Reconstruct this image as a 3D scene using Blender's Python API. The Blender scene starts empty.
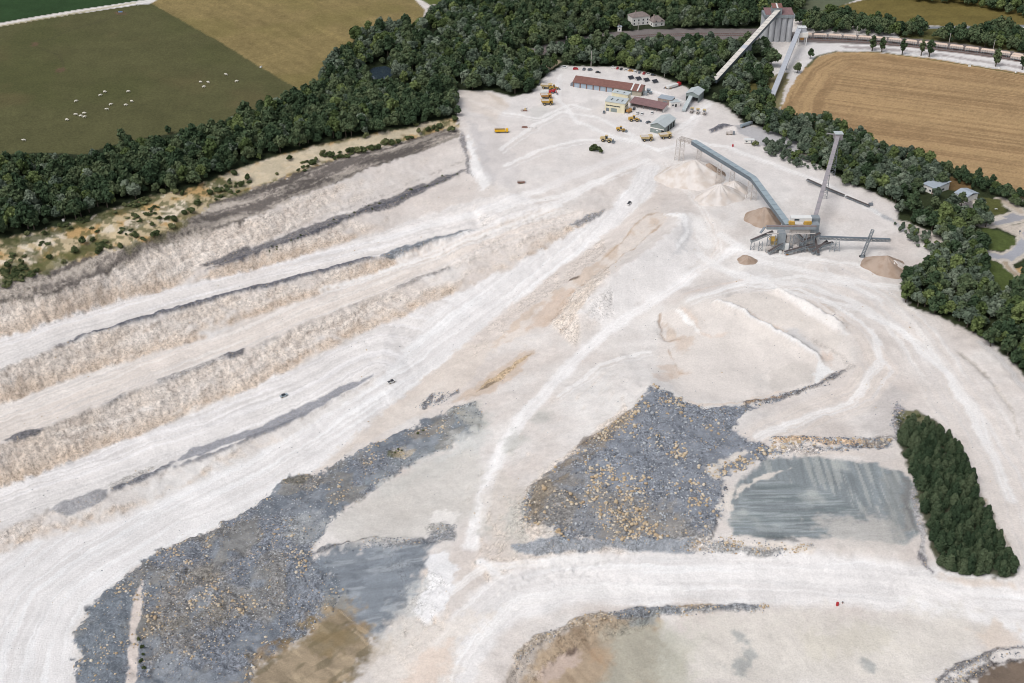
import bpy, math, random
import numpy as np
from mathutils import Vector
from mathutils.geometry import delaunay_2d_cdt

SC = bpy.context.scene
COL = SC.collection
R = math.radians
rng = np.random.default_rng(7)
random.seed(7)

# ------------------------------------------------------------------ camera, sky, sun
CAM_H, PITCH, FPX = 340.0, R(32.0), 1200.0
cam_d = bpy.data.cameras.new('camera')
cam = bpy.data.objects.new('camera', cam_d); COL.objects.link(cam)
cam.location = (0, 0, CAM_H)
cam.rotation_euler = (math.pi/2 - PITCH, 0, 0)
cam_d.sensor_width = 36.0
cam_d.lens = 36.0*FPX/1024.0
cam_d.clip_start = 1.0; cam_d.clip_end = 20000.0
SC.camera = cam
SUN_EL, SUN_AZ = R(56), R(-132)          # azimuth from +Y, negative to the left
world = bpy.data.worlds.new('World'); SC.world = world; world.use_nodes = True
wn = world.node_tree
sky = wn.nodes.new('ShaderNodeTexSky'); sky.sky_type = 'NISHITA'; sky.sun_disc = False
sky.sun_elevation = SUN_EL; sky.sun_rotation = SUN_AZ
sky.air_density = 1.0; sky.dust_density = 3.0; sky.ozone_density = 1.0
bg = wn.nodes['Background']; bg.inputs['Strength'].default_value = 0.13
# thin even overcast: most of the blue is taken out of the sky, alike in all directions
ov = wn.nodes.new('ShaderNodeHueSaturation'); ov.inputs['Saturation'].default_value = 0.35
wn.links.new(sky.outputs[0], ov.inputs['Color']); wn.links.new(ov.outputs[0], bg.inputs['Color'])
sun_d = bpy.data.lights.new('sun', 'SUN'); sun_d.energy = 1.5; sun_d.angle = R(32); sun_d.color = (1, 0.975, 0.935)
sun = bpy.data.objects.new('sun', sun_d); COL.objects.link(sun)
sd_ = Vector((math.sin(SUN_AZ)*math.cos(SUN_EL), math.cos(SUN_AZ)*math.cos(SUN_EL), math.sin(SUN_EL)))
sun.rotation_euler = sd_.to_track_quat('Z', 'Y').to_euler()
sun.location = (0, 0, 600)
SC.view_settings.view_transform = 'Standard'; SC.view_settings.look = 'None'
SC.view_settings.exposure = 0.16; SC.view_settings.gamma = 1.0
SC.view_settings.use_curve_mapping = False
SC.cycles.filter_width = 1.0; SC.cycles.use_denoising = True; SC.cycles.max_bounces = 5

# ------------------------------------------------------------------ helpers
KDISP = 1.18
def lin(c):
    c = np.asarray(c, float)/255.0
    return np.where(c <= 0.04045, c/12.92, ((c+0.055)/1.055)**2.4)
def alb(r, g, b):
    """albedo of a surface that reads as this colour in the open daylight of the scene"""
    return lin((r, g, b))/KDISP
_tabs = {}
def vnoise(x, y, seed=0):
    if seed not in _tabs: _tabs[seed] = np.random.default_rng(1000+seed).random((256, 256))
    T = _tabs[seed]
    xi = np.floor(x).astype(int); yi = np.floor(y).astype(int)
    fx = x-xi; fy = y-yi
    fx = fx*fx*(3-2*fx); fy = fy*fy*(3-2*fy)
    a = T[xi & 255, yi & 255]; b = T[(xi+1) & 255, yi & 255]
    c = T[xi & 255, (yi+1) & 255]; d = T[(xi+1) & 255, (yi+1) & 255]
    return (a*(1-fx)+b*fx)*(1-fy)+(c*(1-fx)+d*fx)*fy
def fbm(x, y, seed=0, oct=4, gain=0.55):
    s = 0; a = 1; t = 0
    for k in range(oct):
        s = s+a*vnoise(x*2**k+17.3*k, y*2**k-9.1*k, seed+k); t += a; a *= gain
    return s/t
def sstep(a, b, x):
    t = np.clip((x-a)/(b-a), 0, 1); return t*t*(3-2*t)

CT, ST = math.cos(PITCH), math.sin(PITCH)
def ray(px, py):
    px = np.asarray(px, float); py = np.asarray(py, float)
    dx = (px-512)/FPX; dy = (341.5-py)/FPX
    return np.stack([dx, CT+dy*ST, -ST+dy*CT], -1)
def at_z(px, py, z):
    d = ray(px, py); t = (np.asarray(z, float)-CAM_H)/d[..., 2]
    return np.stack([d[..., 0]*t, d[..., 1]*t], -1)

# ------------------------------------------------------------------ terrain break lines, as surveyed (sight x, sight y, level)
BL = [
 # wood edge, foot of the tan strip, crest of the first face
 [(-90,262,1),(0,238,1),(37,231,1),(88,216,1),(150,196,1),(185,190,1),(225,172,1),(271,156,1),(343,138,1),(406,126,1),(452,116,0)],
 [(-90,306,-9),(0,283,-9),(62,265,-9),(112,250,-8),(155,237,-7),(180,225,-6),(217,201,-4),(256,186,-4),(300,172,-4),(356,153,-3),(411,140,-3),(455,127,-2)],
 [(-90,334,-17),(0,307,-17),(62,291,-16.5),(112,271,-15.5),(172,244,-13.5),(215,229,-11),(256,216,-9.5),(293,199,-8),(331,184,-7),(363,171,-6),(396,160,-5),(440,145,-4),(460,135,-3)],
 [(197,268,-25),(256,247,-21),(313,222,-18),(381,196,-15),(426,177,-12),(466,160,-8)],
 [(204,275,-27),(256,256,-23),(301,238,-20),(356,217,-17.5),(406,196,-15),(461,172,-10),(474,168,-8)],
 [(-90,372,-30),(0,341,-30),(25,333,-30),(100,307,-30),(175,288,-30),(250,272,-29.5),(331,249,-27),(381,232,-24),(418,218,-20.5),(468,202,-14),(506,192,-9)],
 [(-90,402,-31),(0,369,-31),(25,358,-31),(77,339,-31),(137,322,-31),(187,307,-31),(256,289,-30.5),(318,274,-28.5),(386,256,-25.5),(416,247,-23.5),(471,231,-18),(500,221,-14),(540,205,-9)],
 [(-90,437,-45),(0,406,-45),(62,383,-45),(125,364,-44),(200,342,-42.5),(256,317,-40),(306,301,-37),(368,277,-33),(431,252,-27),(481,231,-20),(512,221,-14.5),(547,207,-9.5)],
 [(-90,474,-46),(5,443,-46),(45,428,-46),(87,411,-46),(140,389,-45),(192,369,-44),(240,352,-42),(296,328,-39.5),(333,313,-37.5),(386,293,-34),(453,266,-28.5),(486,253,-25),(508,243,-21.5),(545,232,-17.5),(577,223,-14.5),(600,212,-11.5)],
 [(-90,518,-61),(0,489,-61),(35,478,-61),(100,452,-60),(175,422,-58),(255,388,-54.5),(351,341,-48),(393,321,-43.5),(468,288,-35),(511,268,-29),(562,239,-20),(604,215,-12.7)],
 [(-90,560,-62),(0,528,-62),(55,508,-62),(110,492,-62),(170,467,-61.5),(225,450,-60),(255,435,-58.5),(311,414,-55.5),(356,390,-51.5),(376,376,-48.5)],
 [(-90,588,-68),(0,559,-68),(32,545,-68),(90,528,-68),(140,512,-68),(175,493,-66.5),(250,459,-63),(300,432,-58.5),(345,406,-53.5),(378,380,-49.3)],
 # right edge of the haul road
 [(660,171,-4),(652,196,-8.5),(620,226,-15.5),(574,258,-25.5),(512,306,-38),(466,345,-46),(416,385,-52.5),(373,425,-58),(306,475,-64),(240,512,-68),(200,537,-70),(160,550,-70),(132,572,-70),(85,610,-70),(75,627,-70),(75,700,-70),(70,790,-70)],
 [(642,171,-4),(630,183,-6),(614,206,-11)],
 # eroded gully strip right of the road and the pale dump behind it
 [(664,211,-4.5),(645,216,-5.5),(622,238,-11),(594,263,-18),(567,283,-24),(524,313,-33),(488,350,-41)],
 [(668,222,-6),(622,257,-14.5),(576,289,-23.5),(552,322,-30)],
 [(684,214,-3),(654,246,-4),(628,264,-6.5),(598,285,-12),(578,312,-20)],
 [(704,252,-10),(697,267,-12.5),(672,288,-16),(637,306,-20.5),(606,326,-25)],
 # round terraced heap: its shoulder and its foot
 [(668,304,-16),(690,296,-10),(740,292,-7),(800,306,-5.5),(850,338,-7.5),(862,352,-11)],
 [(664,326,-21.5),(672,350,-22),(690,392,-22),(740,404,-20.5),(767,401,-20),(805,389,-18.5),(835,378,-16.5),(856,364,-14)],
 # central rubble heap: west crest and foot, south edge
 [(652,384,-16),(632,410,-17.5),(600,446,-20.5),(570,478,-24),(545,508,-27),(556,538,-28.5),(630,539,-26.5),(707,537,-25)],
 [(640,388,-20),(622,408,-23.5),(588,440,-28),(550,464,-32),(522,492,-35),(512,530,-36.5),(528,549,-33)],
 [(560,549,-32),(640,550,-30),(700,549,-28.5),(750,557,-28),(830,560,-26),(900,566,-25)],
 [(727,512,-22),(732,537,-23.5),(813,546,-23.5),(890,551,-22.5)],
 [(740,490,-21),(768,457,-19.5),(818,455,-18.5),(875,461,-18),(908,466,-18)],
 [(735,406,-18),(780,432,-18),(870,436,-16.5),(900,440,-16)],
 # left rubble heap: shoulder, pale platform edge, grey slope
 [(478,402,-42),(440,428,-47.5),(400,450,-52.5),(352,474,-56.5),(306,496,-60),(252,532,-62.5),(200,562,-64),(152,588,-66),(112,628,-66),(104,700,-66),(98,790,-66)],
 [(312,555,-57),(331,549,-55),(376,542,-51.5),(428,540,-47)],
 [(300,600,-62),(345,606,-60),(400,600,-55),(420,590,-52)],
 # basin rim at the bottom
 [(505,690,-47),(512,667,-46),(545,637,-43),(587,620,-40.5),(625,612,-39),(662,610,-37.5),(712,608,-36),(767,608,-34)],
 [(530,690,-51),(560,660,-47.5),(600,645,-45),(640,632,-42.5),(672,624,-39.5)],
]
SP = [ # single levels
 (-90,150,2),(0,100,3),(0,0,6),(150,60,4),(250,100,2),(300,20,4),(400,60,1),(380,75,-3),(392,68,-3),(480,60,1),(450,90,0),
 (560,20,2),(640,0,4),(700,20,1),(800,10,1),(900,5,3),(1024,10,3),(1110,40,2),(800,40,0),(900,45,0),(1000,58,0),(1110,75,0),
 (500,80,0),(470,100,-1),(478,150,-5),(500,170,-6),(510,130,-1.5),(540,100,-.5),(560,75,0),(600,70,0),(640,80,0),(700,90,0),(560,140,-2),(600,130,-1),(640,140,-1.5),(650,155,-2.5),
 (560,180,-5),(600,180,-5),(520,200,-8.5),(580,200,-8),(700,130,-.5),(740,140,-.5),(690,160,-1.5),(740,190,-2),(780,160,-1),(830,180,-1),(720,220,-3),
 (790,240,-4),(750,260,-6),(850,260,-5),(900,240,-4),(920,280,-5),(880,300,-6),(960,330,-8),(820,290,-7),(720,280,-10),
 (940,200,0),(1000,200,0),(1000,250,-1),(990,300,-3),(1030,340,-5),(1100,330,-5),(1110,200,0),(900,130,0),(1000,150,0),(900,180,0),
 (900,350,-11),(960,400,-13),(1000,440,-15),(1024,500,-17),(1110,500,-16),(1110,600,-24),(890,400,-14),(920,425,-15),(940,480,-16),(960,540,-20),(1000,570,-22),
 (1024,600,-27),(960,600,-28),(900,590,-29),(800,585,-31),(700,580,-33),(600,580,-36.5),(540,585,-39),(500,600,-42),(470,560,-43),(480,520,-42),(495,460,-40),(515,425,-37.5),(545,395,-34),(580,350,-29),
 (620,350,-26),(650,365,-24),(640,330,-24),(700,340,-17),(728,318,-10.5),(760,340,-14),(735,350,-18.5),(820,350,-12),(690,450,-19.5),(650,480,-21.5),(700,500,-22),(800,500,-21),(880,510,-20.5),(720,430,-18.5),
 (440,460,-47),(400,490,-51),(450,500,-45.5),(420,520,-48),(345,530,-55),(370,510,-54.5),(470,440,-43),(500,380,-40),(440,405,-49),
 (440,640,-50),(410,680,-54),(480,640,-46),(450,590,-46),(430,570,-48),(380,640,-59),(340,660,-62),(300,690,-64),(250,640,-64),(250,580,-62.5),(200,620,-64),(200,690,-64),(150,640,-66),(140,700,-66.5),
 (40,620,-70),(20,700,-70),(-90,650,-70),(-90,790,-70),(150,790,-66),(300,790,-64),(420,790,-56),(520,790,-54),
 (620,680,-48),(700,660,-41),(740,640,-38),(800,660,-38),(900,640,-32),(860,690,-37),(960,650,-31),(1024,660,-31),(1110,690,-30),(620,790,-51),(800,790,-42),(1000,790,-34),(1110,790,-32),
]
verts2, levels, edges = [], [], []
for ln in BL:
    for k, (a, b, z) in enumerate(ln):
        p = at_z(a, b, z); verts2.append((float(p[0]), float(p[1]))); levels.append(z)
        if k: edges.append((len(verts2)-2, len(verts2)-1))
for a, b, z in SP:
    p = at_z(a, b, z); verts2.append((float(p[0]), float(p[1]))); levels.append(z)
for p, z in [((-900,1500),10),((0,1500),8),((900,1500),8),((-1500,900),5),((1500,900),2),((-1500,400),-20),((1500,400),-5),((-900,60),-60),((0,60),-50),((900,60),-20),
             ((-9000,12000),30),((9000,12000),30),((-9000,-400),-20),((9000,-400),-10),((0,12000),30),((0,-400),-40)]:
    verts2.append(p); levels.append(z)
cv, ce, cf, ov, _, _ = delaunay_2d_cdt([Vector(v) for v in verts2], edges, [], 0, 1e-4)
CV = np.array([(v.x, v.y) for v in cv])
VIN = np.array(verts2); LIN = np.array(levels)
CZ = np.empty(len(cv))
for k in range(len(cv)):
    if ov[k]: CZ[k] = LIN[ov[k][0]]
    else:
        d = np.hypot(*(VIN-CV[k]).T); q = np.argsort(d)[:3]; w = 1/(d[q]+.1); CZ[k] = (LIN[q]*w).sum()/w.sum()

# ------------------------------------------------------------------ the terrain sheet: rows and columns widen with distance
NR, NC = 740, 840
vpix = np.linspace(735, -45, NR)
Yd = at_z(np.full(NR, 512.0), vpix, -22.0)[:, 1]
Yrow = np.concatenate([[-140, 0, 90, 160, 210, 245, 270], Yd[Yd > 280], Yd.max()*np.array([1.03, 1.1, 1.25, 1.6, 2.4, 4, 7])])
tcol = np.concatenate([-np.array([30, 12, 6, 3.5, 2.3, 1.7, 1.35, 1.2]), np.linspace(-1.13, 1.13, NC), np.array([1.2, 1.35, 1.7, 2.3, 3.5, 6, 12, 30])])
WS, WO = 0.3617, 213.0
GX = tcol[None, :]*WS*(Yrow[:, None]+WO); GY = np.repeat(Yrow[:, None], len(tcol), 1)
GR, GC = GX.shape
GZ = np.full((GR, GC), np.nan)
for tri in cf:
    a, b, c = CV[tri[0]], CV[tri[1]], CV[tri[2]]
    y0, y1 = min(a[1], b[1], c[1]), max(a[1], b[1], c[1])
    r0 = max(0, np.searchsorted(Yrow, y0)-1); r1 = min(GR, np.searchsorted(Yrow, y1)+1)
    if r1 <= r0: continue
    x0, x1 = min(a[0], b[0], c[0]), max(a[0], b[0], c[0])
    ws = WS*(Yrow[[r0, r1-1]]+WO)
    tl = min(x0/ws[0], x0/ws[1]); th = max(x1/ws[0], x1/ws[1])
    c0 = max(0, np.searchsorted(tcol, tl)-1); c1 = min(GC, np.searchsorted(tcol, th)+1)
    if c1 <= c0: continue
    X = GX[r0:r1, c0:c1]; Y = GY[r0:r1, c0:c1]
    den = (b[1]-c[1])*(a[0]-c[0])+(c[0]-b[0])*(a[1]-c[1])
    if abs(den) < 1e-9: continue
    u = ((b[1]-c[1])*(X-c[0])+(c[0]-b[0])*(Y-c[1]))/den
    v = ((c[1]-a[1])*(X-c[0])+(a[0]-c[0])*(Y-c[1]))/den
    w = 1-u-v
    m = (u >= -1e-6) & (v >= -1e-6) & (w >= -1e-6)
    zz = u*CZ[tri[0]]+v*CZ[tri[1]]+w*CZ[tri[2]]
    GZ[r0:r1, c0:c1][m] = zz[m]
GZ[np.isnan(GZ)] = 0.0
def blur(A, n):
    for _ in range(n):
        A = A.copy(); A[1:-1] = (A[:-2]+2*A[1:-1]+A[2:])/4; A[:, 1:-1] = (A[:, :-2]+2*A[:, 1:-1]+A[:, 2:])/4
    return A
GZ = blur(GZ, 2)
def slope_of(Z):
    """surface gradient on the sheet, in metres per metre"""
    zc = np.gradient(Z, axis=1); xc = np.gradient(GX, axis=1)
    zr = np.gradient(Z, axis=0); xr = np.gradient(GX, axis=0); yr = np.gradient(GY, axis=0)
    gx = zc/xc; gy = (zr-gx*xr)/yr
    return gx, gy
def zat(x, y):
    x = np.asarray(x, float); y = np.asarray(y, float)
    r = np.interp(y, Yrow, np.arange(GR)); t = x/(WS*(np.maximum(y, -200)+WO)); c = np.interp(t, tcol, np.arange(GC))
    ri = np.clip(r.astype(int), 0, GR-2); ci = np.clip(c.astype(int), 0, GC-2); fr = r-ri; fc = c-ci
    return (GZ[ri, ci]*(1-fc)+GZ[ri, ci+1]*fc)*(1-fr)+(GZ[ri+1, ci]*(1-fc)+GZ[ri+1, ci+1]*fc)*fr
def at(px, py):
    """where the line of sight through (px, py) meets the terrain: array of x, y, z"""
    d = ray(px, py); sh = d.shape[:-1]; d = d.reshape(-1, 3)
    t0 = (25-CAM_H)/d[:, 2]; t1 = (-78-CAM_H)/d[:, 2]; n = 160
    best = t1.copy(); done = np.zeros(len(d), bool)
    prev = None
    for k in range(n+1):
        t = t0+(t1-t0)*k/n; p = d*t[:, None]; h = CAM_H+p[:, 2]-zat(p[:, 0], p[:, 1])
        if prev is not None:
            hit = (~done) & (h <= 0)
            f = prev[hit]/(prev[hit]-h[hit]+1e-9)
            best[hit] = (tp[hit]+(t[hit]-tp[hit])*f); done |= hit
        prev = h; tp = t
    p = d*best[:, None]; p[:, 2] = zat(p[:, 0], p[:, 1])
    return p.reshape(*sh, 3)
def pt(px, py): return Vector(at(np.array([px]), np.array([py]))[0])

def world_poly(poly):
    a = np.array(poly, float); return at(a[:, 0], a[:, 1])[:, :2]
FX, FY = GX.ravel(), GY.ravel()
# crests, toes and edges wander by a metre or so
_w = np.clip((1250-FY)/400, 0, 1)
WX = FX+_w*(3.4*(fbm(FX*.07, FY*.07, 200, 2)-.5)+2.2*(fbm(FX*.3, FY*.3, 203, 2)-.5))
WY = FY+_w*(3.4*(fbm(FX*.07, FY*.07, 206, 2)-.5)+2.2*(fbm(FX*.3, FY*.3, 209, 2)-.5))
GZ = zat(WX, WY).reshape(GR, GC)
# tipped heaps are rounded, not faceted
_q = np.array([(690,205),(712,236),(706,262),(680,292),(640,312),(600,335),(556,330),(590,283),(640,246),(668,214)]); _q2 = np.array([(650,300),(690,285),(760,280),(830,296),(880,330),(880,362),(835,385),(767,408),(700,400),(655,380),(645,340)])
_m = np.zeros(FX.size); _soft = blur(GZ, 22)
_polys = [at_z(q[:, 0], q[:, 1], -10.0) for q in (_q, _q2)]
def signed(poly2, margin=12.0, X=None, Y=None):
    """signed distance to a ground polygon: positive inside"""
    X = WX if X is None else X; Y = WY if Y is None else Y
    out = np.full(X.shape, -1e3)
    lo = poly2.min(0)-margin; hi = poly2.max(0)+margin
    s = np.nonzero((X > lo[0]) & (X < hi[0]) & (Y > lo[1]) & (Y < hi[1]))[0]
    x, y = X[s], Y[s]; ins = np.zeros(len(s), bool); d2 = np.full(len(s), 1e9)
    n = len(poly2)
    for k in range(n):
        x0, y0 = poly2[k]; x1, y1 = poly2[(k+1) % n]
        ex, ey = x1-x0, y1-y0; L = ex*ex+ey*ey+1e-9
        tt = np.clip(((x-x0)*ex+(y-y0)*ey)/L, 0, 1)
        d2 = np.minimum(d2, (x-x0-tt*ex)**2+(y-y0-tt*ey)**2)
        c = (y0 > y) != (y1 > y)
        if ey != 0: ins ^= c & (x < x0+(y-y0)*ex/ey)
    out[s] = np.sqrt(d2)*np.where(ins, 1, -1)
    return out
def along(line2, X=None, Y=None, maxd=60):
    """signed lateral distance and chainage from a ground polyline"""
    X = WX if X is None else X; Y = WY if Y is None else Y
    D = np.full(X.shape, 1e3); S = np.zeros(X.shape); s0 = 0
    for k in range(len(line2)-1):
        x0, y0 = line2[k]; x1, y1 = line2[k+1]
        ex, ey = x1-x0, y1-y0; L = math.hypot(ex, ey)+1e-9; ex /= L; ey /= L
        t = (X-x0)*ex+(Y-y0)*ey; lat = (X-x0)*(-ey)+(Y-y0)*ex
        tc = np.clip(t, 0, L); d = np.hypot(t-tc, lat)
        better = d < np.abs(D)
        D = np.where(better, np.where(lat < 0, -d, d), D); S = np.where(better, s0+tc, S); s0 += L
    return D, S

for _p in _polys: _m = np.maximum(_m, sstep(-8, 6, signed(_p, 12)))
GZ = GZ*(1-_m.reshape(GR, GC))+_soft*_m.reshape(GR, GC)
# ------------------------------------------------------------------ ground cover
def bl(i): a = np.array(BL[i], float); return at_z(a[:, 0], a[:, 1], a[:, 2])
def between(i, j): return np.concatenate([bl(i), bl(j)[::-1]])
N1 = fbm(FX*.012, FY*.012, 1, 4); N2 = fbm(FX*.05, FY*.05, 5, 4); N3 = fbm(FX*.22, FY*.22, 9, 3); N4 = fbm(FX*.55, FY*.55, 13, 2)
def mask(poly2, soft=1.2, rag=2.5, seed=0, grow=0.0):
    n = N3 if seed == 0 else fbm(FX*.16, FY*.16, 20+seed, 3)
    return sstep(-soft, soft, signed(poly2)+grow+rag*2*(n-.5)+rag*(N4-.5))
def P(poly, soft=1.2, rag=2.5, seed=0, grow=0.0): return mask(world_poly(poly), soft, rag, seed, grow)
A = np.empty((FX.size, 3))
def paint(m, col, k=1.0, var=.07, n=None):
    global A
    n = N2 if n is None else n
    m = np.clip(m*k, 0, 1)[:, None]
    A = A*(1-m)+(alb(*col)[None, :]*(1+var*2*(n-.5))[:, None])*m
def tint(f, m=None):
    """multiply by f where m"""
    global A
    f = f if m is None else 1+(f-1)*m
    A = A*(f[:, None] if f.ndim == 1 else f)
def mixc(c1, c2, t): return alb(*c1)[None, :]*(1-t[:, None])+alb(*c2)[None, :]*t[:, None]
ROCK = np.zeros(FX.size)         # stony ground
GRS = np.zeros(FX.size)          # grass or stubble
VEG = np.zeros(FX.size)

gx, gy = slope_of(GZ); SL = np.hypot(gx, gy).ravel()
# quarry dust
A[:] = mixc((213, 204, 198), (229, 225, 222), sstep(.3, .7, N1*.6+N2*.4))
tint(1+.10*(N3-.5)+.10*(N4-.5))
# rock faces: buff, mottled, with rills running down the fall line
face = sstep(.28, .55, blur(SL.reshape(GR, GC), 2).ravel()) * (FX < 60)
SPK = fbm(FX*.33, FY*.33, 31, 4, .75)
rill = fbm((FX*.93-FY*.36)*.3, (FX*.36+FY*.93)*.05, 35, 3)
bandD, bandS = along(bl(2)); band = fbm(bandD*.38, bandS*.045, 38, 4, .65)
fc = mixc((202, 188, 176), (237, 227, 218), sstep(.28, .62, SPK*.5+band*.5))
A = A*(1-face[:, None]*.9)+fc*face[:, None]*.9
tanlow = sstep(.45, .75, N2*.5+SPK*.5)*face
paint(tanlow, (216, 197, 178), .5)
darks = sstep(.62, .8, fbm(FX*.16, FY*.16, 41, 3)*.5+SPK*.5)*face
paint(darks, (172, 165, 160), .38)

for i_ in (5, 7, 9, 11):
    Dt = np.abs(along(bl(i_))[0]); paint(face*sstep(11, 2, Dt+6*(SPK-.5)), (208, 184, 160), .55, .12, N3)
for i_ in (3, 6, 8, 10):
    Dt = np.abs(along(bl(i_))[0]); paint(sstep(2.6, .6, Dt+3*(N4-.5))*sstep(.45, .6, SPK), (170, 162, 156), .6, .12, N3)
HAUL = np.zeros(FX.size)
def streaks(m, line2, col, f=.45, amp=.11, k=.85, pale=(243, 240, 240), dk=.4):
    D, S = along(line2)
    w = fbm(D*f, S*.012, 51, 3); w2 = fbm(D*f*3.1, S*.02, 57, 2)
    paint(m, col, k, .05)
    paint(m*sstep(.48, .7, w), pale, .75, .03)
    tint(1-amp*sstep(.45, .7, w2)*1.2+amp*.35, m); paint(m*sstep(.56, .66, fbm(D*f*1.7+31, S*.008, 58, 3)), (214, 209, 207), dk)
# bench floors and roads
L = [bl(i) for i in range(len(BL))]
b1 = mask(between(5, 6), 1.5, 2); streaks(b1, L[6], (232, 227, 224))
b2 = mask(between(7, 8), 1.5, 2); streaks(b2, L[8], (228, 218, 210), pale=(238, 232, 227))
b3 = mask(between(9, 10), 1.5, 2); streaks(b3, L[10], (230, 226, 224))
haulpoly = world_poly([(642,160),(630,183),(612,208),(562,239),(511,268),(468,288),(430,318),(378,380),(345,406),(300,432),(250,459),(175,493),(140,512),(90,528),(32,545),(-5,556),(-60,590),(-60,740),(70,740),(75,627),(85,610),(132,572),(160,550),(200,537),(240,512),(306,475),(373,425),(416,385),(466,345),(512,306),(574,258),(620,226),(652,196),(664,165)])
HC = world_poly([(668,140),(655,160),(648,176),(634,200),(605,234),(555,275),(495,320),(440,360),(390,395),(330,435),(260,478),(180,515),(100,560),(50,600),(28,650),(15,735)])
hm = mask(haulpoly, 2.5, 2.0); streaks(hm, HC, (235, 232, 231), .32, .06, .95, (243, 242, 242), .4)
HAUL = np.maximum(HAUL, mask(haulpoly, .5, 0))
# safety berms of grey stone along the bench edges
GREY = (128, 129, 134); DGREY = (98, 98, 106)
def strip(px, w, col=GREY, k=.9, rag=1.5, rock=.7, var=.15, taper=True, broken=0.0):
    l2 = world_poly(px); D, S = along(l2); T = S.max()
    ww = w*(.7+.6*vnoise(S*.08, S*0, 60))
    if taper: ww = ww*np.clip(np.minimum(S, T-S)/(T*.12+1), .15, 1)
    m = sstep(-.7, .7, ww/2-np.abs(D)+rag*(N3-.5)*1.6)
    if broken: m = m*sstep(broken, broken+.15, vnoise(S*.05, S*0+3, 61))
    paint(m, col, k, var, N4)
    global ROCK
    ROCK = np.maximum(ROCK, m*rock); return m
strip([(200,268),(256,251),(313,229),(381,205),(426,186),(470,167)], 9, (104,103,108), .85)
strip([(204,273),(256,255),(301,238),(356,216.5),(406,195),(468,170)], 2.5, DGREY, .9)
strip([(66,344),(77,338),(137,321),(187,306),(256,288),(318,273),(386,255)], 3.6, (112,113,121), .95)
strip([(380,257),(410,247),(440,238),(474,231)], 6.5, (132,138,146), .95)
strip([(3,369),(25,358),(45,352),(70,341)], 3.5, (120,118,122), .8, broken=.4)
strip([(8,441),(26,434),(45,428)], 4, (112,112,118), .9)
strip([(45,428),(87,411),(140,389),(192,369),(240,352)], 3.2, (165,162,162), .7, broken=.45)
strip([(225,357),(236,353),(244,350)], 3.5, (110,110,116), .9)
strip([(296,328),(386,293),(453,266),(490,252),(520,240)], 2.5, (150,146,146), .6, broken=.5)
strip([(571,224),(580,222),(600,214),(607,208)], 4.5, (148,148,152), .85)
strip([(52,510),(85,500),(110,489)], 8, (160,160,164), .85, rock=.3)
strip([(110,490),(135,477),(152,466)], 6, (186,182,178), .7)
strip([(112,491),(140,480),(160,471),(173,465)], 2.2, (120,122,130), .9)
strip([(170,464),(200,450),(225,440),(256,431),(281,421),(307,410),(330,398),(352,386),(374,375)], 8, (150,151,158), .9, rock=.25)
strip([(172,468),(225,450),(256,436),(311,414)], 2.2, (126,128,136), .8, rock=.3)

# tan strip under the wood, grass, grey strata above the first face
ts = mask(between(0, 1), 1, 3, 0, 2.5); paint(ts, (200, 180, 142), .9, .16, N3)
paint(ts*sstep(.5, .62, fbm(FX*.09, FY*.09, 63, 4)), (190, 150, 92), .7)
paint(ts*sstep(.55, .65, fbm(FX*.12, FY*.12, 66, 4)), (226, 214, 196), .8)
paint(ts*sstep(.54, .62, fbm(FX*.14, FY*.14, 69, 4)), (118, 110, 80), .8); paint(ts*sstep(.55, .6, fbm(FX*.3, FY*.3, 70, 3)), (84, 90, 56), .7)
paint(P([(220,176),(271,158),(343,141),(406,129),(430,118),(440,122),(411,134),(356,150),(300,170),(240,190)], 1.5, 2), (214, 200, 176), .8)
gs = mask(between(1, 2), 1, 3)
strat = fbm(along(L[2])[0]*.28, along(L[2])[1]*.02, 71, 3)
A_ = mixc((108, 101, 97), (188, 178, 168), sstep(.40, .60, strat*.7+N4*.3)); A_ = A_*(1-.35*sstep(.5, .62, fbm(along(L[2])[0]*.16, along(L[2])[1]*.03, 72, 2)))[:, None]
A = A*(1-gs[:, None]*.95)+A_*gs[:, None]*.95
ROCK = np.maximum(ROCK, gs*.2)
gm = P([(0,268),(62,256),(100,238),(112,244),(62,266),(0,288)], 1, 4, 1); paint(gm, (96, 98, 60), .7, .2, N3)
paint(P([(0,240),(37,233),(88,218),(150,198),(150,204),(88,226),(37,240),(0,250)], 1, 3), (74, 80, 48), .8, .2, N3)
for q in ([(120,246),(150,238),(185,218),(188,226),(160,240),(125,252)], [(205,194),(225,182),(250,180),(250,190),(215,202)], [(60,262),(105,236),(112,242),(70,266)]):
    paint(P(q, 1, 4, 2), (100, 98, 62), .6, .2, N3)

# haul track cut slope and eroded gully strip
cut = mask(np.concatenate([L[12][:8], L[14][::-1]]), 1.5, 3); paint(cut, (219, 209, 202), .7)
gul = mask(np.concatenate([L[14], L[15][::-1]]), 1, 2.5); paint(gul, (222, 211, 202), .7)
paint(gul*sstep(.52, .64, fbm(FX*.11, FY*.11, 74, 4)), (204, 184, 166), .6)
strip([(664,211),(647,216),(622,240),(598,264)], 1.3, (186,164,142), .7, rock=.1)
strip([(662,223),(644,240),(620,258),(600,276)], 1.1, (180,156,134), .75, rock=.1)
strip([(588,281),(574,290),(560,305),(552,322)], 1.3, (184,158,134), .7, rock=.1)
paint(P([(540,310),(565,288),(575,290),(562,312),(545,326),(528,330)], 1.5, 3), (208, 188, 172), .75)
strip([(566,283),(572,279),(577,278)], 2.2, (130,116,106), .9)
strip([(585,306),(602,292),(610,302)], 1.4, (206,184,160), .8, rock=.1)
paint(P([(468,390),(500,368),(520,352),(532,352),(520,372),(490,392),(455,402)], 1.5, 3, 3), (206, 186, 168), .7)
strip([(476,391),(496,380),(515,364),(530,355)], 4, (196,172,140), .8)
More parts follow.
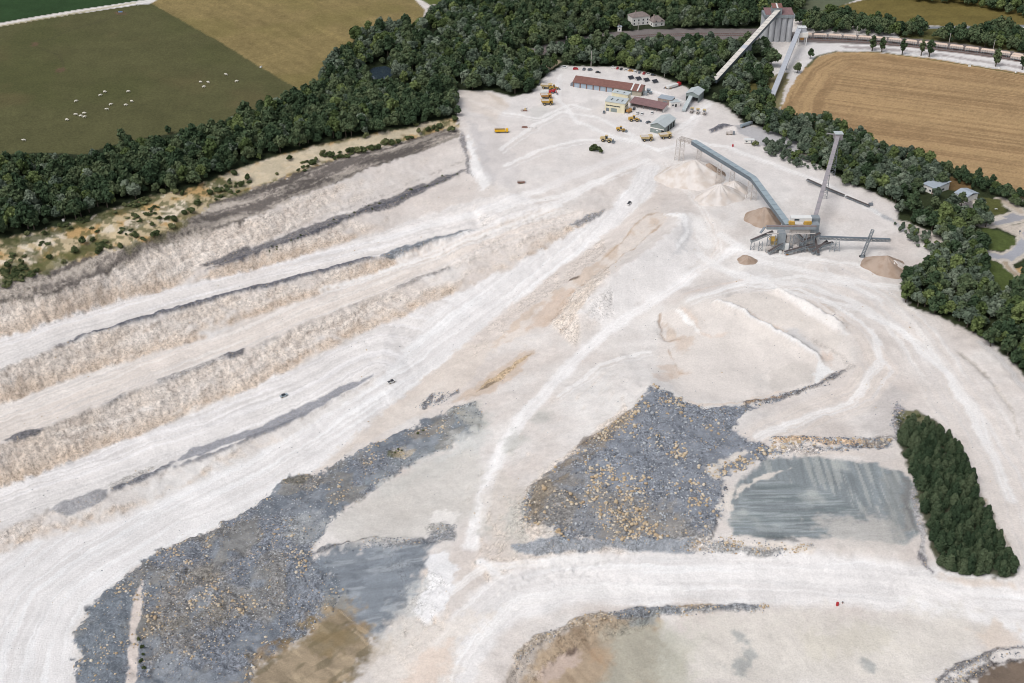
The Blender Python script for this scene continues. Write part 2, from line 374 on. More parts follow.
strip([(476,392),(500,379)], 1.6, (120,108,98), .7)
paint(P([(416,385),(466,345),(500,340),(470,380),(430,410),(370,440),(306,478)], 2, 4), (219, 208, 198), .6)
for q in ([(424,401),(430,394),(434,396),(428,408),(423,408)], [(437,402),(442,393),(445,396),(438,403)], [(446,396),(455,391),(457,394),(447,398)]):
    m = P(q, .6, 1.2); paint(m, (112, 114, 122), .85); ROCK = np.maximum(ROCK, m)
# pale dump slope, tracks through the middle
dump = mask(np.concatenate([L[16], L[17][::-1]]), 2, 3); rr = fbm((FX*.9+FY*.4)*.25, (FY*.9-FX*.4)*.03, 77, 3)
paint(dump, (234, 230, 228), .85); tint(1+.12*(rr-.5), dump)
paint(P([(682,214),(692,218),(694,236),(684,250),(672,256),(680,236)], 1.5, 3), (210, 208, 208), .7); paint(P([(690,214),(706,222),(716,240),(708,252),(698,240)], 2, 2), (238, 235, 233), .7)  # grey flank: slope shading of the dump painted into the colour
strip([(700,213),(712,222),(719,240),(712,258),(690,278),(668,292)], 2.4, (214, 200, 190), .6, rock=0); strip([(664,214),(684,216),(688,232),(676,250)], 4, (243,241,240), .8, rock=0)  # second strip whitens the crest to strengthen the painted slope shading
def track(px, w, col=(240, 237, 236), k=.8, amp=.06, soft=1.5):
    l2 = world_poly(px); D, S = along(l2)
    m = sstep(-soft, soft, w/2-np.abs(D)+1.6*(N3-.5)); u = fbm(D*.9, S*.015, 81, 3)
    paint(m, col, k*(1), .04); tint(1+amp*2*(u-.5), m)
    rut = np.exp(-((np.abs(D)-w*.2)/.6)**2); paint(m*rut, (246, 244, 243), .5)
    global HAUL
    HAUL = np.maximum(HAUL, sstep(-.3, .3, w/2-np.abs(D))); return m
track([(738,247),(700,270),(672,290),(637,311),(610,330),(585,350),(552,385),(525,412),(500,450),(486,490),(477,525),(470,545)], 8)
track([(767,275),(720,290),(690,300)], 6, k=.5)
track([(660,160),(690,195),(712,225),(720,250),(705,270)], 7, (230,222,216), k=.5)
track([(640,150),(600,165),(540,190),(500,205),(440,222),(380,240)], 9, k=.6)
track([(640,158),(600,182),(560,202),(520,214),(470,233),(400,258)], 6, k=.5)
track([(720,90),(700,110),(690,128),(672,150)], 8, (238,235,233), k=.7)
track([(480,560),(500,577),(525,584)], 3, (246,244,244), k=.8)
# broad pale roads at the bottom
rd = [(1060,600),(1000,598),(940,592),(860,583),(780,580),(700,578),(620,578),(560,583),(510,597),(475,625),(450,660),(435,720)]
RD = world_poly(rd); D_, S_ = along(RD); rm = sstep(-3, 3, 13-np.abs(D_)+5*(N2-.5)+2*(N3-.5)); streaks(rm, RD, (233, 230, 229), .3, .07, .9, (242, 241, 241), .4)
HAUL = np.maximum(HAUL, sstep(-.5, .5, 12-np.abs(D_)))
rd2 = world_poly([(1060,650),(1000,622),(940,600),(900,590)]); D_, S_ = along(rd2); streaks(sstep(-2, 2, 5-np.abs(D_)+3*(N3-.5)), rd2, (236, 232, 230), .4, .06, .7)
rr2 = world_poly([(1040,560),(1005,470),(960,400),(920,340),(880,300),(830,270)]); D_, S_ = along(rr2); streaks(sstep(-5, 5, 17-np.abs(D_)+8*(N2-.5)), rr2, (228, 220, 214), .35, .05, .7, (238, 234, 231))
sw = world_poly([(760,440),(820,410),(860,395),(880,370),(850,330),(800,295)]); D_, S_ = along(sw); streaks(sstep(-4, 4, 12-np.abs(D_)+6*(N2-.5)), sw, (226, 216, 208), .4, .07, .6, (236, 231, 228))
track([(980,342),(1000,358),(1020,382),(1035,400)], 3.5, (176,170,168), .9)
strip([(955,350),(968,360),(980,370),(993,380)], 2.2, (172,165,158), .8, rock=.2)
strip([(993,381),(1004,396),(1012,412),(1020,440)], 1.8, (196,188,180), .7, rock=.2)
track([(895,222),(918,230),(935,238),(955,246)], 7, (206,196,186), .8)
# round terraced heap
heap = mask(np.concatenate([L[18], L[19][::-1]]), 2, 3); paint(heap, (220, 214, 209), .75); tint(1+.12*(fbm(FX*.3, FY*.05, 84, 3)-.5), heap)
paint(P([(715.0,300.5),(771.2,286.4),(804.0,305.2),(850.9,330.9),(850.9,356.7),(834.5,375.5),(780.6,401.2),(686.9,401.2),(654.1,373.1),(661.1,316.9),(682.2,305.2)], 2, 3), (224, 216, 210), .7)
paint(P([(722.0,302.8),(745.5,316.9),(780.6,326.2),(799.4,326.2),(818.1,347.3),(820.5,361.4),(801.7,352.0),(771.2,332.1),(743.1,315.7)], 1.2, 2), (207, 204, 203), .85)  # shaded side of the ridge, its shade painted in as grey
paint(P([(719.7,299.3),(743.1,291.1),(771.2,293.4),(804.0,314.5),(839.2,335.6),(839.2,354.4),(818.1,345.0),(790.0,326.2),(757.2,314.5)], 1.2, 2), (218, 210, 203), .85)
paint(P([(771.2,288.7),(790.0,288.7),(808.7,305.2),(843.9,329.8),(846.2,334.4),(836.9,332.8),(804.0,312.2)], 1, 1.5), (236, 232, 229), .85)
paint(P([(771.2,370.8),(790.0,360.2),(813.4,363.7),(813.4,377.8),(790.0,387.2),(768.9,389.5),(766.6,380.1)], 1.2, 3), (209, 202, 196), .85)
paint(P([(818.1,361.4),(835.7,371.9),(827.5,376.6),(812.3,383.7),(814.6,373.1)], .8, 1.5), (238, 237, 236), .9)
paint(P([(752.5,375.5),(766.6,368.4),(767.7,389.5),(752.5,387.2)], 1.2, 3), (214, 208, 203), .6)
paint(P([(663.4,322.7),(670.5,323.9),(678.7,338.0),(675.2,341.5),(668.1,335.6)], 1, 3), (204, 187, 172), .7)
paint(P([(651.7,373.1),(665.8,370.8),(670.5,377.8),(658.7,382.5)], 1.2, 3), (212, 196, 184), .6)
paint(P([(822.8,350.9),(836.9,352.0),(832.2,363.7),(820.5,359.1)], 1.2, 3), (216, 196, 182), .6)
strip([(710.3,302.8),(738.4,313.4),(771.2,331.4),(804.0,350.9),(822.8,363.7),(834.5,371.2)], 2.2, (242, 240, 239), 0.85, rock=0)  # bright crest line painted in beside the slope with painted shade
strip([(722.0,302.8),(745.5,312.2),(771.2,322.7),(787.6,328.6)], 1.6, (204, 186, 172), 0.75, rock=0)
strip([(780.6,284.5),(804.0,293.4),(822.8,302.8),(841.5,316.9),(850.9,328.1)], 1.6, (204, 190, 178), 0.8, rock=0)
strip([(658.7,314.5),(659.9,326.2),(665.8,336.8),(671.6,340.8),(678.7,339.8)], 1.2, (186, 166, 150), 0.85, rock=0)
strip([(669.3,348.5),(670.9,359.1),(675.2,368.4),(680.3,373.6),(688.0,373.1)], 1.0, (190, 170, 152), 0.8, rock=0)
strip([(682.2,305.2),(692.7,316.9),(700.9,331.4),(710.3,336.8),(729.1,331.4)], 2.6, (220, 202, 188), 0.6, rock=0)
strip([(675.2,308.7),(686.9,318.0),(698.6,329.8),(702.8,333.7)], 2.2, (240, 238, 236), 0.8, rock=0)
strip([(686.9,305.2),(700.9,316.9),(708.0,328.6)], 2, (212, 204, 198), 0.6, rock=0)
strip([(677.5,397.7),(705.6,404.8),(724.4,404.1),(745.5,400.1),(780.6,391.9)], 2.4, (224, 208, 194), 0.7, rock=0)
strip([(682.2,295.8),(710.3,286.4),(745.5,279.4),(780.6,284.1)], 2, (220, 204, 192), 0.5, rock=0)
strip([(719.7,298.1),(738.4,292.3),(752.5,289.9),(778.3,284.5)], 1.2, (198, 192, 188), 0.7, rock=0)
strip([(735,404),(767,401),(778,399),(805,389),(835,377),(845,370)], 3.0, (124,122,124), .9, rock=1)
strip([(740,405),(767,400),(778,398)], 1.3, (196,158,112), .7, rock=1)
strip([(845,370),(853,364),(835,350),(800,335)], 2, (186,178,172), .5, rock=.3)
for q in ([(680,335),(692,338),(690,350),(672,352)], [(655,366),(668,365),(690,374),(672,378)]): paint(P(q, 1.5, 3), (208, 186, 168), .5)

# yard
yard = P([(462,88),(500,92),(530,92),(545,78),(560,68),(620,66),(680,84),(720,105),(768,128),(850,165),(905,220),(880,240),(820,200),(760,190),(700,150),(640,170),(560,190),(500,190),(475,160),(462,120)], 4, 4)
paint(yard, (228, 222, 219), .6); paint(yard*sstep(.55, .75, N2), (208, 203, 200), .5)
paint(P([(477,150),(480,130),(500,128),(510,150),(520,172),(510,190),(488,178)], 2, 4), (200, 195, 194), .5)
paint(P([(485,95),(500,98),(497,125),(486,118),(470,100)], 3, 3), (206,196,186), .35)
strip([(712,133),(715,130),(720,127.5),(728,126),(736,127),(742,130)], 4.6, (108,108,116), .95)
paint(P([(735,126),(770,138),(800,150),(815,158),(800,160),(765,146),(740,134)], 2, 2), (168, 168, 172), .8)
paint(P([(768,128),(800,140),(808,152),(795,150),(766,138)], 1.5, 2), (196,188,182), .5)
strip([(806,181),(843,196)], 3.2, (120,116,116), .5, rock=.2); strip([(868,207),(895,222),(930,240)], 4, (172,174,178), .8, rock=.2)
paint(P([(530,108),(545,106),(552,118),(530,120)], 2, 3), (206, 204, 200), .6)
paint(P([(670,100),(690,92),(702,100),(690,112),(676,112)], 2, 2), (186,182,184), .6)

for q, w in (([(500,150),(530,128),(560,112),(600,118),(640,140)], 4), ([(505,165),(540,150),(580,140),(630,138),(660,150)], 4), ([(470,100),(500,112),(540,118),(570,104),(590,110)], 4), ([(560,75),(555,95),(575,120),(610,135),(650,146)], 4), ([(640,140),(680,128),(700,112),(710,104)], 5), ([(640,88),(665,95),(690,104)], 4),
    ([(660,150),(690,140),(730,148),(780,166),(830,186),(880,214)], 5), ([(720,235),(760,260),(810,272),(870,284),(930,290)], 6), ([(700,255),(745,278),(810,286),(870,310),(930,350),(980,420),(1010,500)], 6), ([(730,270),(790,292),(850,306),(900,330),(945,372),(985,440)], 4), ([(735,250),(790,258),(850,262),(900,276)], 4),
    ([(560,205),(520,222),(470,240),(400,265),(320,290)], 3), ([(500,210),(560,196),(610,176),(648,160)], 5), ([(755,436),(800,420),(850,400),(880,360),(870,330)], 4), ([(880,300),(850,284),(800,276),(750,282)], 4), ([(690,300),(740,285),(800,290),(850,312),(880,345)], 3), ([(530,400),(505,440),(488,480),(470,530)], 3), ([(560,395),(600,365),(650,352)], 4), ([(440,600),(480,570),(530,562),(600,558)], 5), ([(480,640),(520,600),(580,590),(680,588)], 5), ([(900,600),(960,612),(1024,630)], 5)):
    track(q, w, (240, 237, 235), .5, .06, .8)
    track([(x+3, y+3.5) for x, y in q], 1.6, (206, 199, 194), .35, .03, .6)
strip([(460,130),(463,142),(467,156),(470,170),(476,178)], 4, (132,130,134), .8, rock=.7)
paint(P([(466,136),(473,140),(480,160),(490,184),(482,190),(472,172)], 1.5, 3), (240, 238, 237), .85); paint(P([(468,120),(476,124),(486,150),(496,186),(490,186),(476,152)], 1.5, 3), (196, 192, 192), .6)
paint(P([(456,92),(480,88),(500,95),(512,104),(496,118),(470,112)], 3, 3), (224, 212, 202), .6); paint(P([(488,92),(500,97),(508,106),(498,104)], 2, 2), (206, 192, 178), .6)
# stony heaps
def rubble(q, col, k=.95, rock=1.0, soft=1.0, rag=4.0, seed=0, var=.14):
    global ROCK
    m = P(q, soft, rag, seed); paint(m, col, k, var, N3); ROCK = np.maximum(ROCK*(1-m)+m*rock, 0); return m
CENTRE = [(652,384),(672,394),(690,403),(712,409),(734,406),(768,401),(778,400),(740,411),(734,420),(740,432),(752,441),(768,447),(795,448),(870,444),(890,440),(893,446),(818,451),(768,456),(740,470),(716,478),(728,490),(722,512),(707,537),(630,539),(562,538),(552,528),(524,520),(524,498),(557,464),(600,434),(632,410)]
c_m = rubble(CENTRE, (132, 138, 148))
rubble([(524,498),(557,470),(600,480),(690,520),(707,537),(562,538),(524,520)], (150, 142, 130), .55, 1, 5, 8)
rubble([(527,506),(540,480),(585,444),(632,408),(638,398),(630,420),(598,452),(560,482),(545,505),(540,525)], (150, 138, 122), .7, .6, 2, 3)
rubble([(586,436),(600,434),(585,446),(572,452)], (118,108,100), .7, .5, 1, 1)
LEFTR = [(476,401),(440,413),(418,424),(368,447),(323,470),(293,477),(256,505),(240,515),(205,534),(160,550),(132,573),(88,607),(77,630),(76,690),(76,740),(250,740),(256,667),(285,648),(313,632),(330,612),(345,590),(330,565),(311,554),(325,530),(340,510),(376,490),(403,467),(440,452),(480,432),(484,420)]
l_m = rubble(LEFTR, (122, 128, 138))
rubble([(150,585),(200,560),(230,570),(225,620),(180,660),(150,683),(140,640)], (140, 134, 126), .6, 1, 4, 8, 5)
rubble([(430,425),(470,405),(484,425),(450,447),(415,462),(385,476),(360,492),(345,500),(400,455)], (148, 154, 158), .75, .35, 3, 4)
rubble([(452,412),(468,413),(484,428),(474,430)], (176,164,138), .6, .2, 2, 2)
paint(P([(405,435),(425,428),(440,420),(432,436),(412,442)], 1, 2), (190, 166, 130), .6); paint(P([(388,452),(404,448),(402,455),(390,457)], .8, 1.5), (104, 104, 70), .7)
paint(P([(392,449),(414,448),(410,455),(396,457)], 1, 2), (204, 186, 160), .5)
rubble([(285,482),(293,476),(318,472),(300,485),(284,492)], (92, 92, 84), .7, 1, 1, 2)
# white path and shrubby strip in the left heap
hn = fbm(FX*.045, FY*.045, 160, 3); hn2 = fbm(FX*.09, FY*.09, 164, 3); both = np.maximum(c_m, l_m)
fines = sstep(.46, .58, hn*.5+hn2*.5)*both; ROCK *= 1-.75*fines
paint(fines*l_m, (116, 124, 133), .6, .08, N3); paint(l_m*sstep(.55, .66, hn2), (152, 157, 164), .6, .1, N3); paint(l_m*sstep(.57, .66, fbm(FX*.06+5, FY*.06, 168, 3)), (144, 137, 125), .45, .12, N3); paint(c_m*sstep(.58, .68, hn2), (150, 156, 166), .5, .1, N3)
paint(P([(486,418),(490,440),(450,470),(405,492),(372,502),(388,482),(430,458),(460,436)], 7, 8, 11), (206, 206, 203), .8); ROCK *= 1-.8*P([(486,418),(490,440),(450,470),(405,492),(372,502),(388,482),(430,458),(460,436)], 7, 8, 11)
paint(P([(285,520),(310,512),(325,522),(315,540),(292,545)], 4, 8, 12), (176, 178, 178), .6)
rubble([(88,607),(132,575),(137,586),(130,620),(122,683),(121,740),(80,740),(78,630)], (118,126,134), .6, .55, 1.5, 2)
paint(P([(137,588),(144,580),(140,600),(137,630),(134,683),(134,740),(122,740),(124,683),(129,640),(132,600)], .5, .8), (226, 214, 206), .95); ROCK *= 1-.9*P([(137,588),(144,580),(140,600),(137,630),(134,740),(122,740),(124,683),(129,640),(132,600)], .5, .5)
# smooth grey slope
gs_ = P([(311,554),(331,549),(376,541),(400,543),(428,538),(433,552),(424,572),(416,594),(396,620),(381,642),(360,650),(330,636),(316,616),(330,600),(322,575)], 4, 7)
paint(gs_, (126, 134, 143), .95, .1); paint(P([(395,610),(420,580),(440,560),(430,610),(400,640),(380,650)], 6, 12, 13), (204, 205, 204), .7); ROCK *= 1-.75*gs_; tint(1+.5*(fbm(FX*.06, FY*.4, 87, 4)-.5), gs_); paint(gs_*sstep(.55, .64, fbm(FX*.05, FY*.3+5, 88, 4)), (168, 174, 180), .6); paint(gs_*sstep(.57, .66, fbm(FX*.08+3, FY*.25, 89, 4)), (112, 118, 126), .6)
strip([(300,562),(325,549),(345,543),(376,540),(400,544),(428,540),(445,543)], 3, (98, 102, 110), .8, rock=.8)
rubble([(426,527),(436,524),(456,526),(454,542),(430,540)], (138,140,144), .85, .8, 1, 1.5)
strip([(427,528),(440,524),(456,527)], 1.8, (92,96,104), .9, rock=.8)
paint(P([(316,600),(345,598),(356,610),(330,618)], 2, 4), (172, 160, 136), .35)
# brown slope at the bottom edge
br = P([(240,690),(254,664),(280,646),(306,630),(314,616),(345,610),(366,636),(390,648),(372,660),(345,690),(345,740),(240,740)], 5, 8, 6)
paint(br, (152, 135, 110), .92, .2, N3); ROCK *= 1-.8*br; tint(1+.5*(fbm((FX+FY)*.2, (FX-FY)*.03, 90, 3)-.5)+.3*(fbm((FX*.4+FY)*.6, (FX-FY)*.05, 91, 2)-.5), br); paint(br*sstep(.56, .7, fbm((FX+FY)*.35, (FX-FY)*.05, 93, 3)), (190, 172, 146), .7); paint(br*sstep(.58, .7, fbm((FX-FY)*.12, (FX+FY)*.05, 94, 3)), (112, 104, 84), .6)
paint(br*sstep(.5, .65, fbm(FX*.1, FY*.1, 92, 3)), (164, 138, 102), .5)
paint(P([(300,640),(330,622),(356,640),(345,655),(318,655)], 2, 4), (128, 116, 88), .5)
paint(P([(257,651),(290,626),(288,632),(262,654),(250,664)], 1, 1.5), (148, 124, 92), .6)
# pale platform and apron
paint(P([(332,530),(345,512),(380,492),(410,470),(470,450),(486,470),(470,520),(430,536),(400,543),(350,543)], 3, 4), (208, 204, 198), .7)
paint(P([(420,590),(432,553),(445,552),(455,570),(446,610),(424,624),(414,612)], 1.2, 2), (234, 233, 234), .9)
paint(P([(430,513),(448,508),(462,514),(455,526),(432,524)], 1, 2), (238, 234, 230), .8)
paint(P([(380,642),(400,616),(430,624),(470,612),(500,612),(460,640),(450,690),(370,690),(366,660)], 4, 6), (222, 214, 206), .7)
paint(P([(400,690),(420,655),(450,640),(450,660),(436,690)], 3, 4), (222, 204, 190), .7)
paint(P([(480,500),(500,470),(530,490),(520,560),(500,550),(482,530)], 3, 5, 7), (212, 204, 196), .6)
for q in ([(498,440),(512,430),(530,440),(510,455)], [(510,500),(525,505),(524,545),(505,540)], [(484,522),(495,526),(492,536),(482,534)], [(440,410),(478,402),(490,425),(476,432)], [(534,410),(552,412),(548,420),(532,420)]):
    paint(P(q, 3, 5, 8), (184, 184, 178), .55)
# south edge of the central heap
m = strip([(522,547),(560,545),(600,544),(650,544),(690,545)], 5.5, (152, 158, 166), .9, rock=.4, taper=False)
m = rubble([(676,545),(700,536),(740,545),(790,550),(812,545),(770,556),(712,552)], (150, 150, 150), .9, .9, 1, 2)
paint(P([(690,541),(706,536),(716,541),(708,551),(688,549)], 1.2, 2), (214, 206, 200), .8)
paint(P([(744,542),(780,545),(813,548),(812,553),(766,549)], 1, 1.5), (222, 212, 202), .8)
# dried settling bed
slp = [(735,490),(742,480),(768,459),(818,457),(875,464),(902,470),(914,482),(920,500),(918,530),(905,545),(870,540),(813,540),(768,540),(735,536),(727,512)]
sl_m = P(slp, 1.2, 1.8); wv = fbm(FX*.06, FY*1.1, 95, 3); wv2 = fbm(FX*.7, FY*.06, 97, 3)
paint(sl_m, (134, 142, 146), .96, .08); ROCK *= 1-.85*sl_m
lowp = sstep(.4, .6, (signed(world_poly([(727,512),(768,478),(830,490),(860,512),(900,530),(860,560),(700,560)]))/10+.5))
tint(1+.75*(wv-.5), sl_m*lowp); tint(1+.6*(wv2-.5), sl_m*(1-lowp)); paint(sl_m*lowp*sstep(.54, .62, fbm(FX*.05, FY*.9, 96, 3)), (178, 185, 186), .45); paint(sl_m*lowp*sstep(.57, .64, fbm(FX*.04+7, FY*.8, 98, 3)), (118, 128, 130), .6); paint(sl_m*(1-lowp)*sstep(.54, .62, fbm(FX*.6, FY*.05, 100, 3)), (188, 190, 186), .5)
paint(sl_m*sstep(.55, .7, N1*.3+N2*.7), (190, 192, 188), .6)
paint(P([(812,520),(870,515),(905,530),(900,552),(840,552)], 4, 6), (208, 202, 196), .65)
paint(P([(904,478),(912,480),(914,530),(903,530)], 1.5, 2), (122, 116, 112), .5)
paint(P([(880,470),(900,472),(905,540),(892,545)], 2, 3), (150,152,150), .5)
strip([(760,537),(780,540),(800,543)], 2, (104, 108, 110), .7, rock=.2)
strip([(912,482),(919,500),(920,530),(926,560),(932,575)], 4, (172,170,172), .8, rock=.6)
strip([(921,552),(926,565),(932,575)], 2.5, (116,114,120), .8, rock=.8)
for q in ([(737,490),(765,474),(790,468),(776,476),(752,486),(738,500)], [(704,467),(745,450),(748,453),(718,470),(716,480),(708,474)], [(728,492),(738,488),(732,512),(722,512),(715,510)]):
    paint(P(q, .8, 1.5), (226, 218, 210), .9); ROCK *= 1-.8*P(q, .8, 1.5)
paint(P([(775,446),(850,449),(862,454),(800,455),(770,452)], 1, 2), (218,208,200), .8)
strip([(770,441),(800,439),(830,441),(860,444),(885,444)], 5, (196,166,132), .8, rock=1)
strip([(860,446),(880,440),(895,436)], 5, (150,146,142), .7, rock=1)
gq = P([(858,425),(880,392),(895,384),(905,396),(898,420),(896,440),(884,438),(870,430)], 3, 4); paint(gq, (196, 190, 187), .75); tint(1+.25*(fbm((FX*.5-FY*.87)*.5, (FX*.87+FY*.5)*.03, 99, 3)-.5), gq)
strip([(897,404),(901,412),(899,425),(896,438),(890,436)], 5, (146,144,150), .7, rock=.8)
rubble([(535,357),(545,350),(558,352),(552,362)], (190,156,112), 0, 0)
# basin at the bottom
bas = P([(505,690),(512,667),(530,648),(545,637),(587,620),(625,613),(662,611),(664,640),(690,650),(680,690),(690,740),(500,740)], 1.5, 2)
paint(bas, (172, 152, 128), .92, .16, N3); paint(bas*sstep(.55, .66, fbm((FX*.8+FY*.6)*.5, (FX*.6-FY*.8)*.06, 103, 3)), (186, 166, 142), .6); paint(bas*sstep(.56, .66, fbm((FX*.8+FY*.6)*.4+9, (FX*.6-FY*.8)*.05, 104, 3)), (136, 116, 96), .5); tint(1+.4*(fbm((FX*.8+FY*.6)*.35, (FX*.6-FY*.8)*.04, 101, 3)-.5), bas)
paint(P([(600,625),(655,617),(668,628),(690,645),(690,690),(605,690),(606,650)], 5, 5, 9), (176, 174, 162), .8)
paint(P([(585,650),(610,648),(606,668),(592,664)], 1.5, 3), (182, 152, 122), .4)
paint(P([(540,668),(560,655),(580,650),(586,660),(560,676),(545,683)], 1.5, 3), (196, 178, 168), .8)
paint(P([(568,650),(578,648),(576,656),(567,656)], .8, 1.5), (100, 84, 76), .8)
paint(P([(512,668),(530,642),(560,630),(545,650),(520,690),(505,690)], 2, 3), (206, 200, 196), .6)
paint(P([(625,618),(655,614),(654,626),(628,628)], 1.5, 2), (132,140,144), .7)
strip([(513,668),(528,648),(545,637),(570,626),(600,616),(625,612)], 4, (176,164,150), .85, rock=1)
strip([(608,615),(640,611),(670,612),(700,609),(730,609),(770,607)], 4.2, (120,126,134), .9, rock=1)
strip([(680,608),(700,606),(716,605)], 2, (196,172,140), .6, rock=.5)
paint(P([(690,618),(800,612),(960,612),(1000,630),(960,660),(900,690),(690,690),(680,650)], 8, 8), (218, 212, 204), .8)
paint(P([(660,618),(700,640),(690,690),(660,690)], 6, 6), (196, 194, 182), .6)
for q in ([(728,664),(748,652),(758,656),(748,672),(736,676)], [(866,660),(876,664),(872,672)], [(736,634),(746,632),(742,642)]):
    paint(P(q, 2, 4), (156, 160, 160), .7)
paint(P([(800,630),(880,626),(900,650),(850,660),(810,650)], 5, 8, 10), (204, 198, 184), .5)
paint(P([(975,632),(1000,622),(1024,640),(1010,650),(985,650)], 3, 4), (224, 208, 194), .6)
strip([(930,688),(950,672),(973,662),(985,655),(1004,650),(1030,646)], 3.2, (128,126,128), .85, rock=1)
rubble([(930,690),(955,676),(970,672),(985,660),(975,676),(968,690)], (150,146,144), .8, .9)
bc = P([(968,690),(988,668),(1024,660),(1070,650),(1110,740),(960,740)], 1, 2); paint(bc, (116, 100, 86), .95, .2, N3)
strip([(966,685),(986,667),(1024,659)], 2, (90,86,86), .8, rock=1)
# ground under the pine block
pin = P([(898,416),(920,412),(936,422),(960,452),(988,512),(1018,572),(1012,578),(942,572),(930,545),(922,512),(908,462),(898,442)], 1, 1.5); paint(pin, (74, 78, 56), .95, .2, N3)
paint(P([(902,416),(920,413),(926,420),(915,432),(903,430)], 1, 2), (128, 126, 96), .7)
strip([(950,435),(968,470),(985,500),(1005,540),(1018,566)], 1.6, (176,160,140), .6, rock=.4)
paint(P([(940,574),(980,578),(1016,580),(1016,586),(980,586),(938,580)], 1.5, 2), (216, 202, 190), .7)

# ------------------------------------------------------------------ fields, woods, roads beyond the pit
def zone(q, soft=.8, rag=.6): return P(q, soft, rag)
woodL = [(-80,170),(0,152),(37,151),(85,154),(120,142),(170,134),(220,120),(262,98),(306,88),(321,78),(329,58),(346,50),(360,26),(380,20),(406,20),(424,23),(430,8),(445,0),(452,-12),(470,-12),(800,-12),(800,8),(770,34),(768,128),(745,122),(725,104),(702,97),(684,85),(652,73),(620,66),(587,66),(562,65),(545,74),(530,92),(512,96),(493,90),(470,90),(450,88),(455,116),(436,120),(406,127),(343,138),(271,156),(225,172),(185,190),(150,195),(88,216),(37,231),(0,238),(-80,256)]
wd = P(woodL, 1.5, 2, 0, 1.5); paint(wd, (48, 56, 38), 1, .25, N3)
woodR = [(740,108),(768,114),(795,118),(828,122),(878,148),(945,168),(1003,192),(1030,204),(1100,215),(1100,420),(1050,390),(1024,374),(990,341),(940,316),(908,306),(904,286),(923,273),(943,258),(898,222),(898,205),(875,192),(843,181),(805,158),(768,130)]
wr = P(woodR, 1.2, 1.5, 0, .3); paint(wr, (56, 64, 42), 1, .25, N3)
hole = np.maximum(P([(735,124),(768,128.5),(795,140),(809,150),(806,156),(796,154),(768,143),(740,134)], .8, .8), P([(893,219),(918,227),(940,236),(955,244),(950,250),(935,246),(914,236),(896,227)], .8, .8))
paint(hole, (188, 186, 188), .95); paint(P([(796,142),(809,150),(812,158),(800,155)], 1, 1), (206, 194, 180), .8); paint(P([(893,219),(918,227),(940,236),(955,244),(950,250),(914,236)], .8, 1), (208, 198, 188), .9)
PAST = [(-300,200),(-300,40),(0,27),(70,15),(152,3),(262,68),(306,92),(262,108),(220,122),(170,134),(120,142),(85,154),(37,152),(0,154)]
pasture = P(PAST, .7, .5, 0, 1.0); paint(pasture, (92, 91, 61), 1, .12, N2); tint(1+.22*(fbm(FX*.9, FY*.3, 111, 2)-.5), pasture)
paint(pasture*sstep(.5, .75, N1), (82, 86, 52), .5); paint(pasture*sstep(.55, .8, fbm(FX*.02, FY*.02, 110, 3)), (104, 94, 66), .5)
for q in ([(58,67),(66,67),(66,72),(58,72)], [(33,42),(40,43),(39,47),(33,46)], [(116,12),(124,12),(125,15),(116,15)]): paint(P(q, 1.5, 3), (122, 92, 80), .55)
strip([(30,44),(60,55),(64,68),(58,72),(75,68)], 2, (78,72,54), .35, rock=0); strip([(40,44),(70,30),(110,18),(140,8)], 6, (76,72,54), .25, rock=0)
HAY = [(152,3),(165,-8),(200,-45),(420,-45),(400,-14),(424,10),(421,25),(406,24),(380,24),(363,28),(356,34),(346,54),(333,52),(329,66),(321,84),(306,92)]
hay = P(HAY, .7, .5, 0, 1.0); Dh, Sh = along(world_poly([(150,1),(306,92)]), maxd=600)
paint(hay, (140, 124, 84), 1, .1); tint(1+.34*(fbm(Dh*.2, Sh*.012, 113, 3)-.5)+.25*(N3-.5)+.3*(fbm(FX*.5, FY*.5, 114, 2)-.5), hay); paint(hay*sstep(.5, .7, fbm(FX*.015, FY*.015, 115, 3)), (126, 116, 72), .6)
CROP = [(-300,34),(-300,-45),(210,-45),(150,-1),(70,11),(0,23)]
crop = P(CROP, .6, .3); paint(crop, (50, 74, 44), 1, .12); tint(1+.2*(N3-.5), crop)
PATH = np.zeros(FX.size)
D_, S_ = along(world_poly([(-60,36),(0,26),(70,14),(150,0),(190,-14)])); pm = sstep(-.7, .7, 1.7-np.abs(D_)); paint(pm, (176, 166, 132), .95); PATH = np.maximum(PATH, pm)
paint(P([(135,2),(150,-1),(158,0),(150,4),(138,5)], .6, .5), (222, 218, 216), .8)
paint(P([(404,-10),(430,5),(455,3),(455,-45),(420,-45)], 1, 1), (96, 104, 56), 1, .15, N3)
STUB = [(780,116),(781,112),(787,96),(795,82),(806,67),(818,57),(836,52),(856,50),(880,52),(930,56),(980,66),(1030,74),(1110,90),(1300,130),(1300,330),(1100,232),(1030,202),(1003,190),(945,168),(908,156),(878,144),(850,136),(838,130),(800,118)]
stub = P(STUB, .5, .3, 0, 1.0); l2 = world_poly([(780,116),(787,96),(806,67),(830,54),(880,52),(980,66),(1110,90)]); Ds, Ss = along(l2, maxd=900)
row = world_poly([(838,67),(1024,90)]); dr = (row[1]-row[0])/np.hypot(*(row[1]-row[0])); Dr = -(FX-row[0][0])*dr[1]+(FY-row[0][1])*dr[0]; Sr = (FX-row[0][0])*dr[0]+(FY-row[0][1])*dr[1]
head = sstep(34, 22, np.abs(Ds)); u = fbm(Dr*.17, Sr*.004, 117, 2)*.5+fbm(Dr*.42, Sr*.008, 118, 2)*.5; uh = fbm(Ds*.3, Ss*.008, 119, 2)
uu = u*(1-head)+uh*head
